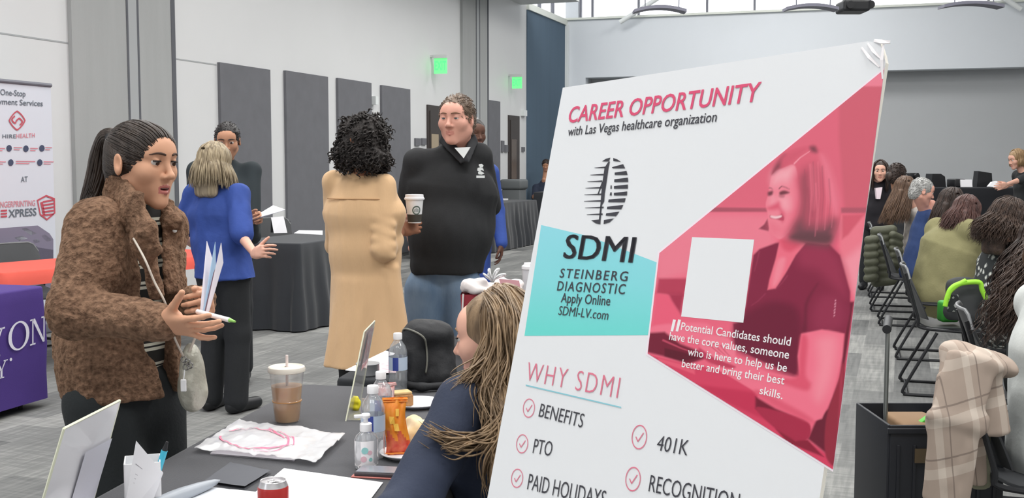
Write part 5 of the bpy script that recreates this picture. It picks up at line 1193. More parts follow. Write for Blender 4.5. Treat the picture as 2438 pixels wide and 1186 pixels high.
def core(J, res=.012, arms=True, fore=('R', 'L'), legs=True, r=1.0):
    """the whole body under the clothes, coarse"""
    k = J['k']; R = J['fr'][0]; P = []
    P += [sec(J['pelvis'] - V(0, 0, .03), J['waist'], R, (.14 * k * r, .09 * k * r), (.115 * k * r, .08 * k * r), k=.05), sec(J['waist'], J['chest'], R, (.115 * k * r, .08 * k * r), (.13 * k * r, .09 * k * r), k=.05), sec(J['chest'], J['neck'] - (J['neck'] - J['chest']) * .25, R, (.13 * k * r, .09 * k * r), (.10 * k, .06 * k), k=.05)]
    P.append(cap(J['neck'] - (J['neck'] - J['chest']) * .2, J['neck'] + (J['head'] - J['neck']) * .4, .055 * k, .05 * k, k=.03))
    for n in 'RL':
        if arms:
            P.append(cap(J['chest'] * .35 + J['sh' + n] * .65, J['sh' + n], .05 * k, .045 * k, k=.04)); P.append(cap(J['sh' + n], J['el' + n], .043 * k, .034 * k, k=.02))
            if n in fore: P.append(cap(J['el' + n], J['wr' + n], .034 * k, .024 * k, k=.015))
        if legs:
            P.append(cap(J['hip' + n], J['kn' + n], .075 * k, .05 * k, k=.04)); P.append(cap(J['kn' + n], J['an' + n], .05 * k, .034 * k, k=.02)); P.append(cap(J['an' + n] - V(0, 0, .04), J['toe' + n], .035, .028, k=.02))
    return sdf(P, res, smooth=2)
def trunk(J, sh=.15, ch=(.17, .115), wa=(.155, .11), hp=(.18, .12), hem=0.0, k=.06, top=.86, shr=.055):
    """jacket or shirt trunk; hem = how far below the pelvis it reaches"""
    q = J['k']; R = J['fr'][0]; up = unit(J['chest'] - J['pelvis']); lo = J['pelvis'] - up * hem; N_ = J['chest'] + (J['neck'] - J['chest']) * top
    sc = lambda t: (t[0] * q, t[1] * q)
    P = [sec(lo, J['waist'], R, sc(hp), sc(wa), k=k), sec(J['waist'], J['chest'], R, sc(wa), sc(ch), k=k), sec(J['chest'], N_, R, sc(ch), (.09 * q, .065 * q), k=k)]
    for n in 'RL': P.append(cap(J['neck'] - up * .07 * q, J['sh' + n] - up * .012, .05 * q, shr * q, k=.05))
    return P
def sleeve(J, n, r=(.062, .054, .045), end=1.0, k=.03, short=None):
    q = J['k']; S_, E_, W_ = J['sh' + n], J['el' + n], J['wr' + n]
    if short is not None: return [cap(S_, S_ + (E_ - S_) * short, r[0] * q, r[1] * q, k=k)]
    return [cap(S_, E_, r[0] * q, r[1] * q, k=k), cap(E_, E_ + (W_ - E_) * end, r[1] * q, r[2] * q, k=.02)]
def trousers(J, th=.092, kn=.07, an=.06, end=.97, k=.05, waist=.10, w=(.165, .115), skirt=False):
    q = J['k']; R = J['fr'][0]; up = unit(J['waist'] - J['pelvis'])
    P = [sec(J['pelvis'] - V(0, 0, .04), J['pelvis'] + up * waist, R, (w[0] * q, w[1] * q), (w[0] * q * .93, w[1] * q * .93), k=k)]
    for n in 'RL':
        a = J['kn' + n] + (J['an' + n] - J['kn' + n]) * end
        P += [cap(J['hip' + n], J['kn' + n], th * q, kn * q, k=k), cap(J['kn' + n], a, kn * q, an * q, k=.03)]
    return P
def shoes(J, root, m, name='shoe'):
    for n in 'RL':
        a, t = J['an' + n], J['toe' + n]; d = unit((t - a) * V(1, 1, 0)); P = [cap(V(a[0], a[1], .045) - d * .035, V(t[0], t[1], .038), .042, .036, k=.02), cap(V(a[0], a[1], .05), V(a[0], a[1], .11), .042, .044, k=.03), half(V(0, 0, .004), (0, 0, -1))]
        v, f = sdf(P, .008, 1); mk(name, v, f, m, root)
def skin(name, c): return mat(name, c, 0.5, var=0.05, vscale=12, spec=.3)
def person(label, parts, mats, loc_, group=None, cat='person'):
    v, f, m = join(parts); o = mk('person', v, f, mats, None, midx=m, loc=V(loc_[0], loc_[1], 0)); return tag(o, label, cat, group)
def cloth(name, root, prims, m, res=.008, disp=None, smooth=1, mcut=None):
    v, f = sdf(prims, res, smooth, disp); return mk(name, v, f, m, root)
def cap_strands(outer, cut, base, n, push=.0015, k=16, rng=RNG):
    """combed locks from the hairline (where the cut surface meets the outer one) to one gathering point"""
    C = V(0, -.014, .030); v0, f0 = sdf(outer, .0045, 1); r0 = np.linalg.norm(v0 - C, axis=1); d0 = (v0 - C) / r0[:, None]
    v1, f1 = sdf(outer + cut, .0045, 1); rr = np.linalg.norm(v1 - C, axis=1); dd = (v1 - C) / rr[:, None]
    near = np.array([r0[np.argmax(d0 @ d)] for d in dd]); dcut = np.min([np.abs(c[0](v1[:, 0], v1[:, 1], v1[:, 2])) for c in cut], 0)
    st = v1[(near - rr < .003) & (dcut < .006)]; st = st[rng.choice(len(st), n)] + rng.normal(0, .0012, (n, 3)); out = []
    for a in st:
        b = np.asarray(base, float) + rng.normal(0, .004, 3); L = []
        for t in np.linspace(0, 1, k):
            d = unit((a - C) * (1 - t) + (b - C) * t); R_ = r0[np.argmax(d0 @ d)] + push
            if t > .8: R_ = R_ + (np.linalg.norm(b - C) - R_) * (t - .8) / .2
            L.append(C + d * R_)
        out.append(np.array(L))
    return out
def hair_cap(kind='short', C=V(0, -.014, .030), Rd=V(.080, .103, .094)):
    P = [ell(C, Rd, k=.01), ell((0, -.055, -.03), (.066, .058, .07), k=.03), ell((0, .118, -.032), (.082, .080, .108), k=.008, op='s')]
    if kind == 'short':
        for s in (1, -1): P += [ell((s * .088, .010, -.035), (.024, .052, .050), k=.006, op='s')]
        P.append(half((0, 0, -.075), (0, .3, -1), k=.01))
    return P
def short_hair(root, O, fr, s, m, n=420, r=.0020, ln=.024, lift=.004):
    v, f = sdf(hair_cap(), .005, 1, disp=[(.002, (60, 60, 60))]); h = mk('hair', placed(v, O, fr, s), f, m, root); vv, nn = v, vnormals(v, f); ok = np.where((((vv - V(0, -.014, .03)) * nn).sum(1) / np.linalg.norm(vv - V(0, -.014, .03), axis=1) > .8) & (vv[:, 1] < .072))[0]; idx = RNG.choice(ok, min(n, len(ok)), replace=False); L = []
    for i in idx:
        p = vv[i]; d = unit(V(p[0] * .4, -.6, -.35) + RNG.normal(0, .25, 3)); d = d - nn[i] * np.dot(d, nn[i]) * .9
        L.append(placed(np.array([p + d * ln * t + nn[i] * lift * math.sin(t * 2.2) for t in np.linspace(0, 1, 5)]), O, fr, s))
    v, f = strands(L, r); mk('strands', v, f, m, h)
def long_hair(root, O, fr, s, m, L=.30, wave=(.006, 14), n=220, r=.0055, phi=118, push=.018, flare=.0, curl=False, down=None, top=.16, rng=None, cap_=True, jit=.004, core_=True, rnd=.15):
    """hair falling from the crown over sides and back; L = fall below ear level"""
    rng = rng or np.random.default_rng(5); C, Rd = V(0, -.014, .030), V(.083, .106, .096); dn = V(0, 0, -1) if down is None else unit(down); Ls = []
    if cap_: v, f = sdf(hair_cap('long'), .005, 1); h = mk('hair', placed(v, O, fr, s), f, m, root)
    else: h = root
    cols = []
    for i in range(n):
        ph = math.radians(rng.uniform(-phi, phi)); layer = rng.uniform(0, 1); ll = L * (1 - rnd * rng.uniform(0, 1)) * (1 - .12 * abs(ph) / 2.2)
        pts = []; out = V(math.sin(ph), -math.cos(ph), 0)
        for t in np.linspace(0, 1, 9):
            th = top + t * (1.72 - top); q = V(math.sin(ph) * math.sin(th), -math.cos(ph) * math.sin(th), math.cos(th)); q0 = V(.0, -.25 * math.cos(ph), 1); q = unit(q * t ** .6 + unit(q0) * (1 - t ** .6)) if t < .5 else q
            pts.append(C + q * Rd * (1.0 + .05 * layer))
        W_ = placed(np.array(pts), O, fr, s); ow = out[0] * fr[0] + out[1] * fr[1]; p = W_[-1]; ex = []; a0 = rng.uniform(0, 6.28); fq = wave[1] * rng.uniform(.8, 1.25); nk = 14 if not curl else 30
        sd = unit(np.cross(dn, ow + V(1e-4, 0, 0)))
        for t in np.linspace(0, 1, nk)[1:]:
            g = ll * t * s; o = ow * (push * math.sin(min(1, t * 1.4) * math.pi / 2) * (.4 + layer) + flare * t * t) - ow * .02 * t
            wv = wave[0] * min(1, t * 2.5) * (math.sin(a0 + fq * ll * t * 2) * sd + math.cos(a0 + fq * ll * t * 2) * ow * (1 if curl else .5))
            ex.append(p + dn * g + o + wv)
        Ls.append(np.concatenate([W_, ex]) + rng.normal(0, jit * .5, 3)); cols.append(ex)
    if core_:
        # inner mass so the fall reads solid
        P = []; K = placed(np.array([[x, y, -.03] for x in (-.055, -.03, 0, .03, .055) for y in (-.075,)]), O, fr, s)
        for k_ in K: P.append(cap(k_, k_ + dn * L * .8 * s, .034 * s, .026 * s, k=.03))
        v, f = sdf(P, .009, 1); mk('hair_fall', v, f, m, h)
    v, f = strands(Ls, r * s); mk('strands', v, f, m, h); return h
# ================================================================== woman in the brown fleece jacket (left foreground)
def hairmat(name, c, c2, sc=(1, 1, .12), vs=60): return mat(name, c, 0.42, c2=c2, vscale=vs, stretch=sc, spec=.35, bump=.25, bscale=160)
def woman_fleece():
    Bx, By = -1.075, 3.05
    J = skel((Bx, By), (.84, -.54), 1.62)
    S_tan = skin('skin_tan', (214, 162, 132)); LIP = mat('lips_rose', (186, 112, 104), .4)
    J['shR'] = pt(222, 548, 2.90); J['shL'] = pt(386, 540, 3.19)
    J['elR'] = pt(178, 742, 2.80); J['wrR'] = pt(392, 768, 2.74)
    J['elL'] = pt(372, 742, 3.27); J['wrL'] = pt(482, 716, 2.95)
    J['neck'] = pt(318, 470, 3.06); J['chest'] = pt(287, 640, 3.06); J['waist'] = pt(284, 800, 3.06); J['pelvis'] = pt(300, 925, 3.05)
    for n, dx in (('R', -.02), ('L', .05)):
        J['hip' + n] = J['pelvis'] + J['fr'][0] * (.085 if n == 'R' else -.085) - V(0, 0, .03)
        J['kn' + n] = V(-1.07 + dx * .6, By + (-.08 if n == 'R' else .08), .5); J['an' + n] = V(-1.08 + dx * .6, By + (-.08 if n == 'R' else .08), .09); J['toe' + n] = J['an' + n] + V(.15, -.03, -.055)
    HO = pt(337, 391, 3.0); F = frame((.90, -.435, -.09), (.04, 0, 1)); hs = .98
    parts = [core(J)]
    h = head(HO, F, J=J, s=hs, open_=.004, lids=.0036, jaw=.84, full=.90, neck=.050, nose=.92); parts.append((h[0], h[1], h[2]))
    parts.append(hand(J['wrR'], pt(520, 790, 2.66) - J['wrR'], pt(400, 650, 2.6) - pt(400, 720, 2.72), s=.97, curl=((.12, .10, .10), (.10, .18, .15), (.16, .25, .2), (-.15, .3, .25)), spread=.10, thumb=(.75, -.02)))
    parts.append(hand(J['wrL'], pt(528, 722, 2.78) - J['wrL'], V(-.1, -.2, .95), left=True, s=.92, curl=((.9, 1.0, .6), (.9, 1.0, .6), (.85, .9, .6), (.8, .9, .5)), spread=.03, thumb=(.35, .1)))
    root = person('woman with long dark ponytail in brown fleece jacket, holding papers and pen', parts, [S_tan, LIP, M_mouth], (Bx, By))
    BR = mat('brow_dark', (72, 52, 42), .7)
    face_parts(root, HO, F, hs, BR, gaze=(-.06, 1, -.28), lids=.0036, brow_w=.0030)
    mb = MB(); mb.tube([loc(HO, F, x, .0905 - 14 * x * x, -.0575, hs) for x in np.linspace(-.013, .013, 9)], .0022, 6); mb.build('teeth', M_eyew, root, smooth=True)
    HD = hairmat('hair_near_black', (40, 33, 30), (74, 64, 58))
    # hair cap combed back
    C = V(0, -.014, .030); Rd = V(.0785, .1015, .0915)
    P = [ell(C, Rd, k=.01), ell((0, -.05, -.03), (.062, .06, .06), k=.03), ell((0, .040, .050), (.067, .048, .050), k=.02)]
    CUT = [ell((0, .118, -.030), (.080, .084, .119), k=.006, op='s')]
    for s in (1, -1): CUT += [ell((s * .090, -.002, -.012), (.028, .028, .040), k=.005, op='s'), ell((s * .085, .040, -.050), (.030, .052, .046), k=.005, op='s')]
    OUT = list(P); P = P + CUT
    v, f = sdf(P, .0045, 1); mk('hair', placed(v, HO, F, hs), f, HD, root)
    base = V(0, -.108, .058)
    L = cap_strands(OUT, CUT, base, 520)
    v, f = strands([placed(l, HO, F, hs) for l in L], .0019); mk('hair', v, f, HD, root)
    # ponytail
    b0 = loc(HO, F, *base, hs); K = [loc(HO, F, 0, -.085, .070, hs), loc(HO, F, -.004, -.135, .064, hs), pt(244, 360, 3.09), pt(232, 415, 3.10), pt(214, 480, 3.08), pt(196, 560, 3.0)]
    mb = MB(); K2 = bez(K, 24); mb.tube(K2, list(np.interp(np.linspace(0, 1, 24), [0, .15, .5, .9, 1], [.016, .022, .030, .026, .008])), 14); pony = mb.build('ponytail', HD, root, smooth=True)
    Ls = []; tt = np.linspace(0, 1, 24); RR = np.interp(tt, [0, .15, .5, .9, 1], [.016, .022, .030, .026, .010])
    for i in range(150):
        a0 = RNG.uniform(0, 6.28); dep = RNG.uniform(.86, 1.02); tw = RNG.normal(0, .35); n_ = int(RNG.integers(19, 25)); o = []
        for j in range(n_):
            ax = unit(K2[min(j + 1, 23)] - K2[max(j - 1, 0)]); u = unit(np.cross(ax, V(.3, 1, 0))); w_ = np.cross(ax, u); a = a0 + tw * tt[j]; o.append(K2[j] + RR[j] * dep * (math.cos(a) * u + math.sin(a) * w_))
        Ls.append(np.array(o))
    v, f = strands(Ls, .0036); mk('strands', v, f, HD, pony)
    mb = MB(); T = loc(HO, F, 0, -.112, .060, hs); ax = unit(K2[3] - K2[0]); u = unit(np.cross(ax, V(0, 1, 0))); w_ = np.cross(ax, u)
    mb.tube([T + .021 * (math.cos(a) * u + math.sin(a) * w_) for a in np.linspace(0, 2 * math.pi, 20)], .006, 6); mb.build('hair_tie', M_blk, root, smooth=True)
    # striped top
    ST_ = bpy.data.materials.new('striped_top'); ST_.use_nodes = True; nt = ST_.node_tree; bs = nt.nodes['Principled BSDF']; bs.inputs['Roughness'].default_value = .85
    tc = nt.nodes.new('ShaderNodeTexCoord'); sp = nt.nodes.new('ShaderNodeSeparateXYZ'); nt.links.new(tc.outputs['Object'], sp.inputs[0])
    def mth(op, a, b=0.0):
        q = nt.nodes.new('ShaderNodeMath'); q.operation = op
        for i, x in enumerate((a, b)):
            if hasattr(x, 'links'): nt.links.new(x, q.inputs[i])
            else: q.inputs[i].default_value = x
        return q.outputs[0]
    ph_ = mth('FRACT', mth('MULTIPLY', sp.outputs['Z'], 1 / .058)); a1 = mth('LESS_THAN', ph_, .15); a2 = mth('MULTIPLY', mth('GREATER_THAN', ph_, .24), mth('LESS_THAN', ph_, .38)); k_ = mth('ADD', a1, a2)
    mx = nt.nodes.new('ShaderNodeMix'); mx.data_type = 'RGBA'; nt.links.new(k_, mx.inputs[0]); mx.inputs[6].default_value = (*lin((38, 38, 36)), 1); mx.inputs[7].default_value = (*lin((222, 220, 204)), 1); nt.links.new(mx.outputs[2], bs.inputs['Base Color'])
    R, Fb, U = J['fr']
    cloth('striped_top', root, trunk(J, ch=(.150, .112), wa=(.145, .108), hp=(.150, .100), hem=-.10, top=.90) , ST_, .010)
    # trousers
    M_tr = mat('black_trousers', (38, 42, 44), .85, var=.08, vscale=5, bump=.15, bscale=120)
    cloth('trousers', root, trousers(J, th=.100, kn=.095, an=.10, end=.98, k=.06, waist=.14, w=(.132, .108)), M_tr, .010, disp=[(.006, (9, 9, 3))])
    shoes(J, root, M_blk)
    # fleece jacket
    FL = bpy.data.materials.new('brown_fleece'); FL.use_nodes = True; nt = FL.node_tree; bs = nt.nodes['Principled BSDF']; bs.inputs['Roughness'].default_value = .95; bs.inputs['Specular IOR Level'].default_value = .1; bs.inputs['Sheen Weight'].default_value = .35; bs.inputs['Sheen Tint'].default_value = (*lin((196, 164, 136)), 1)
    tc = nt.nodes.new('ShaderNodeTexCoord'); n1 = nt.nodes.new('ShaderNodeTexNoise'); n1.inputs['Scale'].default_value = 75; n1.inputs['Detail'].default_value = 3; nt.links.new(tc.outputs['Object'], n1.inputs['Vector'])
    n3 = nt.nodes.new('ShaderNodeTexNoise'); n3.inputs['Scale'].default_value = 9; nt.links.new(tc.outputs['Object'], n3.inputs['Vector'])
    q = nt.nodes.new('ShaderNodeMath'); q.operation = 'MULTIPLY_ADD'; q.inputs[1].default_value = .45; nt.links.new(n3.outputs[0], q.inputs[0]); nt.links.new(n1.outputs[0], q.inputs[2])
    r = nt.nodes.new('ShaderNodeValToRGB'); e = r.color_ramp.elements; e[0].position = .45; e[0].color = (*lin((74, 54, 43)), 1); e[1].position = 1.0; e[1].color = (*lin((152, 120, 98)), 1); nt.links.new(q.outputs[0], r.inputs[0]); nt.links.new(r.outputs[0], bs.inputs['Base Color'])
    bp_ = nt.nodes.new('ShaderNodeBump'); bp_.inputs['Strength'].default_value = 1.0; bp_.inputs['Distance'].default_value = .012; nt.links.new(n1.outputs[0], bp_.inputs['Height']); nt.links.new(bp_.outputs[0], bs.inputs['Normal'])
    rr = 1.0
    P = trunk(J, ch=(.160, .135), wa=(.160, .142), hp=(.168, .146), hem=.02, k=.07, top=.80, shr=.066)
    # belly and hem fullness
    P += [cap(pt(266, 800, 3.07), pt(278, 885, 3.06), .118, .135, k=.08)]
    # open front: wedge taken out along the chest centre
    cA = J['chest'] + Fb * .16 + U * .19; cB = J['pelvis'] + Fb * .17 - U * .08
    cA = J['chest'] + U * .24 + Fb * .13 - R * .012; cM = J['waist'] + Fb * .15 - R * .020; cB = J['pelvis'] - U * .10 + Fb * .17 - R * .075; P.append(sec(cA, cM, R, (.058, .13), (.054, .13), k=.012, op='s')); P.append(sec(cM, cB, R, (.040, .13), (.024, .14), k=.012, op='s'))
    P.append(ell(J['neck'] + U * .05 + Fb * .03, (.062, .062, .12), k=.03, op='s'))
    P += [(*x[:3], x[3], 'u') for x in sleeve(J, 'R', (.078, .070, .050), .97, k=.018)] + sleeve(J, 'L', (.070, .060, .048), .95, k=.04)
    P += [cap(J['shR'] + V(0, .04, .01), J['shR'] + V(.01, 0, -.1), .07, .076, k=.04)]
    P.append(half(J['pelvis'] - U * .012, -U, k=.01))
    cloth('jacket', root, P, FL, .0065, disp=[(.005, (11, 11, 9)), (.0035, (75, 75, 75))], smooth=1)
    # standing collar and lapels
    K = [pt(262, 452, 3.12), pt(278, 440, 2.99), pt(312, 500, 2.90), pt(345, 560, 2.86), pt(362, 600, 2.86)]
    P = []
    for a, b, wd in zip(K[:-1], K[1:], (.052, .052, .046, .036)): P.append(sec(a, b, (0.35, -.2, .9), (wd, .020), (wd * .95, .018), k=.03))
    K2 = [pt(262, 452, 3.14), pt(330, 470, 3.20), pt(392, 515, 3.10), pt(412, 548, 3.02)]
    for a, b, wd in zip(K2[:-1], K2[1:], (.045, .05, .036)): P.append(sec(a, b, (0.1, .1, 1), (wd, .018), (wd, .018), k=.03))
    P += [cap(pt(400, 520, 3.0), pt(420, 532, 2.98), .024, .020, k=.02)]
    # front edges of the jacket: far panel turned outwards, near edge falling from the collar
    P += [sec(pt(410, 545, 3.02), pt(420, 690, 3.0), (.2, 1, 0), (.05, .014), (.055, .013), k=.03), sec(pt(346, 590, 2.88), pt(372, 700, 2.89), (.9, .3, 0), (.018, .016), (.018, .014), k=.03)]
    cloth('collar', root, P, FL, .0065, disp=[(.006, (16, 16, 14)), (.004, (70, 70, 70))])
    mb = MB(); c = pt(416, 549, 2.975); v, f = uvsphere(c, .0065, 6); mk('snap_button', v, f, M_trim, root)
    return root, J
W_A, J_A = woman_fleece()
# ================================================================== the other standing people
S_fair = skin('skin_fair', (222, 172, 152)); S_pink = skin('skin_pink', (220, 164, 146)); S_brown = skin('skin_brown', (150, 102, 78)); S_deep = skin('skin_deep', (96, 66, 54)); S_mid = skin('skin_mid', (190, 140, 112))
LIPN = mat('lips_neutral', (190, 128, 116), .45)
M_blkt = mat('black_cloth', (40, 42, 45), .85, var=.08, vscale=6, bump=.1, bscale=90)
def upd(J, **k):
    for a, b in k.items(): J[a] = np.asarray(b, float)
    return J
# ---- woman in blue scrubs, back turned
def woman_blue():
    Y = 6.6; X = (528 - CX) / FPX * Y; J = skel((X, Y), (.42, .9), 1.64, lean=.10)
    sh = pt(512, 470, Y) - (J['shR'] + J['shL']) / 2; 
    for n in ('neck', 'chest', 'shR', 'shL', 'waist'): J[n] = J[n] + sh * (1 if n != 'waist' else .5) * V(1, 0, 0)
    upd(J, elR=pt(578, 566, 6.42), wrR=pt(606, 604, 6.22), elL=pt(430, 560, 6.75), wrL=pt(470, 590, 6.95))
    HO = pt(512, 392, 6.62); F = frame((.42, .86, -.25))
    parts = [core(J), head(HO, F, J=J, s=1.0, res=.006, eyes=False), hand(J['wrR'], pt(645, 592, 6.1) - J['wrR'], V(.1, .2, 1), s=.95, res=.005, curl=((.5, .5, .4), (.6, .6, .4), (.7, .7, .5), (.8, .8, .5)), thumb=(.9, .1)), hand(J['wrL'], V(.3, .9, -.2), V(.5, 0, 1), left=True, s=.95, res=.006)]
    r = person('woman with straight blond hair in blue scrub top, back turned', parts, [S_fair, LIPN, M_mouth], (X, Y))
    HB = hairmat('hair_ash_blond', (112, 98, 78), (182, 166, 138))
    long_hair(r, HO, F, 1.03, HB, L=.19, wave=(.003, 8), n=620, r=.0042, phi=128, push=.03, flare=.035, rnd=.28)
    SB = mat('blue_scrubs', (50, 76, 150), .8, var=.10, vscale=7, bump=.2, bscale=40)
    P = trunk(J, ch=(.180, .130), wa=(.178, .135), hp=(.215, .172), hem=.16, top=.84, shr=.052) + sleeve(J, 'R', (.066, .070, 0), short=.92, k=.03) + sleeve(J, 'L', (.064, .068, 0), short=.85, k=.04) + [half(V(0, 0, pt(510, 662, 6.6)[2]), (0, 0, -1))]
    cloth('scrub_top', r, P, SB, .009, [(.009, (11, 11, 5)), (.004, (30, 30, 14))])
    cloth('trousers', r, trousers(J, th=.100, kn=.082, an=.078, end=1.02, waist=.04, w=(.165, .12)), M_blkt, .011, [(.005, (9, 9, 4))]); shoes(J, r, M_blk)
    return r
woman_blue()
# ---- man behind her
def man_behind():
    Y = 7.5; X = (535 - CX) / FPX * Y; J = skel((X, Y), (.1, -1), 1.80); HO = pt(541, 336, 7.45); F = frame((.18, -.93, -.28))
    upd(J, elL=pt(600, 560, 7.35), wrL=pt(596, 522, 7.08), elR=pt(470, 560, 7.45), wrR=pt(500, 590, 7.25))
    parts = [core(J, fore='RL'), head(HO, F, J=J, s=1.02, res=.005), hand(J['wrL'], V(.85, -.4, .2), V(0, -.3, 1), left=True, s=1.0, res=.005, curl=((.9, 1, .5),) * 4), hand(J['wrR'], V(.4, -.8, -.3), V(-.5, -.5, .6), s=1.0, res=.006)]
    r = person('man with short dark hair standing behind the woman in blue scrubs', parts, [S_mid, LIPN, M_mouth], (X, Y)); face_parts(r, HO, F, 1.02, M_lash, lash=False)
    short_hair(r, HO, F, 1.04, hairmat('hair_black', (30, 28, 28), (52, 48, 48)))
    P = trunk(J, ch=(.19, .13), wa=(.18, .13), hp=(.185, .13), hem=.10) + sleeve(J, 'R', end=.95) + sleeve(J, 'L', end=.92)
    cloth('black_shirt', r, P, mat('charcoal_shirt', (42, 50, 54), .85), .010, [(.006, (9, 9, 5))]); cloth('trousers', r, trousers(J), M_blkt, .012); shoes(J, r, M_blk)
    return r
man_behind()
# ---- woman in the camel coat, back turned
def woman_coat():
    Y = 5.47; X = (866 - CX) / FPX * Y; J = skel((X, Y), (.40, .92), 1.70); HO = pt(872, 348, 5.42); F = frame((.62, .78, -.02))
    upd(J, shR=pt(916, 440, 5.40), shL=pt(795, 432, 5.53), elR=pt(914, 604, 5.34), wrR=pt(958, 548, 5.58), elL=pt(800, 585, 5.66), wrL=pt(845, 570, 5.88))
    parts = [core(J), head(HO, F, J=J, s=1.0, res=.006, eyes=False),
             hand(J['wrR'], pt(1010, 533, 5.66) - J['wrR'], V(-.15, .25, 1), s=1.0, res=.0038, curl=((.45, .65, .5), (.45, .7, .5), (.5, .75, .5), (.55, .8, .5)), spread=.05, thumb=(.75, .15)), hand(J['wrL'], V(.5, .7, .1), V(.3, 0, 1), left=True, res=.006)]
    r = person('woman with black curly bob in long camel coat, back turned, holding a paper cup', parts, [S_brown, LIPN, M_mouth], (X, Y))
    HK = mat('hair_black_curly', (30, 27, 26), .6, c2=(58, 52, 50), vscale=45, bump=.6, bscale=110)
    c0 = pt(866, 338, 5.44)
    P = [ell(c0 + V(0, 0, .02), (.118, .125, .118), k=.03), ell(c0 + V(-.02, .0, -.06), (.125, .12, .075), k=.04), ell(c0 + V(.03, -.02, -.075), (.105, .11, .06), k=.03)]
    v, f = sdf(P, .006, 1, [(.012, (26, 26, 26)), (.007, (60, 60, 60))]); h = mk('hair', v, f, HK, r); nn = vnormals(v, f); L = []
    for i in RNG.choice(len(v), 520, replace=False):
        p = v[i]; nrm = nn[i]; d = unit(V(*RNG.normal(0, .5, 2), -.8)); d = unit(d - nrm * np.dot(d, nrm) + nrm * .05); sd = np.cross(d, nrm); a0 = RNG.uniform(0, 6.28); rr = RNG.uniform(.005, .009)
        L.append(np.array([p + d * .07 * t + rr * (math.sin(a0 + 15 * t) * sd + math.cos(a0 + 15 * t) * nrm) for t in np.linspace(0, 1, 14)]))
    v, f = strands(L, .0042); mk('strands', v, f, HK, h)
    CM = mat('camel_coat', (218, 180, 138), .85, var=.06, vscale=4, bump=.1, bscale=120, stretch=(1, 1, .3), sheen=.15)
    q = J; R = J['fr'][0]; Fw = J['fr'][1]
    hemz = .50; hc = pt(872, 866, Y)
    P = [sec(q['chest'] + V(0, 0, .02), q['neck'] - V(0, 0, .03), R, (.195, .115), (.10, .075), k=.06), sec(q['waist'], q['chest'] + V(0, 0, .02), R, (.175, .125), (.195, .118), k=.08),
         sec(V(hc[0] + .02, Y + .02, hemz - .04), q['waist'], R, (.225, .185), (.175, .125), k=.06), cap(q['neck'] - V(0, 0, .05), q['shR'] - V(0, 0, .012), .05, .052, k=.05), cap(q['neck'] - V(0, 0, .05), q['shL'] - V(0, 0, .012), .05, .052, k=.05)]
    P += [cap(q['shR'], q['elR'] + V(0, 0, .02), .054, .056, k=.010), cap(q['elR'] + V(0, 0, .02), q['elR'] + (q['wrR'] - q['elR']) * .55 + V(0, 0, .0), .058, .050, k=.012), cap(q['shL'], q['elL'], .058, .055, k=.02), cap(q['elL'], q['wrL'], .056, .046, k=.02)]
    for i in range(4):   # gathered sleeve folds
        c = q['shR'] + (q['elR'] - q['shR']) * (.52 + .15 * i); P.append(cap(c + V(-.040, -.034, .012), c + V(.045, -.03, -.022), .016, .014, k=.022))
    # front edge hanging open on the right
    P += [sec(pt(935, 640, 5.36), pt(962, 850, 5.34), (.8, .6, 0), (.03, .012), (.055, .014), k=.03)]
    for a, dx in ((-.6, 0), (-.1, .01), (.35, .0), (.9, .02)):
        b = q['pelvis'] - V(0, 0, .02); d = R * math.sin(a) * .15 - Fw * math.cos(a) * .12; P.append(cap(b + d * .8, V(b[0], b[1], hemz - .05) + d * 1.35, .02, .05, k=.06))
    P.append(half(V(0, 0, hemz), (0, 0, -1)))
    c_ = cloth('camel_coat', r, P, CM, .008, [(.006, (9, 9, 2.2)), (.0025, (34, 34, 8))])
    # yoke seam across the upper back
    A = [on_p for on_p in [q['chest'] + V(0, 0, .085) + R * x - Fw * (.118 * math.sqrt(max(0, 1 - (x / .2) ** 2)) + .006) for x in np.linspace(-.165, .155, 17)]]
    mb = MB(); mb.tube(A, .0032, 6); mb.build('yoke_seam', mat('camel_seam', (186, 146, 106), .9), c_, smooth=True)
    v, f = sdf([sec(q['neck'] + V(0, 0, -.03), q['neck'] + V(0, 0, .035), R, (.085, .075), (.072, .068), k=.02)], .008, 1); mk('collar', v, f, CM, r)
    cloth('trousers', r, trousers(J, th=.078, kn=.06, an=.05, waist=.03, w=(.135, .10)), M_blkt, .012); shoes(J, r, M_blk)
    return r, J
W_D, J_D = woman_coat()
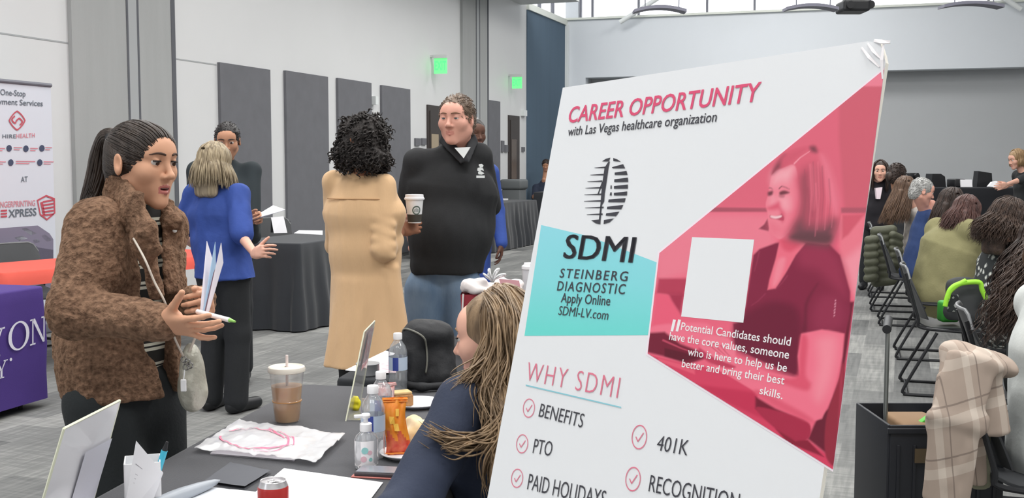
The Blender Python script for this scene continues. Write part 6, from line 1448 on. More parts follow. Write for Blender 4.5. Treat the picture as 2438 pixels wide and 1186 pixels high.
# ---- big man in the black polo shirt
def man_polo():
    Y = 6.05; X = (1062 - CX) / FPX * Y; J = skel((X, Y), (-.03, -1), 1.88)
    upd(J, shR=pt(992, 385, 6.05), shL=pt(1142, 372, 6.1), neck=pt(1086, 352, 6.1), elR=pt(970, 508, 6.16), wrR=pt(985, 590, 6.30), elL=pt(1164, 500, 6.22), wrL=pt(1120, 560, 6.36))
    J['chest'] = pt(1074, 452, 6.08); J['waist'] = pt(1072, 545, 6.08)
    HO = pt(1087, 286, 5.98); F = frame((-.33, -.94, -.06)); hs = 1.10
    parts = [core(J, r=1.2), head(HO, F, J=J, s=hs, res=.0042, jaw=1.12, full=1.14, nose=1.12, neck=.066, lids=-.0006, low=-.0044, lips=.8), hand(J['wrR'], V(.7, .3, -.3), V(0, -.4, .8), s=1.05, res=.006), hand(J['wrL'], V(-.8, .2, -.2), V(0, -.4, .8), left=True, s=1.05, res=.006)]
    r = person('big man with short brown hair in black polo shirt and blue jeans', parts, [S_pink, mat('lips_pale', (206, 140, 126), .5), M_mouth], (X, Y))
    face_parts(r, HO, F, hs, mat('brow_brown', (128, 96, 76), .8), gaze=(-.1, 1, -.05), lids=-.0006, lash=False, brow_w=.0032, iris=mat('eye_iris_grey', (88, 92, 96), .2))
    HG = hairmat('hair_brown_grey', (88, 72, 60), (134, 114, 98)); short_hair(r, HO, F, hs * 1.02, HG, n=700, ln=.028, lift=.006)
    PB = mat('black_polo', (38, 39, 41), .88, var=.06, vscale=5, bump=.1, bscale=150)
    R, Fw, U = J['fr']; q = J
    P = [sec(q['chest'], q['neck'] - V(0, 0, .05), R, (.235, .145), (.115, .085), k=.07), sec(q['waist'], q['chest'], R, (.222, .175), (.235, .15), k=.08), sec(q['pelvis'] - V(0, 0, .08), q['waist'], R, (.205, .165), (.222, .175), k=.08), ell(q['waist'] + Fw * .06 - V(0, 0, .03), (.19, .15, .17), k=.08)]
    for n in 'RL': P += [cap(q['neck'] - V(0, 0, .06), q['sh' + n], .06, .07, k=.06), cap(q['sh' + n], q['sh' + n] + (q['el' + n] - q['sh' + n]) * .92, .072, .074, k=.014)]
    hz = pt(1062, 656, 5.9)[2]; P.append(half(V(0, 0, hz), (0, 0, -1)))
    cloth('polo_shirt', r, P, PB, .009, [(.010, (8, 8, 4)), (.004, (24, 24, 9))])
    # white tee triangle, collar, placket
    mb = MB(); a, b, c = pt(1082, 352, 5.895), pt(1120, 350, 5.895), pt(1104, 377, 5.885); mid = (a + b + c) / 3 - V(0, .01, 0); mb.prism([a, b, c], V(0, .06, 0)); mb.build('white_undershirt', M_trim, r)
    P = [sec(pt(1055, 330, 6.05), pt(1104, 382, 5.90), (.6, .2, .8), (.030, .010), (.026, .009), k=.012), sec(pt(1128, 332, 6.05), pt(1108, 382, 5.90), (-.6, .2, .8), (.030, .010), (.026, .009), k=.012), sec(pt(1055, 330, 6.05), pt(1075, 322, 6.16), (0, .2, 1), (.03, .010), (.03, .010), k=.02), sec(pt(1075, 322, 6.16), pt(1128, 332, 6.05), (0, .2, 1), (.03, .010), (.03, .010), k=.02)]
    v, f = sdf(P, .006, 1); mk('collar', v, f, mat('collar_black', (46, 47, 50), .85), r)
    # white chest emblem
    mb = MB(); c = pt(1144, 404, 5.865)
    def em(pts): mb.prism([pt(1144 + x, 404 + y, 5.868 + .0009 * x) for x, y in pts], V(0, .012, 0))
    em([(-4, -13), (3, -14), (7, -10), (5, -5), (-1, -6), (-4, -9)]); em([(-7, -4), (0, -6), (6, -3), (8, 3), (2, 1), (-3, 5), (-8, 2)]); em([(-6, 6), (0, 3), (5, 6), (9, 9), (3, 12), (-5, 11)]); em([(-10, 14), (10, 14), (10, 20), (-10, 20)])
    mb.build('chest_emblem', M_trim, r)
    JN = mat('blue_jeans', (92, 116, 144), .85, c2=(126, 148, 172), vscale=9, bump=.2, bscale=70, stretch=(1, 1, .4))
    upd(J, hipR=pt(1015, 690, 6.05), hipL=pt(1098, 690, 6.05)); J['knR'] = V(J['hipR'][0] - .02, Y, .52); J['knL'] = V(J['hipL'][0] + .02, Y, .52); J['anR'] = V(J['knR'][0], Y + .02, .09); J['anL'] = V(J['knL'][0], Y + .02, .09)
    for n in 'RL': J['toe' + n] = J['an' + n] + V(-.02 if n == 'R' else .02, -.17, -.055)
    cloth('jeans', r, trousers(J, th=.112, kn=.085, an=.075, w=(.175, .14), waist=.12), JN, .010, [(.008, (10, 10, 5))]); shoes(J, r, M_blk)
man_polo()
# ---- person half hidden behind the polo man's head
def person_hidden():
    Y = 8.3; X = (1112 - CX) / FPX * Y; J = skel((X, Y), (.2, -1), 1.78); HO = pt(1128, 320, Y); F = frame((.5, -.8, -.1))
    parts = [core(J), head(HO, F, J=J, s=1.0, res=.007), hand(J['wrR'], V(0, 0, -1), V(0, -1, 0), res=.007), hand(J['wrL'], V(0, 0, -1), V(0, -1, 0), left=True, res=.007)]
    r = person('person with dark tied hair half hidden behind the man in black polo', parts, [S_deep, LIPN, M_mouth], (X, Y))
    v, f = sdf(hair_cap() + [ell((-.02, -.11, .02), (.05, .045, .045), k=.02)], .008, 1, [(.004, (50, 50, 50))]); mk('hair', placed(v, HO, F, 1.05), f, MATS['hair_black'], r)
    cloth('blue_scrubs', r, trunk(J, hem=.12) + sleeve(J, 'R') + sleeve(J, 'L'), MATS['blue_scrubs'], .014); cloth('trousers', r, trousers(J), MATS['blue_scrubs'], .014); shoes(J, r, M_blk)
person_hidden()
# ================================================================== seated woman in the navy jacket (foreground, beside the poster)
def woman_navy():
    J = skel((.03, 2.86), (-.92, .38), 1.66, sit=True, lean=.28)
    upd(J, neck=pt(1185, 925, 2.80), chest=pt(1190, 1060, 2.82), shL=pt(1108, 968, 2.64), shR=pt(1200, 965, 2.98), elL=pt(985, 1190, 2.46), wrL=pt(850, 1300, 2.28), elR=pt(1060, 1120, 3.0), wrR=pt(960, 1150, 2.85))
    J['waist'] = J['chest'] * .5 + J['pelvis'] * .5
    HO = pt(1182, 806, 2.79); F = frame((-.93, .34, -.14)); hs = 1.03
    parts = [core(J), head(HO, F, J=J, s=hs, res=.0036, lids=.002, nose=.95, neck=.05), hand(J['wrL'], V(-.7, -.25, -.05), V(.3, .9, .2), left=True, res=.005), hand(J['wrR'], V(-.8, -.1, -.2), V(-.3, -.6, .6), res=.005)]
    r = person('woman with long wavy light brown hair in navy jacket, seated beside the poster', parts, [S_fair, mat('lips_soft', (204, 134, 122), .4), M_mouth], (.03, 2.86)); tag(r)
    face_parts(r, HO, F, hs, mat('brow_light', (140, 112, 84), .8), lids=.002)
    HL = hairmat('hair_light_brown', (94, 76, 58), (164, 138, 108), sc=(1, 1, .2), vs=40)
    long_hair(r, HO, F, 1.03, HL, L=.26, wave=(.012, 11), n=700, r=.0031, phi=98, push=.04, flare=.03, rnd=.3, down=(-.10, -.05, -1), jit=.006)
    # the hair over the near side of the face and shoulder
    rg = np.random.default_rng(4); L = []
    def lock(K, n, sp, r_): 
        for i in range(n):
            o = rg.normal(0, 1, 3) * sp; a = rg.uniform(0, 6.28); fq = rg.uniform(7, 12); B = bez(K, 34); t = np.linspace(0, 1, 34)
            side = unit(np.cross(B[-1] - B[0], V(0, 1, 0)))
            L.append(B + o * (.35 + .9 * t[:, None]) + (np.sin(a + fq * t) * .010 * np.minimum(1, t * 2))[:, None] * side)
    c = lambda x, y, d: pt(x, y, d)
    lock([c(1166, 702, 2.76), c(1184, 745, 2.70), c(1172, 820, 2.67), c(1142, 880, 2.64), c(1092, 918, 2.60)], 110, .010, 0)
    lock([c(1160, 700, 2.76), c(1190, 750, 2.68), c(1190, 850, 2.64), c(1165, 930, 2.60), c(1180, 1000, 2.56)], 190, .017, 0)
    lock([c(1200, 700, 2.74), c(1225, 780, 2.66), c(1225, 880, 2.62), c(1215, 960, 2.58), c(1200, 1060, 2.54), c(1215, 1150, 2.54)], 190, .019, 0)
    lock([c(1190, 900, 2.62), c(1205, 960, 2.55), c(1170, 1030, 2.52), c(1110, 1052, 2.50), c(1050, 1040, 2.49), c(1012, 1022, 2.49)], 26, .010, 0)
    lock([c(1200, 930, 2.58), c(1195, 1000, 2.52), c(1150, 1050, 2.50), c(1090, 1068, 2.48), c(1060, 1060, 2.48)], 24, .012, 0)
    lock([c(1160, 900, 2.60), c(1190, 1020, 2.52), c(1170, 1100, 2.50), c(1180, 1186, 2.50)], 34, .012, 0)
    v, f = strands(L, .0025); mk('hair_locks', v, f, HL, r)
    NV = mat('navy_jacket', (44, 52, 72), .8, var=.07, vscale=5, bump=.12, bscale=140)
    P = trunk(J, ch=(.185, .125), wa=(.175, .125), hp=(.19, .14), hem=.12, top=.85, shr=.062) + sleeve(J, 'L', (.076, .064, .048), .95, k=.04) + sleeve(J, 'R', (.07, .058, .046), .95, k=.04)
    cloth('navy_jacket', r, P, NV, .008, [(.008, (9, 9, 7)), (.0035, (26, 26, 20))])
    cloth('trousers', r, trousers(J), M_blkt, .014); shoes(J, r, M_blk)
    cf = J['fr'][1]; chair(J['pelvis'][0] + .02, J['pelvis'][1], cf, 'black stacking chair under the seated woman in the navy jacket')
woman_navy()
# ================================================================== things held by people, bag on a strap
# papers in the fleece woman's hands
M_env = mat('envelope_white', (232, 228, 238), .6); M_env2 = mat('envelope_mauve', (120, 92, 108), .6); M_envb = mat('envelope_blue', (176, 206, 234), .6)
def leaf(name, pix, Y0, Y1, m, label, th=.0018):
    n = len(pix); P = [pt(x, y, Y0 + (Y1 - Y0) * t) for (x, y), t in zip(pix, (0, 0, 1, 1, .5)[:n])]; mb = MB(); mb.prism(P, V(.3, 1, 0) * th); return tag(mb.build(name, m), label, 'paper')
leaf('brochure', [(476, 742), (484, 742), (512, 640), (492, 574)], 2.80, 2.86, M_env, 'leftmost white leaflet in the hands of the fleece jacket woman')
leaf('brochure', [(482, 744), (487, 744), (514, 660), (512, 576)], 2.79, 2.83, M_envb, 'thin blue edged leaflet in the middle of the held papers')
leaf('brochure', [(486, 744), (492, 744), (520, 620), (508, 650)], 2.775, 2.80, M_env2, 'mauve brown leaflet among the held papers, dark edge')
leaf('brochure', [(489, 746), (496, 746), (531, 626), (526, 578)], 2.76, 2.77, M_env, 'rightmost white leaflet in the hands of the fleece jacket woman')
pen(pt(470, 742, 2.74), pt(560, 766, 2.66), .0062, M_capw, 'white pen with green end in the fingers of the fleece jacket woman', mat('pen_green', (150, 206, 104), .4))
# white strap and little silver bag
M_strap = mat('strap_cream', (206, 196, 184), .5); M_silver = mat('bag_silver', (198, 196, 184), .38, metal=.25, c2=(168, 166, 152), vscale=22, bump=.5, bscale=40)
c = pt(458, 900, 2.98); e = empty('shoulder_bag', c - V(0, 0, .10), 'small silver crossbody bag on a thin cream strap', 'bag')
P = [ell(c, (.030, .045, .082), k=.03), ell(c - V(0, 0, .03), (.034, .05, .055), k=.03), ell(c + V(-.004, 0, .06), (.018, .035, .035), k=.03)]; v, f = sdf(P, .004, 1, [(.006, (24, 24, 24))]); mk('bag_body', v, f, M_silver, e)
mb = MB(); mb.tube(bez([pt(318, 568, 2.845), pt(345, 618, 2.80), pt(368, 672, 2.80), pt(394, 724, 2.80), pt(410, 790, 2.84), pt(436, 848, 2.92)], 40), .0030, 8); mb.tube(bez([pt(470, 790, 2.97), pt(458, 820, 2.95), pt(446, 848, 2.95)], 10), .0036, 8)
mb.build('strap', M_strap, e, smooth=True)
mb = MB()
for x, y in ((438, 856), (446, 862), (452, 870), (443, 874)):
    q = pt(x, y, 2.925); mb.tube([q + .008 * V(math.cos(a), 0, math.sin(a)) for a in np.linspace(0, 6.28, 12)], .002, 6)
mb.build('rings', mat('ring_steel', (150, 148, 146), .25, metal=.8), e)
mb = MB(); mb.box(pt(437, 918, 2.92), (.016, .006, .034), bevel=.003); mb.tube([pt(440, 880, 2.925), pt(437, 905, 2.92)], .0015, 6); mb.build('charm', M_capw, e)
# paper cup held by the coat woman
c = pt(987, 531, 5.585); e = empty('paper_cup', c, 'white paper coffee cup with white lid held by the camel coat woman', 'cup'); s_ = .86
mb = MB(); mb.lathe([(0, 0), (.033, 0), (.046, .120), (.048, .122)], c, 32); mb.build('cup', M_capw, e, smooth='auto')
mb = MB(); mb.lathe([(.047, .118), (.052, .121), (.052, .128), (.048, .131), (.046, .146), (.040, .147), (.039, .143), (0, .143)], c, 32); mb.build('lid', mat('lid_white', (240, 238, 242), .4), e, smooth='auto')
mb = MB(); mb.lathe([(.0342, .006), (.0385, .045)], c, 32); mb.build('sleeve', mat('cup_sleeve', (70, 66, 60), .7), e, smooth='auto')
def on_cup(a, z, o=.0006): r_ = .033 + .013 * z / .12 + o; return c + V(r_ * math.sin(a), -r_ * math.cos(a), z)
mb = MB(); a0, z0 = .35, .066; K = [[on_cup(a0 + .55 * s * math.cos(t), z0 + .023 * s * math.sin(t)) for s in (1.0, .72)] for t in np.linspace(0, 6.283, 25)]; mb.grid(K)
for t in np.linspace(-.5, .5, 5): mb.poly([on_cup(a0 + t * .6 - .03, z0 - .010), on_cup(a0 + t * .6 + .03, z0 - .010), on_cup(a0 + t * .5 + .03, z0 + .012 - abs(t) * .012), on_cup(a0 + t * .5 - .03, z0 + .012 - abs(t) * .012)])
mb.build('round_emblem', mat('emblem_green', (92, 108, 100), .5), e)
# paper held by the man behind the blue scrubs
A, B, C_, D = pt(588, 527, 7.06), pt(612, 522, 7.0), pt(679, 500, 6.95), pt(650, 490, 7.12)
mb = MB(); mb.prism([A, B, C_, D], V(0, 0, .003)); mb.prism([pt(588, 525, 7.05), pt(600, 523, 7.0), pt(664, 505, 6.96), pt(640, 498, 7.1)], V(0, 0, .003)); tag(mb.build('held_paper', M_paper), 'white paper held out by the man behind the woman in blue scrubs', 'paper')
# ================================================================== the audience on the right and the speaker
CF = unit(V(.95, -.30, 0))
HBK = hairmat('hair_dark_brown', (38, 31, 29), (66, 52, 46)); HRD = hairmat('hair_auburn', (60, 38, 36), (98, 68, 62)); HBR = hairmat('hair_brown', (74, 56, 46), (116, 92, 74)); HGY = hairmat('hair_silver', (140, 140, 138), (196, 196, 194))
HBD = hairmat('hair_sandy', (120, 94, 66), (170, 142, 106))
CURL = mat('hair_curly_brown', (50, 38, 34), .5, c2=(86, 68, 58), vscale=30, bump=.5, bscale=120)
def seated(label, x, y, face, top, sk, H=1.66, lean=.2, yaw=0.0, headpx=None, hy=None, tilt=-.15, sleeves=('long', 'long'), res=.010, arms=None, legs=True, fat=1.0, sit=True, tmat=None, hcut=None, eyes=False, name='top'):
    J = skel((x, y), face, H, sit=sit, lean=lean); f = unit(V(face[0], face[1], 0)); a = math.radians(yaw); hf = V(f[0] * math.cos(a) - f[1] * math.sin(a), f[0] * math.sin(a) + f[1] * math.cos(a), tilt)
    HO = J['head'] if headpx is None else pt(headpx[0], headpx[1], hy or y)
    if headpx is not None: J['neck'] = J['neck'] * .6 + (HO - V(0, 0, .16) - f * .04) * .4
    if sit and arms is None: upd(J, elR=J['shR'] + f * .16 - V(0, 0, .22), elL=J['shL'] + f * .16 - V(0, 0, .22)); J['wrR'] = J['elR'] + f * .24 + V(0, 0, .02); J['wrL'] = J['elL'] + f * .24 + V(0, 0, .02)
    if arms: upd(J, **arms)
    F = frame(hf); parts = [core(J, .014), head(HO, F, J=J, s=1.0, res=.006, eyes=eyes)]
    for n, lf in (('R', False), ('L', True)):
        d = J['wr' + n] - J['el' + n]; parts.append(hand(J['wr' + n], d, V(0, 0, 1) if abs(unit(d)[2]) < .8 else V(-f[1], f[0], 0), left=lf, res=.006))
    r = person(label, parts, [sk, LIPN, M_mouth], (x, y))
    if eyes: face_parts(r, HO, F, 1.0, M_lash, lash=False)
    P = trunk(J, ch=(.175 * fat, .125 * fat), wa=(.17 * fat, .13 * fat), hp=(.19 * fat, .145 * fat), hem=.06, top=.84, shr=.058)
    for n, sl in zip('RL', sleeves): P += sleeve(J, n, (.066 * fat, .058 * fat, .046), .95) if sl == 'long' else sleeve(J, n, (.066 * fat, .062 * fat, .0), short=.75)
    cloth(name, r, P, top, res, [(.008, (9, 9, 6)), (.003, (26, 26, 18))])
    cloth('trousers', r, trousers(J, th=.10 * fat), tmat or M_blkt, .014); shoes(J, r, M_blk)
    return r, J, HO, F
# olive green sweater
r, J, HO, F = seated('woman with auburn hair in olive green sweater, seated on a black chair', 3.36, 8.5, (.86, .30), mat('olive_sweater', (132, 128, 92), .9, var=.08, vscale=4, bump=.15, bscale=80), S_fair, lean=.22, headpx=(2302, 508), hy=8.5, fat=1.42, tilt=-.45, yaw=10)
upd_ = J; long_hair(r, HO, F, 1.08, HRD, L=.22, wave=(.008, 8), n=650, r=.0042, phi=125, push=.03, flare=.05, rnd=.4, down=(-.25, 0, -1))
chair(3.33, 8.5, CF, 'black stacking chair under the woman in the olive green sweater')
# dark haired woman beyond her
r, J, HO, F = seated('woman with long dark hair, leaning in behind the auburn haired woman', 3.72, 9.5, (.9, .1), M_blkt, S_mid, lean=.15, headpx=(2268, 486), hy=9.3, tilt=-.3); long_hair(r, HO, F, 1.06, HBK, L=.26, wave=(.006, 8), n=300, r=.0055, phi=125, down=(-.35, 0, -1))
# silver haired man
NB = mat('navy_tee', (44, 64, 108), .85, var=.07, vscale=5, bump=.1, bscale=90)
r, J, HO, F = seated('silver haired man in navy blue t-shirt, seated in the audience', 3.86, 10.3, (.96, -.1), NB, S_pink, H=1.74, lean=.20, headpx=(2196, 456), hy=10.2, tilt=-.35, sleeves=('short', 'short'), fat=1.12, eyes=True); short_hair(r, HO, F, 1.02, HGY, n=700, ln=.022, lift=.002, r=.0022)
chair(3.80, 10.3, CF, 'black stacking chair under the silver haired man')
# brown haired woman in pale top, puffer jacket on her chair
r, J, HO, F = seated('woman with long brown hair and pale patterned top, seated behind the silver haired man', 4.22, 11.4, (.93, .1), mat('pale_print_top', (206, 200, 194), .8, c2=(128, 118, 108), vscale=12), S_fair, lean=.12, headpx=(2158, 452), hy=11.3, tilt=-.2); long_hair(r, HO, F, 1.06, HBR, L=.40, wave=(.008, 7), n=360, r=.0062, phi=125, down=(-.3, 0, -1), flare=.04)
chair(4.05, 11.3, CF, 'black stacking chair under the olive puffer jacket')
r, J, HO, F = seated('woman with black hair tied back, seated near the far table', 4.45, 12.5, (.8, .4), M_blkt, S_mid, lean=.05, headpx=(2136, 418), hy=12.4, tilt=-.2); short_hair(r, HO, F, 1.12, HBK, n=300, r=.004); v, f = sdf([ell((0, -.115, -.03), (.05, .04, .06))], .008, 1); mk('bun', placed(v, HO, F), f, HBK, r)
chair(4.42, 12.5, CF, 'black stacking chair under the woman with black tied hair')
r, J, HO, F = seated('woman with long dark hair facing the room, standing at the far end of the audience', 4.37, 13.2, (-.35, -.93), mat('black_jacket', (34, 32, 38), .8), S_fair, H=1.58, lean=.0, headpx=(2096, 408), hy=13.1, tilt=-.1, sit=False, eyes=True); long_hair(r, HO, F, 1.05, HBK, L=.28, wave=(.006, 7), n=280, r=.006, phi=120)
mb = MB(); mb.prism([pt(2085, 448, 13.05), pt(2101, 446, 13.05), pt(2096, 474, 12.99), pt(2088, 474, 12.99)], V(0, .05, 0)); mb.build('pale_shirt', mat('shirt_pale_pink', (214, 200, 208), .8), r)
# floral top
FLR = bpy.data.materials.new('floral_black_white'); FLR.use_nodes = True; nt = FLR.node_tree; bs = nt.nodes['Principled BSDF']; bs.inputs['Roughness'].default_value = .8
tc = nt.nodes.new('ShaderNodeTexCoord'); vo = nt.nodes.new('ShaderNodeTexVoronoi'); vo.inputs['Scale'].default_value = 24; nz = nt.nodes.new('ShaderNodeTexNoise'); nz.inputs['Scale'].default_value = 30; ad = nt.nodes.new('ShaderNodeMixRGB'); ad.inputs[0].default_value = .03
nt.links.new(tc.outputs['Object'], nz.inputs['Vector']); nt.links.new(tc.outputs['Object'], ad.inputs[1]); nt.links.new(nz.outputs['Color'], ad.inputs[2]); nt.links.new(ad.outputs[0], vo.inputs['Vector'])
rp = nt.nodes.new('ShaderNodeValToRGB'); rp.color_ramp.interpolation = 'CONSTANT'; e_ = rp.color_ramp.elements; e_[0].color = (*lin((214, 216, 210)), 1); e_[1].position = .36; e_[1].color = (*lin((40, 44, 46)), 1); q = rp.color_ramp.elements.new(.24); q.color = (*lin((150, 154, 150)), 1)
nt.links.new(vo.outputs['Distance'], rp.inputs[0]); nt.links.new(rp.outputs[0], bs.inputs['Base Color'])
r, J, HO, F = seated('woman with brown curly hair in black and white floral top, seated in the audience', 3.18, 7.05, (.86, .25), FLR, S_fair, lean=.22, headpx=(2402, 530), hy=7.0, tilt=-.4, fat=1.32); long_hair(r, HO, F, 1.14, CURL, L=.19, wave=(.010, 30), n=1500, r=.0023, phi=126, push=.06, flare=.05, curl=True, rnd=.4, down=(-.12, 0, -1), jit=.014)
chair(2.91, 7.18, CF, 'black stacking chair holding the tote bag with bright green straps')
# dark curly hair, nearer, mostly outside the frame
r, J, HO, F = seated('woman with very long dark curly hair at the right edge, in dark top', 2.46, 5.0, (.95, .1), mat('dark_green_top', (50, 54, 54), .85, var=.06, vscale=5), S_mid, lean=.05, headpx=(2494, 590), hy=5.0, tilt=-.2, fat=1.1)
long_hair(r, HO, F, 1.12, HBK, L=.30, wave=(.010, 26), n=700, r=.0024, phi=128, push=.05, curl=True, rnd=.3, down=(-.3, 0, -1))
L = []; rg = np.random.default_rng(8)
for i in range(650):
    o = rg.normal(0, 1, 3) * .026; K = bez([pt(2470, 560, 4.95), pt(2448, 620, 4.85), pt(2412, 690, 4.80), pt(2388, 750, 4.78), pt(2368, 800, 4.78)], 40)[:int(rg.integers(30, 41))]; t = np.linspace(0, 1, len(K)); a = rg.uniform(0, 6.28); fq = rg.uniform(16, 24)
    L.append(K + o * (.5 + t[:, None]) + .012 * np.stack([np.sin(a + fq * t), np.cos(a + fq * t), 0 * t], 1))
v, f = strands(L, .0024); mk('hair_locks', v, f, CURL, r)
chair(2.40, 5.0, CF, 'black stacking chair under the woman with very long dark curly hair')
# pale top at the frame edge
r, J, HO, F = seated('person in pale grey white top, cut off by the right edge', 1.89, 3.76, (.97, -.1), mat('pale_grey_top', (204, 208, 206), .85, var=.04, vscale=5, bump=.1, bscale=90), S_fair, lean=.0, tilt=-.1, fat=1.05); long_hair(r, HO, F, 1.06, HBR, L=.1, n=120)
chair(1.84, 3.68, unit(V(.97, -.22, 0)), 'black stacking chair in front, with the beige plaid coat over its back')
# speaker at the far table
r, J, HO, F = seated('blond woman in black top at the far table, facing the audience', 6.85, 14.5, (-.93, -.2), mat('black_top_far', (42, 44, 46), .85), S_fair, H=1.68, lean=.12, headpx=(2420, 380), hy=14.5, tilt=-.3, sit=False, sleeves=('short', 'short'), eyes=True, arms=dict(elL=pt(2418, 432, 14.25), wrL=pt(2394, 440, 14.1), elR=pt(2424, 436, 14.8), wrR=pt(2398, 442, 14.9))); long_hair(r, HO, F, 1.06, HBD, L=.12, n=220, r=.007, phi=112)
# seated person at the blue wall
r, J, HO, F = seated('person in dark navy top seated at the table by the slate blue wall', .70, 24.05, (-.15, -.98), mat('navy_top_far', (40, 48, 66), .85), S_mid, H=1.72, lean=.15, headpx=(1300, 394), hy=24.0, res=.014, eyes=False, tilt=-.3, fat=1.15); short_hair(r, HO, F, 1.1, HBK, n=200, r=.004)
chair(.72, 24.1, unit(V(-.15, -.98, 0)), 'black chair under the person by the slate blue wall')

# ------------------------------------------------------------------ jackets, bags, cart
# olive puffer jacket over a chair
PUF = mat('olive_puffer', (80, 82, 66), .55, var=.1, vscale=8, bump=.2, bscale=60); P = []; Yp = 11.05
for i in range(8):
    y0 = 548 + i * 17; wd = (24, 30, 36, 38, 36, 34, 30, 26)[i]; x0 = 2106 + (0, 0, -2, -4, -6, -4, 0, 2)[i]; P.append(cap(pt(x0 - wd * .85, y0 + 4, Yp), pt(x0 + wd * .75, y0, Yp - .04), .054, .050, k=.012))
for i in range(6): P.append(cap(pt(2068 - i * .5, 572 + i * 18, Yp - .1), pt(2082, 570 + i * 18, Yp - .12), .045, .045, k=.012))
for i in range(5): P.append(cap(pt(2126, 560 + i * 16, Yp - .12), pt(2142, 566 + i * 16, Yp - .10), .04, .04, k=.012))
v, f = sdf(P, .010, 1, [(.006, (14, 14, 14))]); o = mk('puffer_jacket', v, f, PUF); tag(o, 'quilted olive puffer jacket hanging on a chair at the poster edge', 'jacket')
# tote bag with bright green straps on a chair seat
Yt = 6.95; c = pt(2290, 766, Yt); e = empty('tote_bag', c, 'black tote bag with bright lime green straps on a chair seat', 'bag')
P = [sec(c + V(0, 0, .06), c + V(.01, 0, .24), (1, -.3, 0), (.115, .075), (.105, .05), k=.04), half(c + V(0, 0, .012), (0, 0, -1))]; v, f = sdf(P, .008, 1, [(.008, (12, 12, 12))]); mk('bag_body', v, f, mat('tote_dark', (56, 58, 60), .7, var=.15, vscale=9), e)
LM = mat('lime_green', (158, 226, 62), .55); mb = MB()
for K in ([(2256, 712), (2262, 690), (2284, 676), (2330, 672), (2338, 690), (2348, 712)], [(2250, 730), (2258, 700), (2275, 682), (2300, 668)]): mb.tube(bez([pt(x, y, Yt - .12) for x, y in K], 26), .016, 8)
mb.build('strap', LM, e, smooth=True)
mb = MB(); mb.box(pt(2268, 722, Yt - .10), (.07, .02, .11), bevel=.008); mb.build('side_pocket', FLR, e)
c = pt(2258, 722, 7.2); c[2] = .465; mb = MB(); mb.box(c + V(0, 0, .07), (.12, .10, .14), bevel=.02); tag(mb.build('green_pouch', mat('grass_green', (62, 160, 58), .6), smooth='auto'), 'grass green pouch on the chair behind the tote bag', 'pouch')
# beige plaid coat over the front chair
PL = bpy.data.materials.new('beige_plaid'); PL.use_nodes = True; nt = PL.node_tree; bs = nt.nodes['Principled BSDF']; bs.inputs['Roughness'].default_value = .95; bs.inputs['Specular IOR Level'].default_value = .1
tc = nt.nodes.new('ShaderNodeTexCoord'); sp = nt.nodes.new('ShaderNodeSeparateXYZ'); nt.links.new(tc.outputs['Object'], sp.inputs[0])
def mth_(op, a, b=0.0):
    q = nt.nodes.new('ShaderNodeMath'); q.operation = op
    for i, x in enumerate((a, b)):
        if hasattr(x, 'links'): nt.links.new(x, q.inputs[i])
        else: q.inputs[i].default_value = x
    return q.outputs[0]
def bands(src, per, off):
    f_r = mth_('FRACT', mth_('ADD', mth_('MULTIPLY', src, 1 / per), off)); dark = mth_('LESS_THAN', mth_('ABSOLUTE', mth_('SUBTRACT', f_r, .5)), .018); light = mth_('LESS_THAN', mth_('ABSOLUTE', mth_('SUBTRACT', f_r, .22)), .10); return dark, light
xz = mth_('ADD', sp.outputs['X'], mth_('MULTIPLY', sp.outputs['Z'], .12)); zx = mth_('SUBTRACT', sp.outputs['Z'], mth_('MULTIPLY', sp.outputs['X'], .25))
d1, l1 = bands(xz, .12, .1); d2, l2 = bands(zx, .17, .3); dk = mth_('MINIMUM', mth_('ADD', d1, d2), 1.0); lt = mth_('MULTIPLY', mth_('ADD', l1, l2), .5)
m1 = nt.nodes.new('ShaderNodeMix'); m1.data_type = 'RGBA'; nt.links.new(lt, m1.inputs[0]); m1.inputs[6].default_value = (*lin((172, 156, 144)), 1); m1.inputs[7].default_value = (*lin((206, 194, 182)), 1)
m2 = nt.nodes.new('ShaderNodeMix'); m2.data_type = 'RGBA'; nt.links.new(mth_('MULTIPLY', dk, .6), m2.inputs[0]); nt.links.new(m1.outputs[2], m2.inputs[6]); m2.inputs[7].default_value = (*lin((110, 98, 92)), 1); nt.links.new(m2.outputs[2], bs.inputs['Base Color'])
q_ = pt; Yc = 3.62
P = [sec(q_(2268, 838, Yc), q_(2262, 900, Yc - .03), (1, .1, 0), (.030, .05), (.036, .05), k=.04),                                   # collar end at left
     sec(q_(2288, 842, Yc - .02), q_(2372, 868, Yc + .02), (0, 1, 0), (.10, .038), (.10, .038), k=.03),                               # over the top
     sec(q_(2315, 858, Yc - .12), q_(2278, 1000, Yc - .16), (1, .0, -.3), (.085, .022), (.080, .022), k=.03), sec(q_(2278, 1000, Yc - .16), q_(2262, 1200, Yc - .15), (1, 0, 0), (.080, .022), (.066, .020), k=.03),
     sec(q_(2352, 876, Yc - .08), q_(2366, 1030, Yc - .10), (1, 0, 0), (.040, .020), (.056, .018), k=.02), sec(q_(2330, 1000, Yc - .06), q_(2332, 1150, Yc - .05), (1, 0, 0), (.030, .014), (.028, .012), k=.02),
     sec(q_(2252, 900, Yc - .10), q_(2240, 1010, Yc - .13), (1, 0, 0), (.028, .020), (.03, .018), k=.03), sec(q_(2240, 1000, Yc - .13), q_(2226, 1180, Yc - .13), (1, 0, 0), (.03, .016), (.028, .014), k=.03)]
v, f = sdf(P, .006, 1, [(.006, (12, 12, 5)), (.002, (40, 40, 20))]); o = mk('plaid_coat', v, f, PL); tag(o, 'beige plaid coat draped over the front chair back, lower right', 'coat')
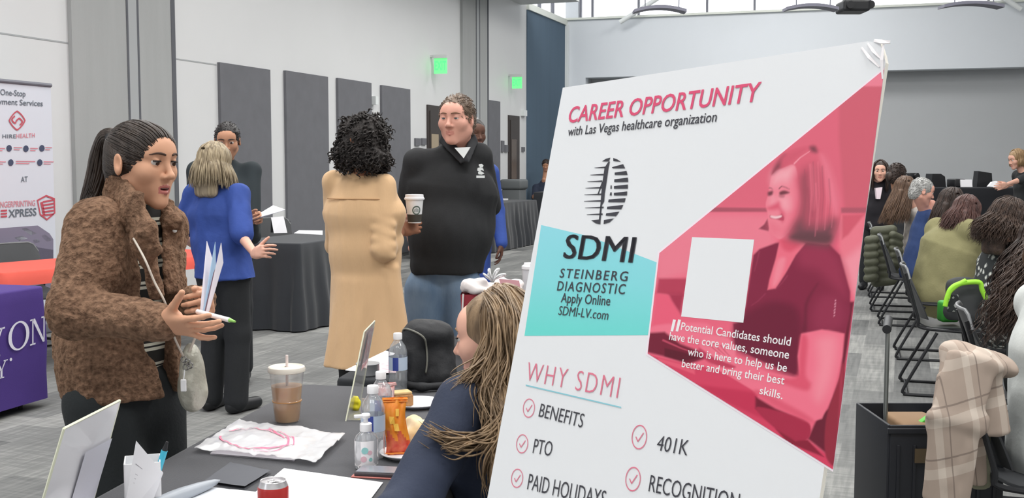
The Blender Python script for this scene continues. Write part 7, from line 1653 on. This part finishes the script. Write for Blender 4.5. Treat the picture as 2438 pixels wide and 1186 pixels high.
v, f = sdf([sec(q_(2336, 1000, Yc - .03), q_(2334, 1158, Yc - .03), (1, 0, 0), (.032, .012), (.036, .012), k=.02)], .006, 1); mk('lining', v, f, mat('coat_lining', (132, 132, 112), .8), o)
# rolling crate cart
Yk = 3.95; c = V(1.55, Yk, 0); e = empty('rolling_cart', c, 'black rolling crate cart with a telescoping handle beside the plaid coat', 'cart')
x0, x1, y0, y1, zt_ = pt(2112, 1000, Yk - .15)[0], pt(2112, 1000, Yk - .15)[0] + .40, Yk - .18, Yk + .18, pt(2120, 1012, Yk - .18)[2]
M_crate = mat('crate_black', (32, 34, 40), .5); mb = MB(); t = .012
mb.box(((x0 + x1) / 2, y0, zt_ / 2 + .04), (x1 - x0, t, zt_ - .08), bevel=.004); mb.box(((x0 + x1) / 2, y1, zt_ / 2 + .04), (x1 - x0, t, zt_ - .08), bevel=.004); mb.box((x0, Yk, zt_ / 2 + .04), (t, y1 - y0, zt_ - .08), bevel=.004); mb.box((x1, Yk, zt_ / 2 + .04), (t, y1 - y0, zt_ - .08), bevel=.004); mb.box(((x0 + x1) / 2, Yk, .09), (x1 - x0, y1 - y0, t))
for z in (.12, zt_ * .5, zt_ - .02): mb.box(((x0 + x1) / 2, y0 - .006, z), (x1 - x0 + .02, .012, .02), bevel=.003)
for i in range(7): mb.box((x0 + .03 + i * (x1 - x0 - .06) / 6, y0 - .006, zt_ * .5), (.012, .010, zt_ - .14), bevel=.002)
mb.build('crate', M_crate, e, smooth='auto')
mb = MB(); mb.box((x0 + .12, y0 - .014, zt_ * .82), (.07, .004, .05)); mb.build('label_card', mat('card_brown', (92, 78, 58), .7), e)
for sx in (x0 + .05, x1 - .05):
    for sy in (y0 + .04, y1 - .04): mb = MB(); mb.lathe([(0, -.012), (.035, -.012), (.038, 0), (.035, .012), (0, .012)], (sx, sy, .038), 20, ax=(V(1, 0, 0), V(0, 0, 1), V(0, 1, 0))); mb.build('wheel', M_blk, e, smooth='auto')
hx = x0 + .025; zh = pt(2132, 762, Yk + .16)[2]
mb = MB()
for yy in (0, .22): mb.tube([V(hx + .35 * yy, Yk - .06 + yy, .12), V(hx + .35 * yy, Yk - .06 + yy, zh)], .008, 10)
mb.build('handle_tube', mat('tube_grey', (150, 154, 152), .3, metal=.7), e, smooth='auto')
mb = MB(); mb.tube([V(hx - .01, Yk - .08, zh), V(hx + .085, Yk + .18, zh)], .016, 12); mb.build('grip', M_blk, e, smooth='auto')
def stuff_(name, px, py, Y, size, m, lb, cat, z=None, ax=None):
    c = pt(px, py, Y); mb = MB(); mb.box(c, size, ax, bevel=min(size) * .12); return tag(mb.build(name, m, smooth='auto'), lb, cat)
stuff_('cardboard_box', 2175, 1036, Yk - .02, (.16, .22, .13), mat('cardboard', (140, 112, 84), .8), 'brown cardboard box inside the rolling crate cart', 'box')
stuff_('green_pack', 2208, 1022, Yk - .08, (.07, .03, .08), mat('pack_green', (88, 190, 66), .5), 'bright green pack sticking out of the rolling crate cart', 'pack', ax=(V(.8, 0, .6), V(0, 1, 0), V(-.6, 0, .8)))
stuff_('white_pack', 2178, 1014, Yk + .10, (.12, .06, .05), M_capw, 'white pack at the back of the rolling crate cart', 'pack')
stuff_('white_pouch', 2192, 1052, Yk - .13, (.11, .05, .05), mat('pouch_pale', (196, 188, 178), .7), 'pale pouch at the front of the rolling crate cart', 'pouch')
# things on the far table
ZS = 1.19
def on_stage(px, d=0.0): c = pt(px, 446, 15.5 + d); c[2] = ZS; return c
c = on_stage(2342, .2); mb = MB(); mb.prism([c + V(-.10, 0, .0), c + V(.13, 0, 0), c + V(.11, 0, .20), c + V(-.08, 0, .23)], V(0, .16, 0)); tag(mb.build('black_case', M_blk), 'black upright case on the far table left of the blond speaker', 'case')
c = on_stage(2236, .2); mb = MB(); mb.prism([c + V(-.12, 0, 0), c + V(.10, 0, 0), c + V(.08, 0, .15), c + V(.02, 0, .19), c + V(-.10, 0, .19)], V(0, .25, 0)); tag(mb.build('black_bag', M_blk), 'black bag on the far table above the silver haired man', 'bag')
c = on_stage(2172, .1); mb = MB(); mb.box(c + V(0, 0, .16), (.14, .12, .09), bevel=.01); mb.tube([c + V(.02, -.06, .16), c + V(.02, -.14, .16)], .035, 14); mb.box(c + V(.09, 0, .13), (.05, .05, .03)); mb.tube([c, c + V(0, 0, .12)], .03, 8); tag(mb.build('video_camera', M_blk, smooth='auto'), 'black video camera on a short stand at the far table', 'camera')
c = on_stage(2276, .2); mb = MB(); mb.box(c + V(0, 0, .06), (.16, .3, .12), bevel=.02); tag(mb.build('black_box', M_blk, smooth='auto'), 'low black box on the far table left of the white card', 'box')
c = on_stage(2302, .0); mb = MB(); mb.prism([c + V(-.08, 0, .005), c + V(.08, 0, .005), c + V(.08, .03, .11), c + V(-.08, .03, .11)], V(0, .03, 0)); tag(mb.build('white_card', M_paper), 'white card standing on the far table edge', 'card')
c = on_stage(2372, -.02) + V(0, 0, .0); mb = MB(); mb.prism([c + V(-.11, 0, .012), c + V(.0, -.02, .0), c + V(.11, .02, .03), c + V(.02, .02, .09), c + V(-.05, .02, .075)], V(0, .06, 0)); tag(mb.build('open_booklet', M_paper), 'open white booklet on the far table in front of the blond speaker', 'booklet')
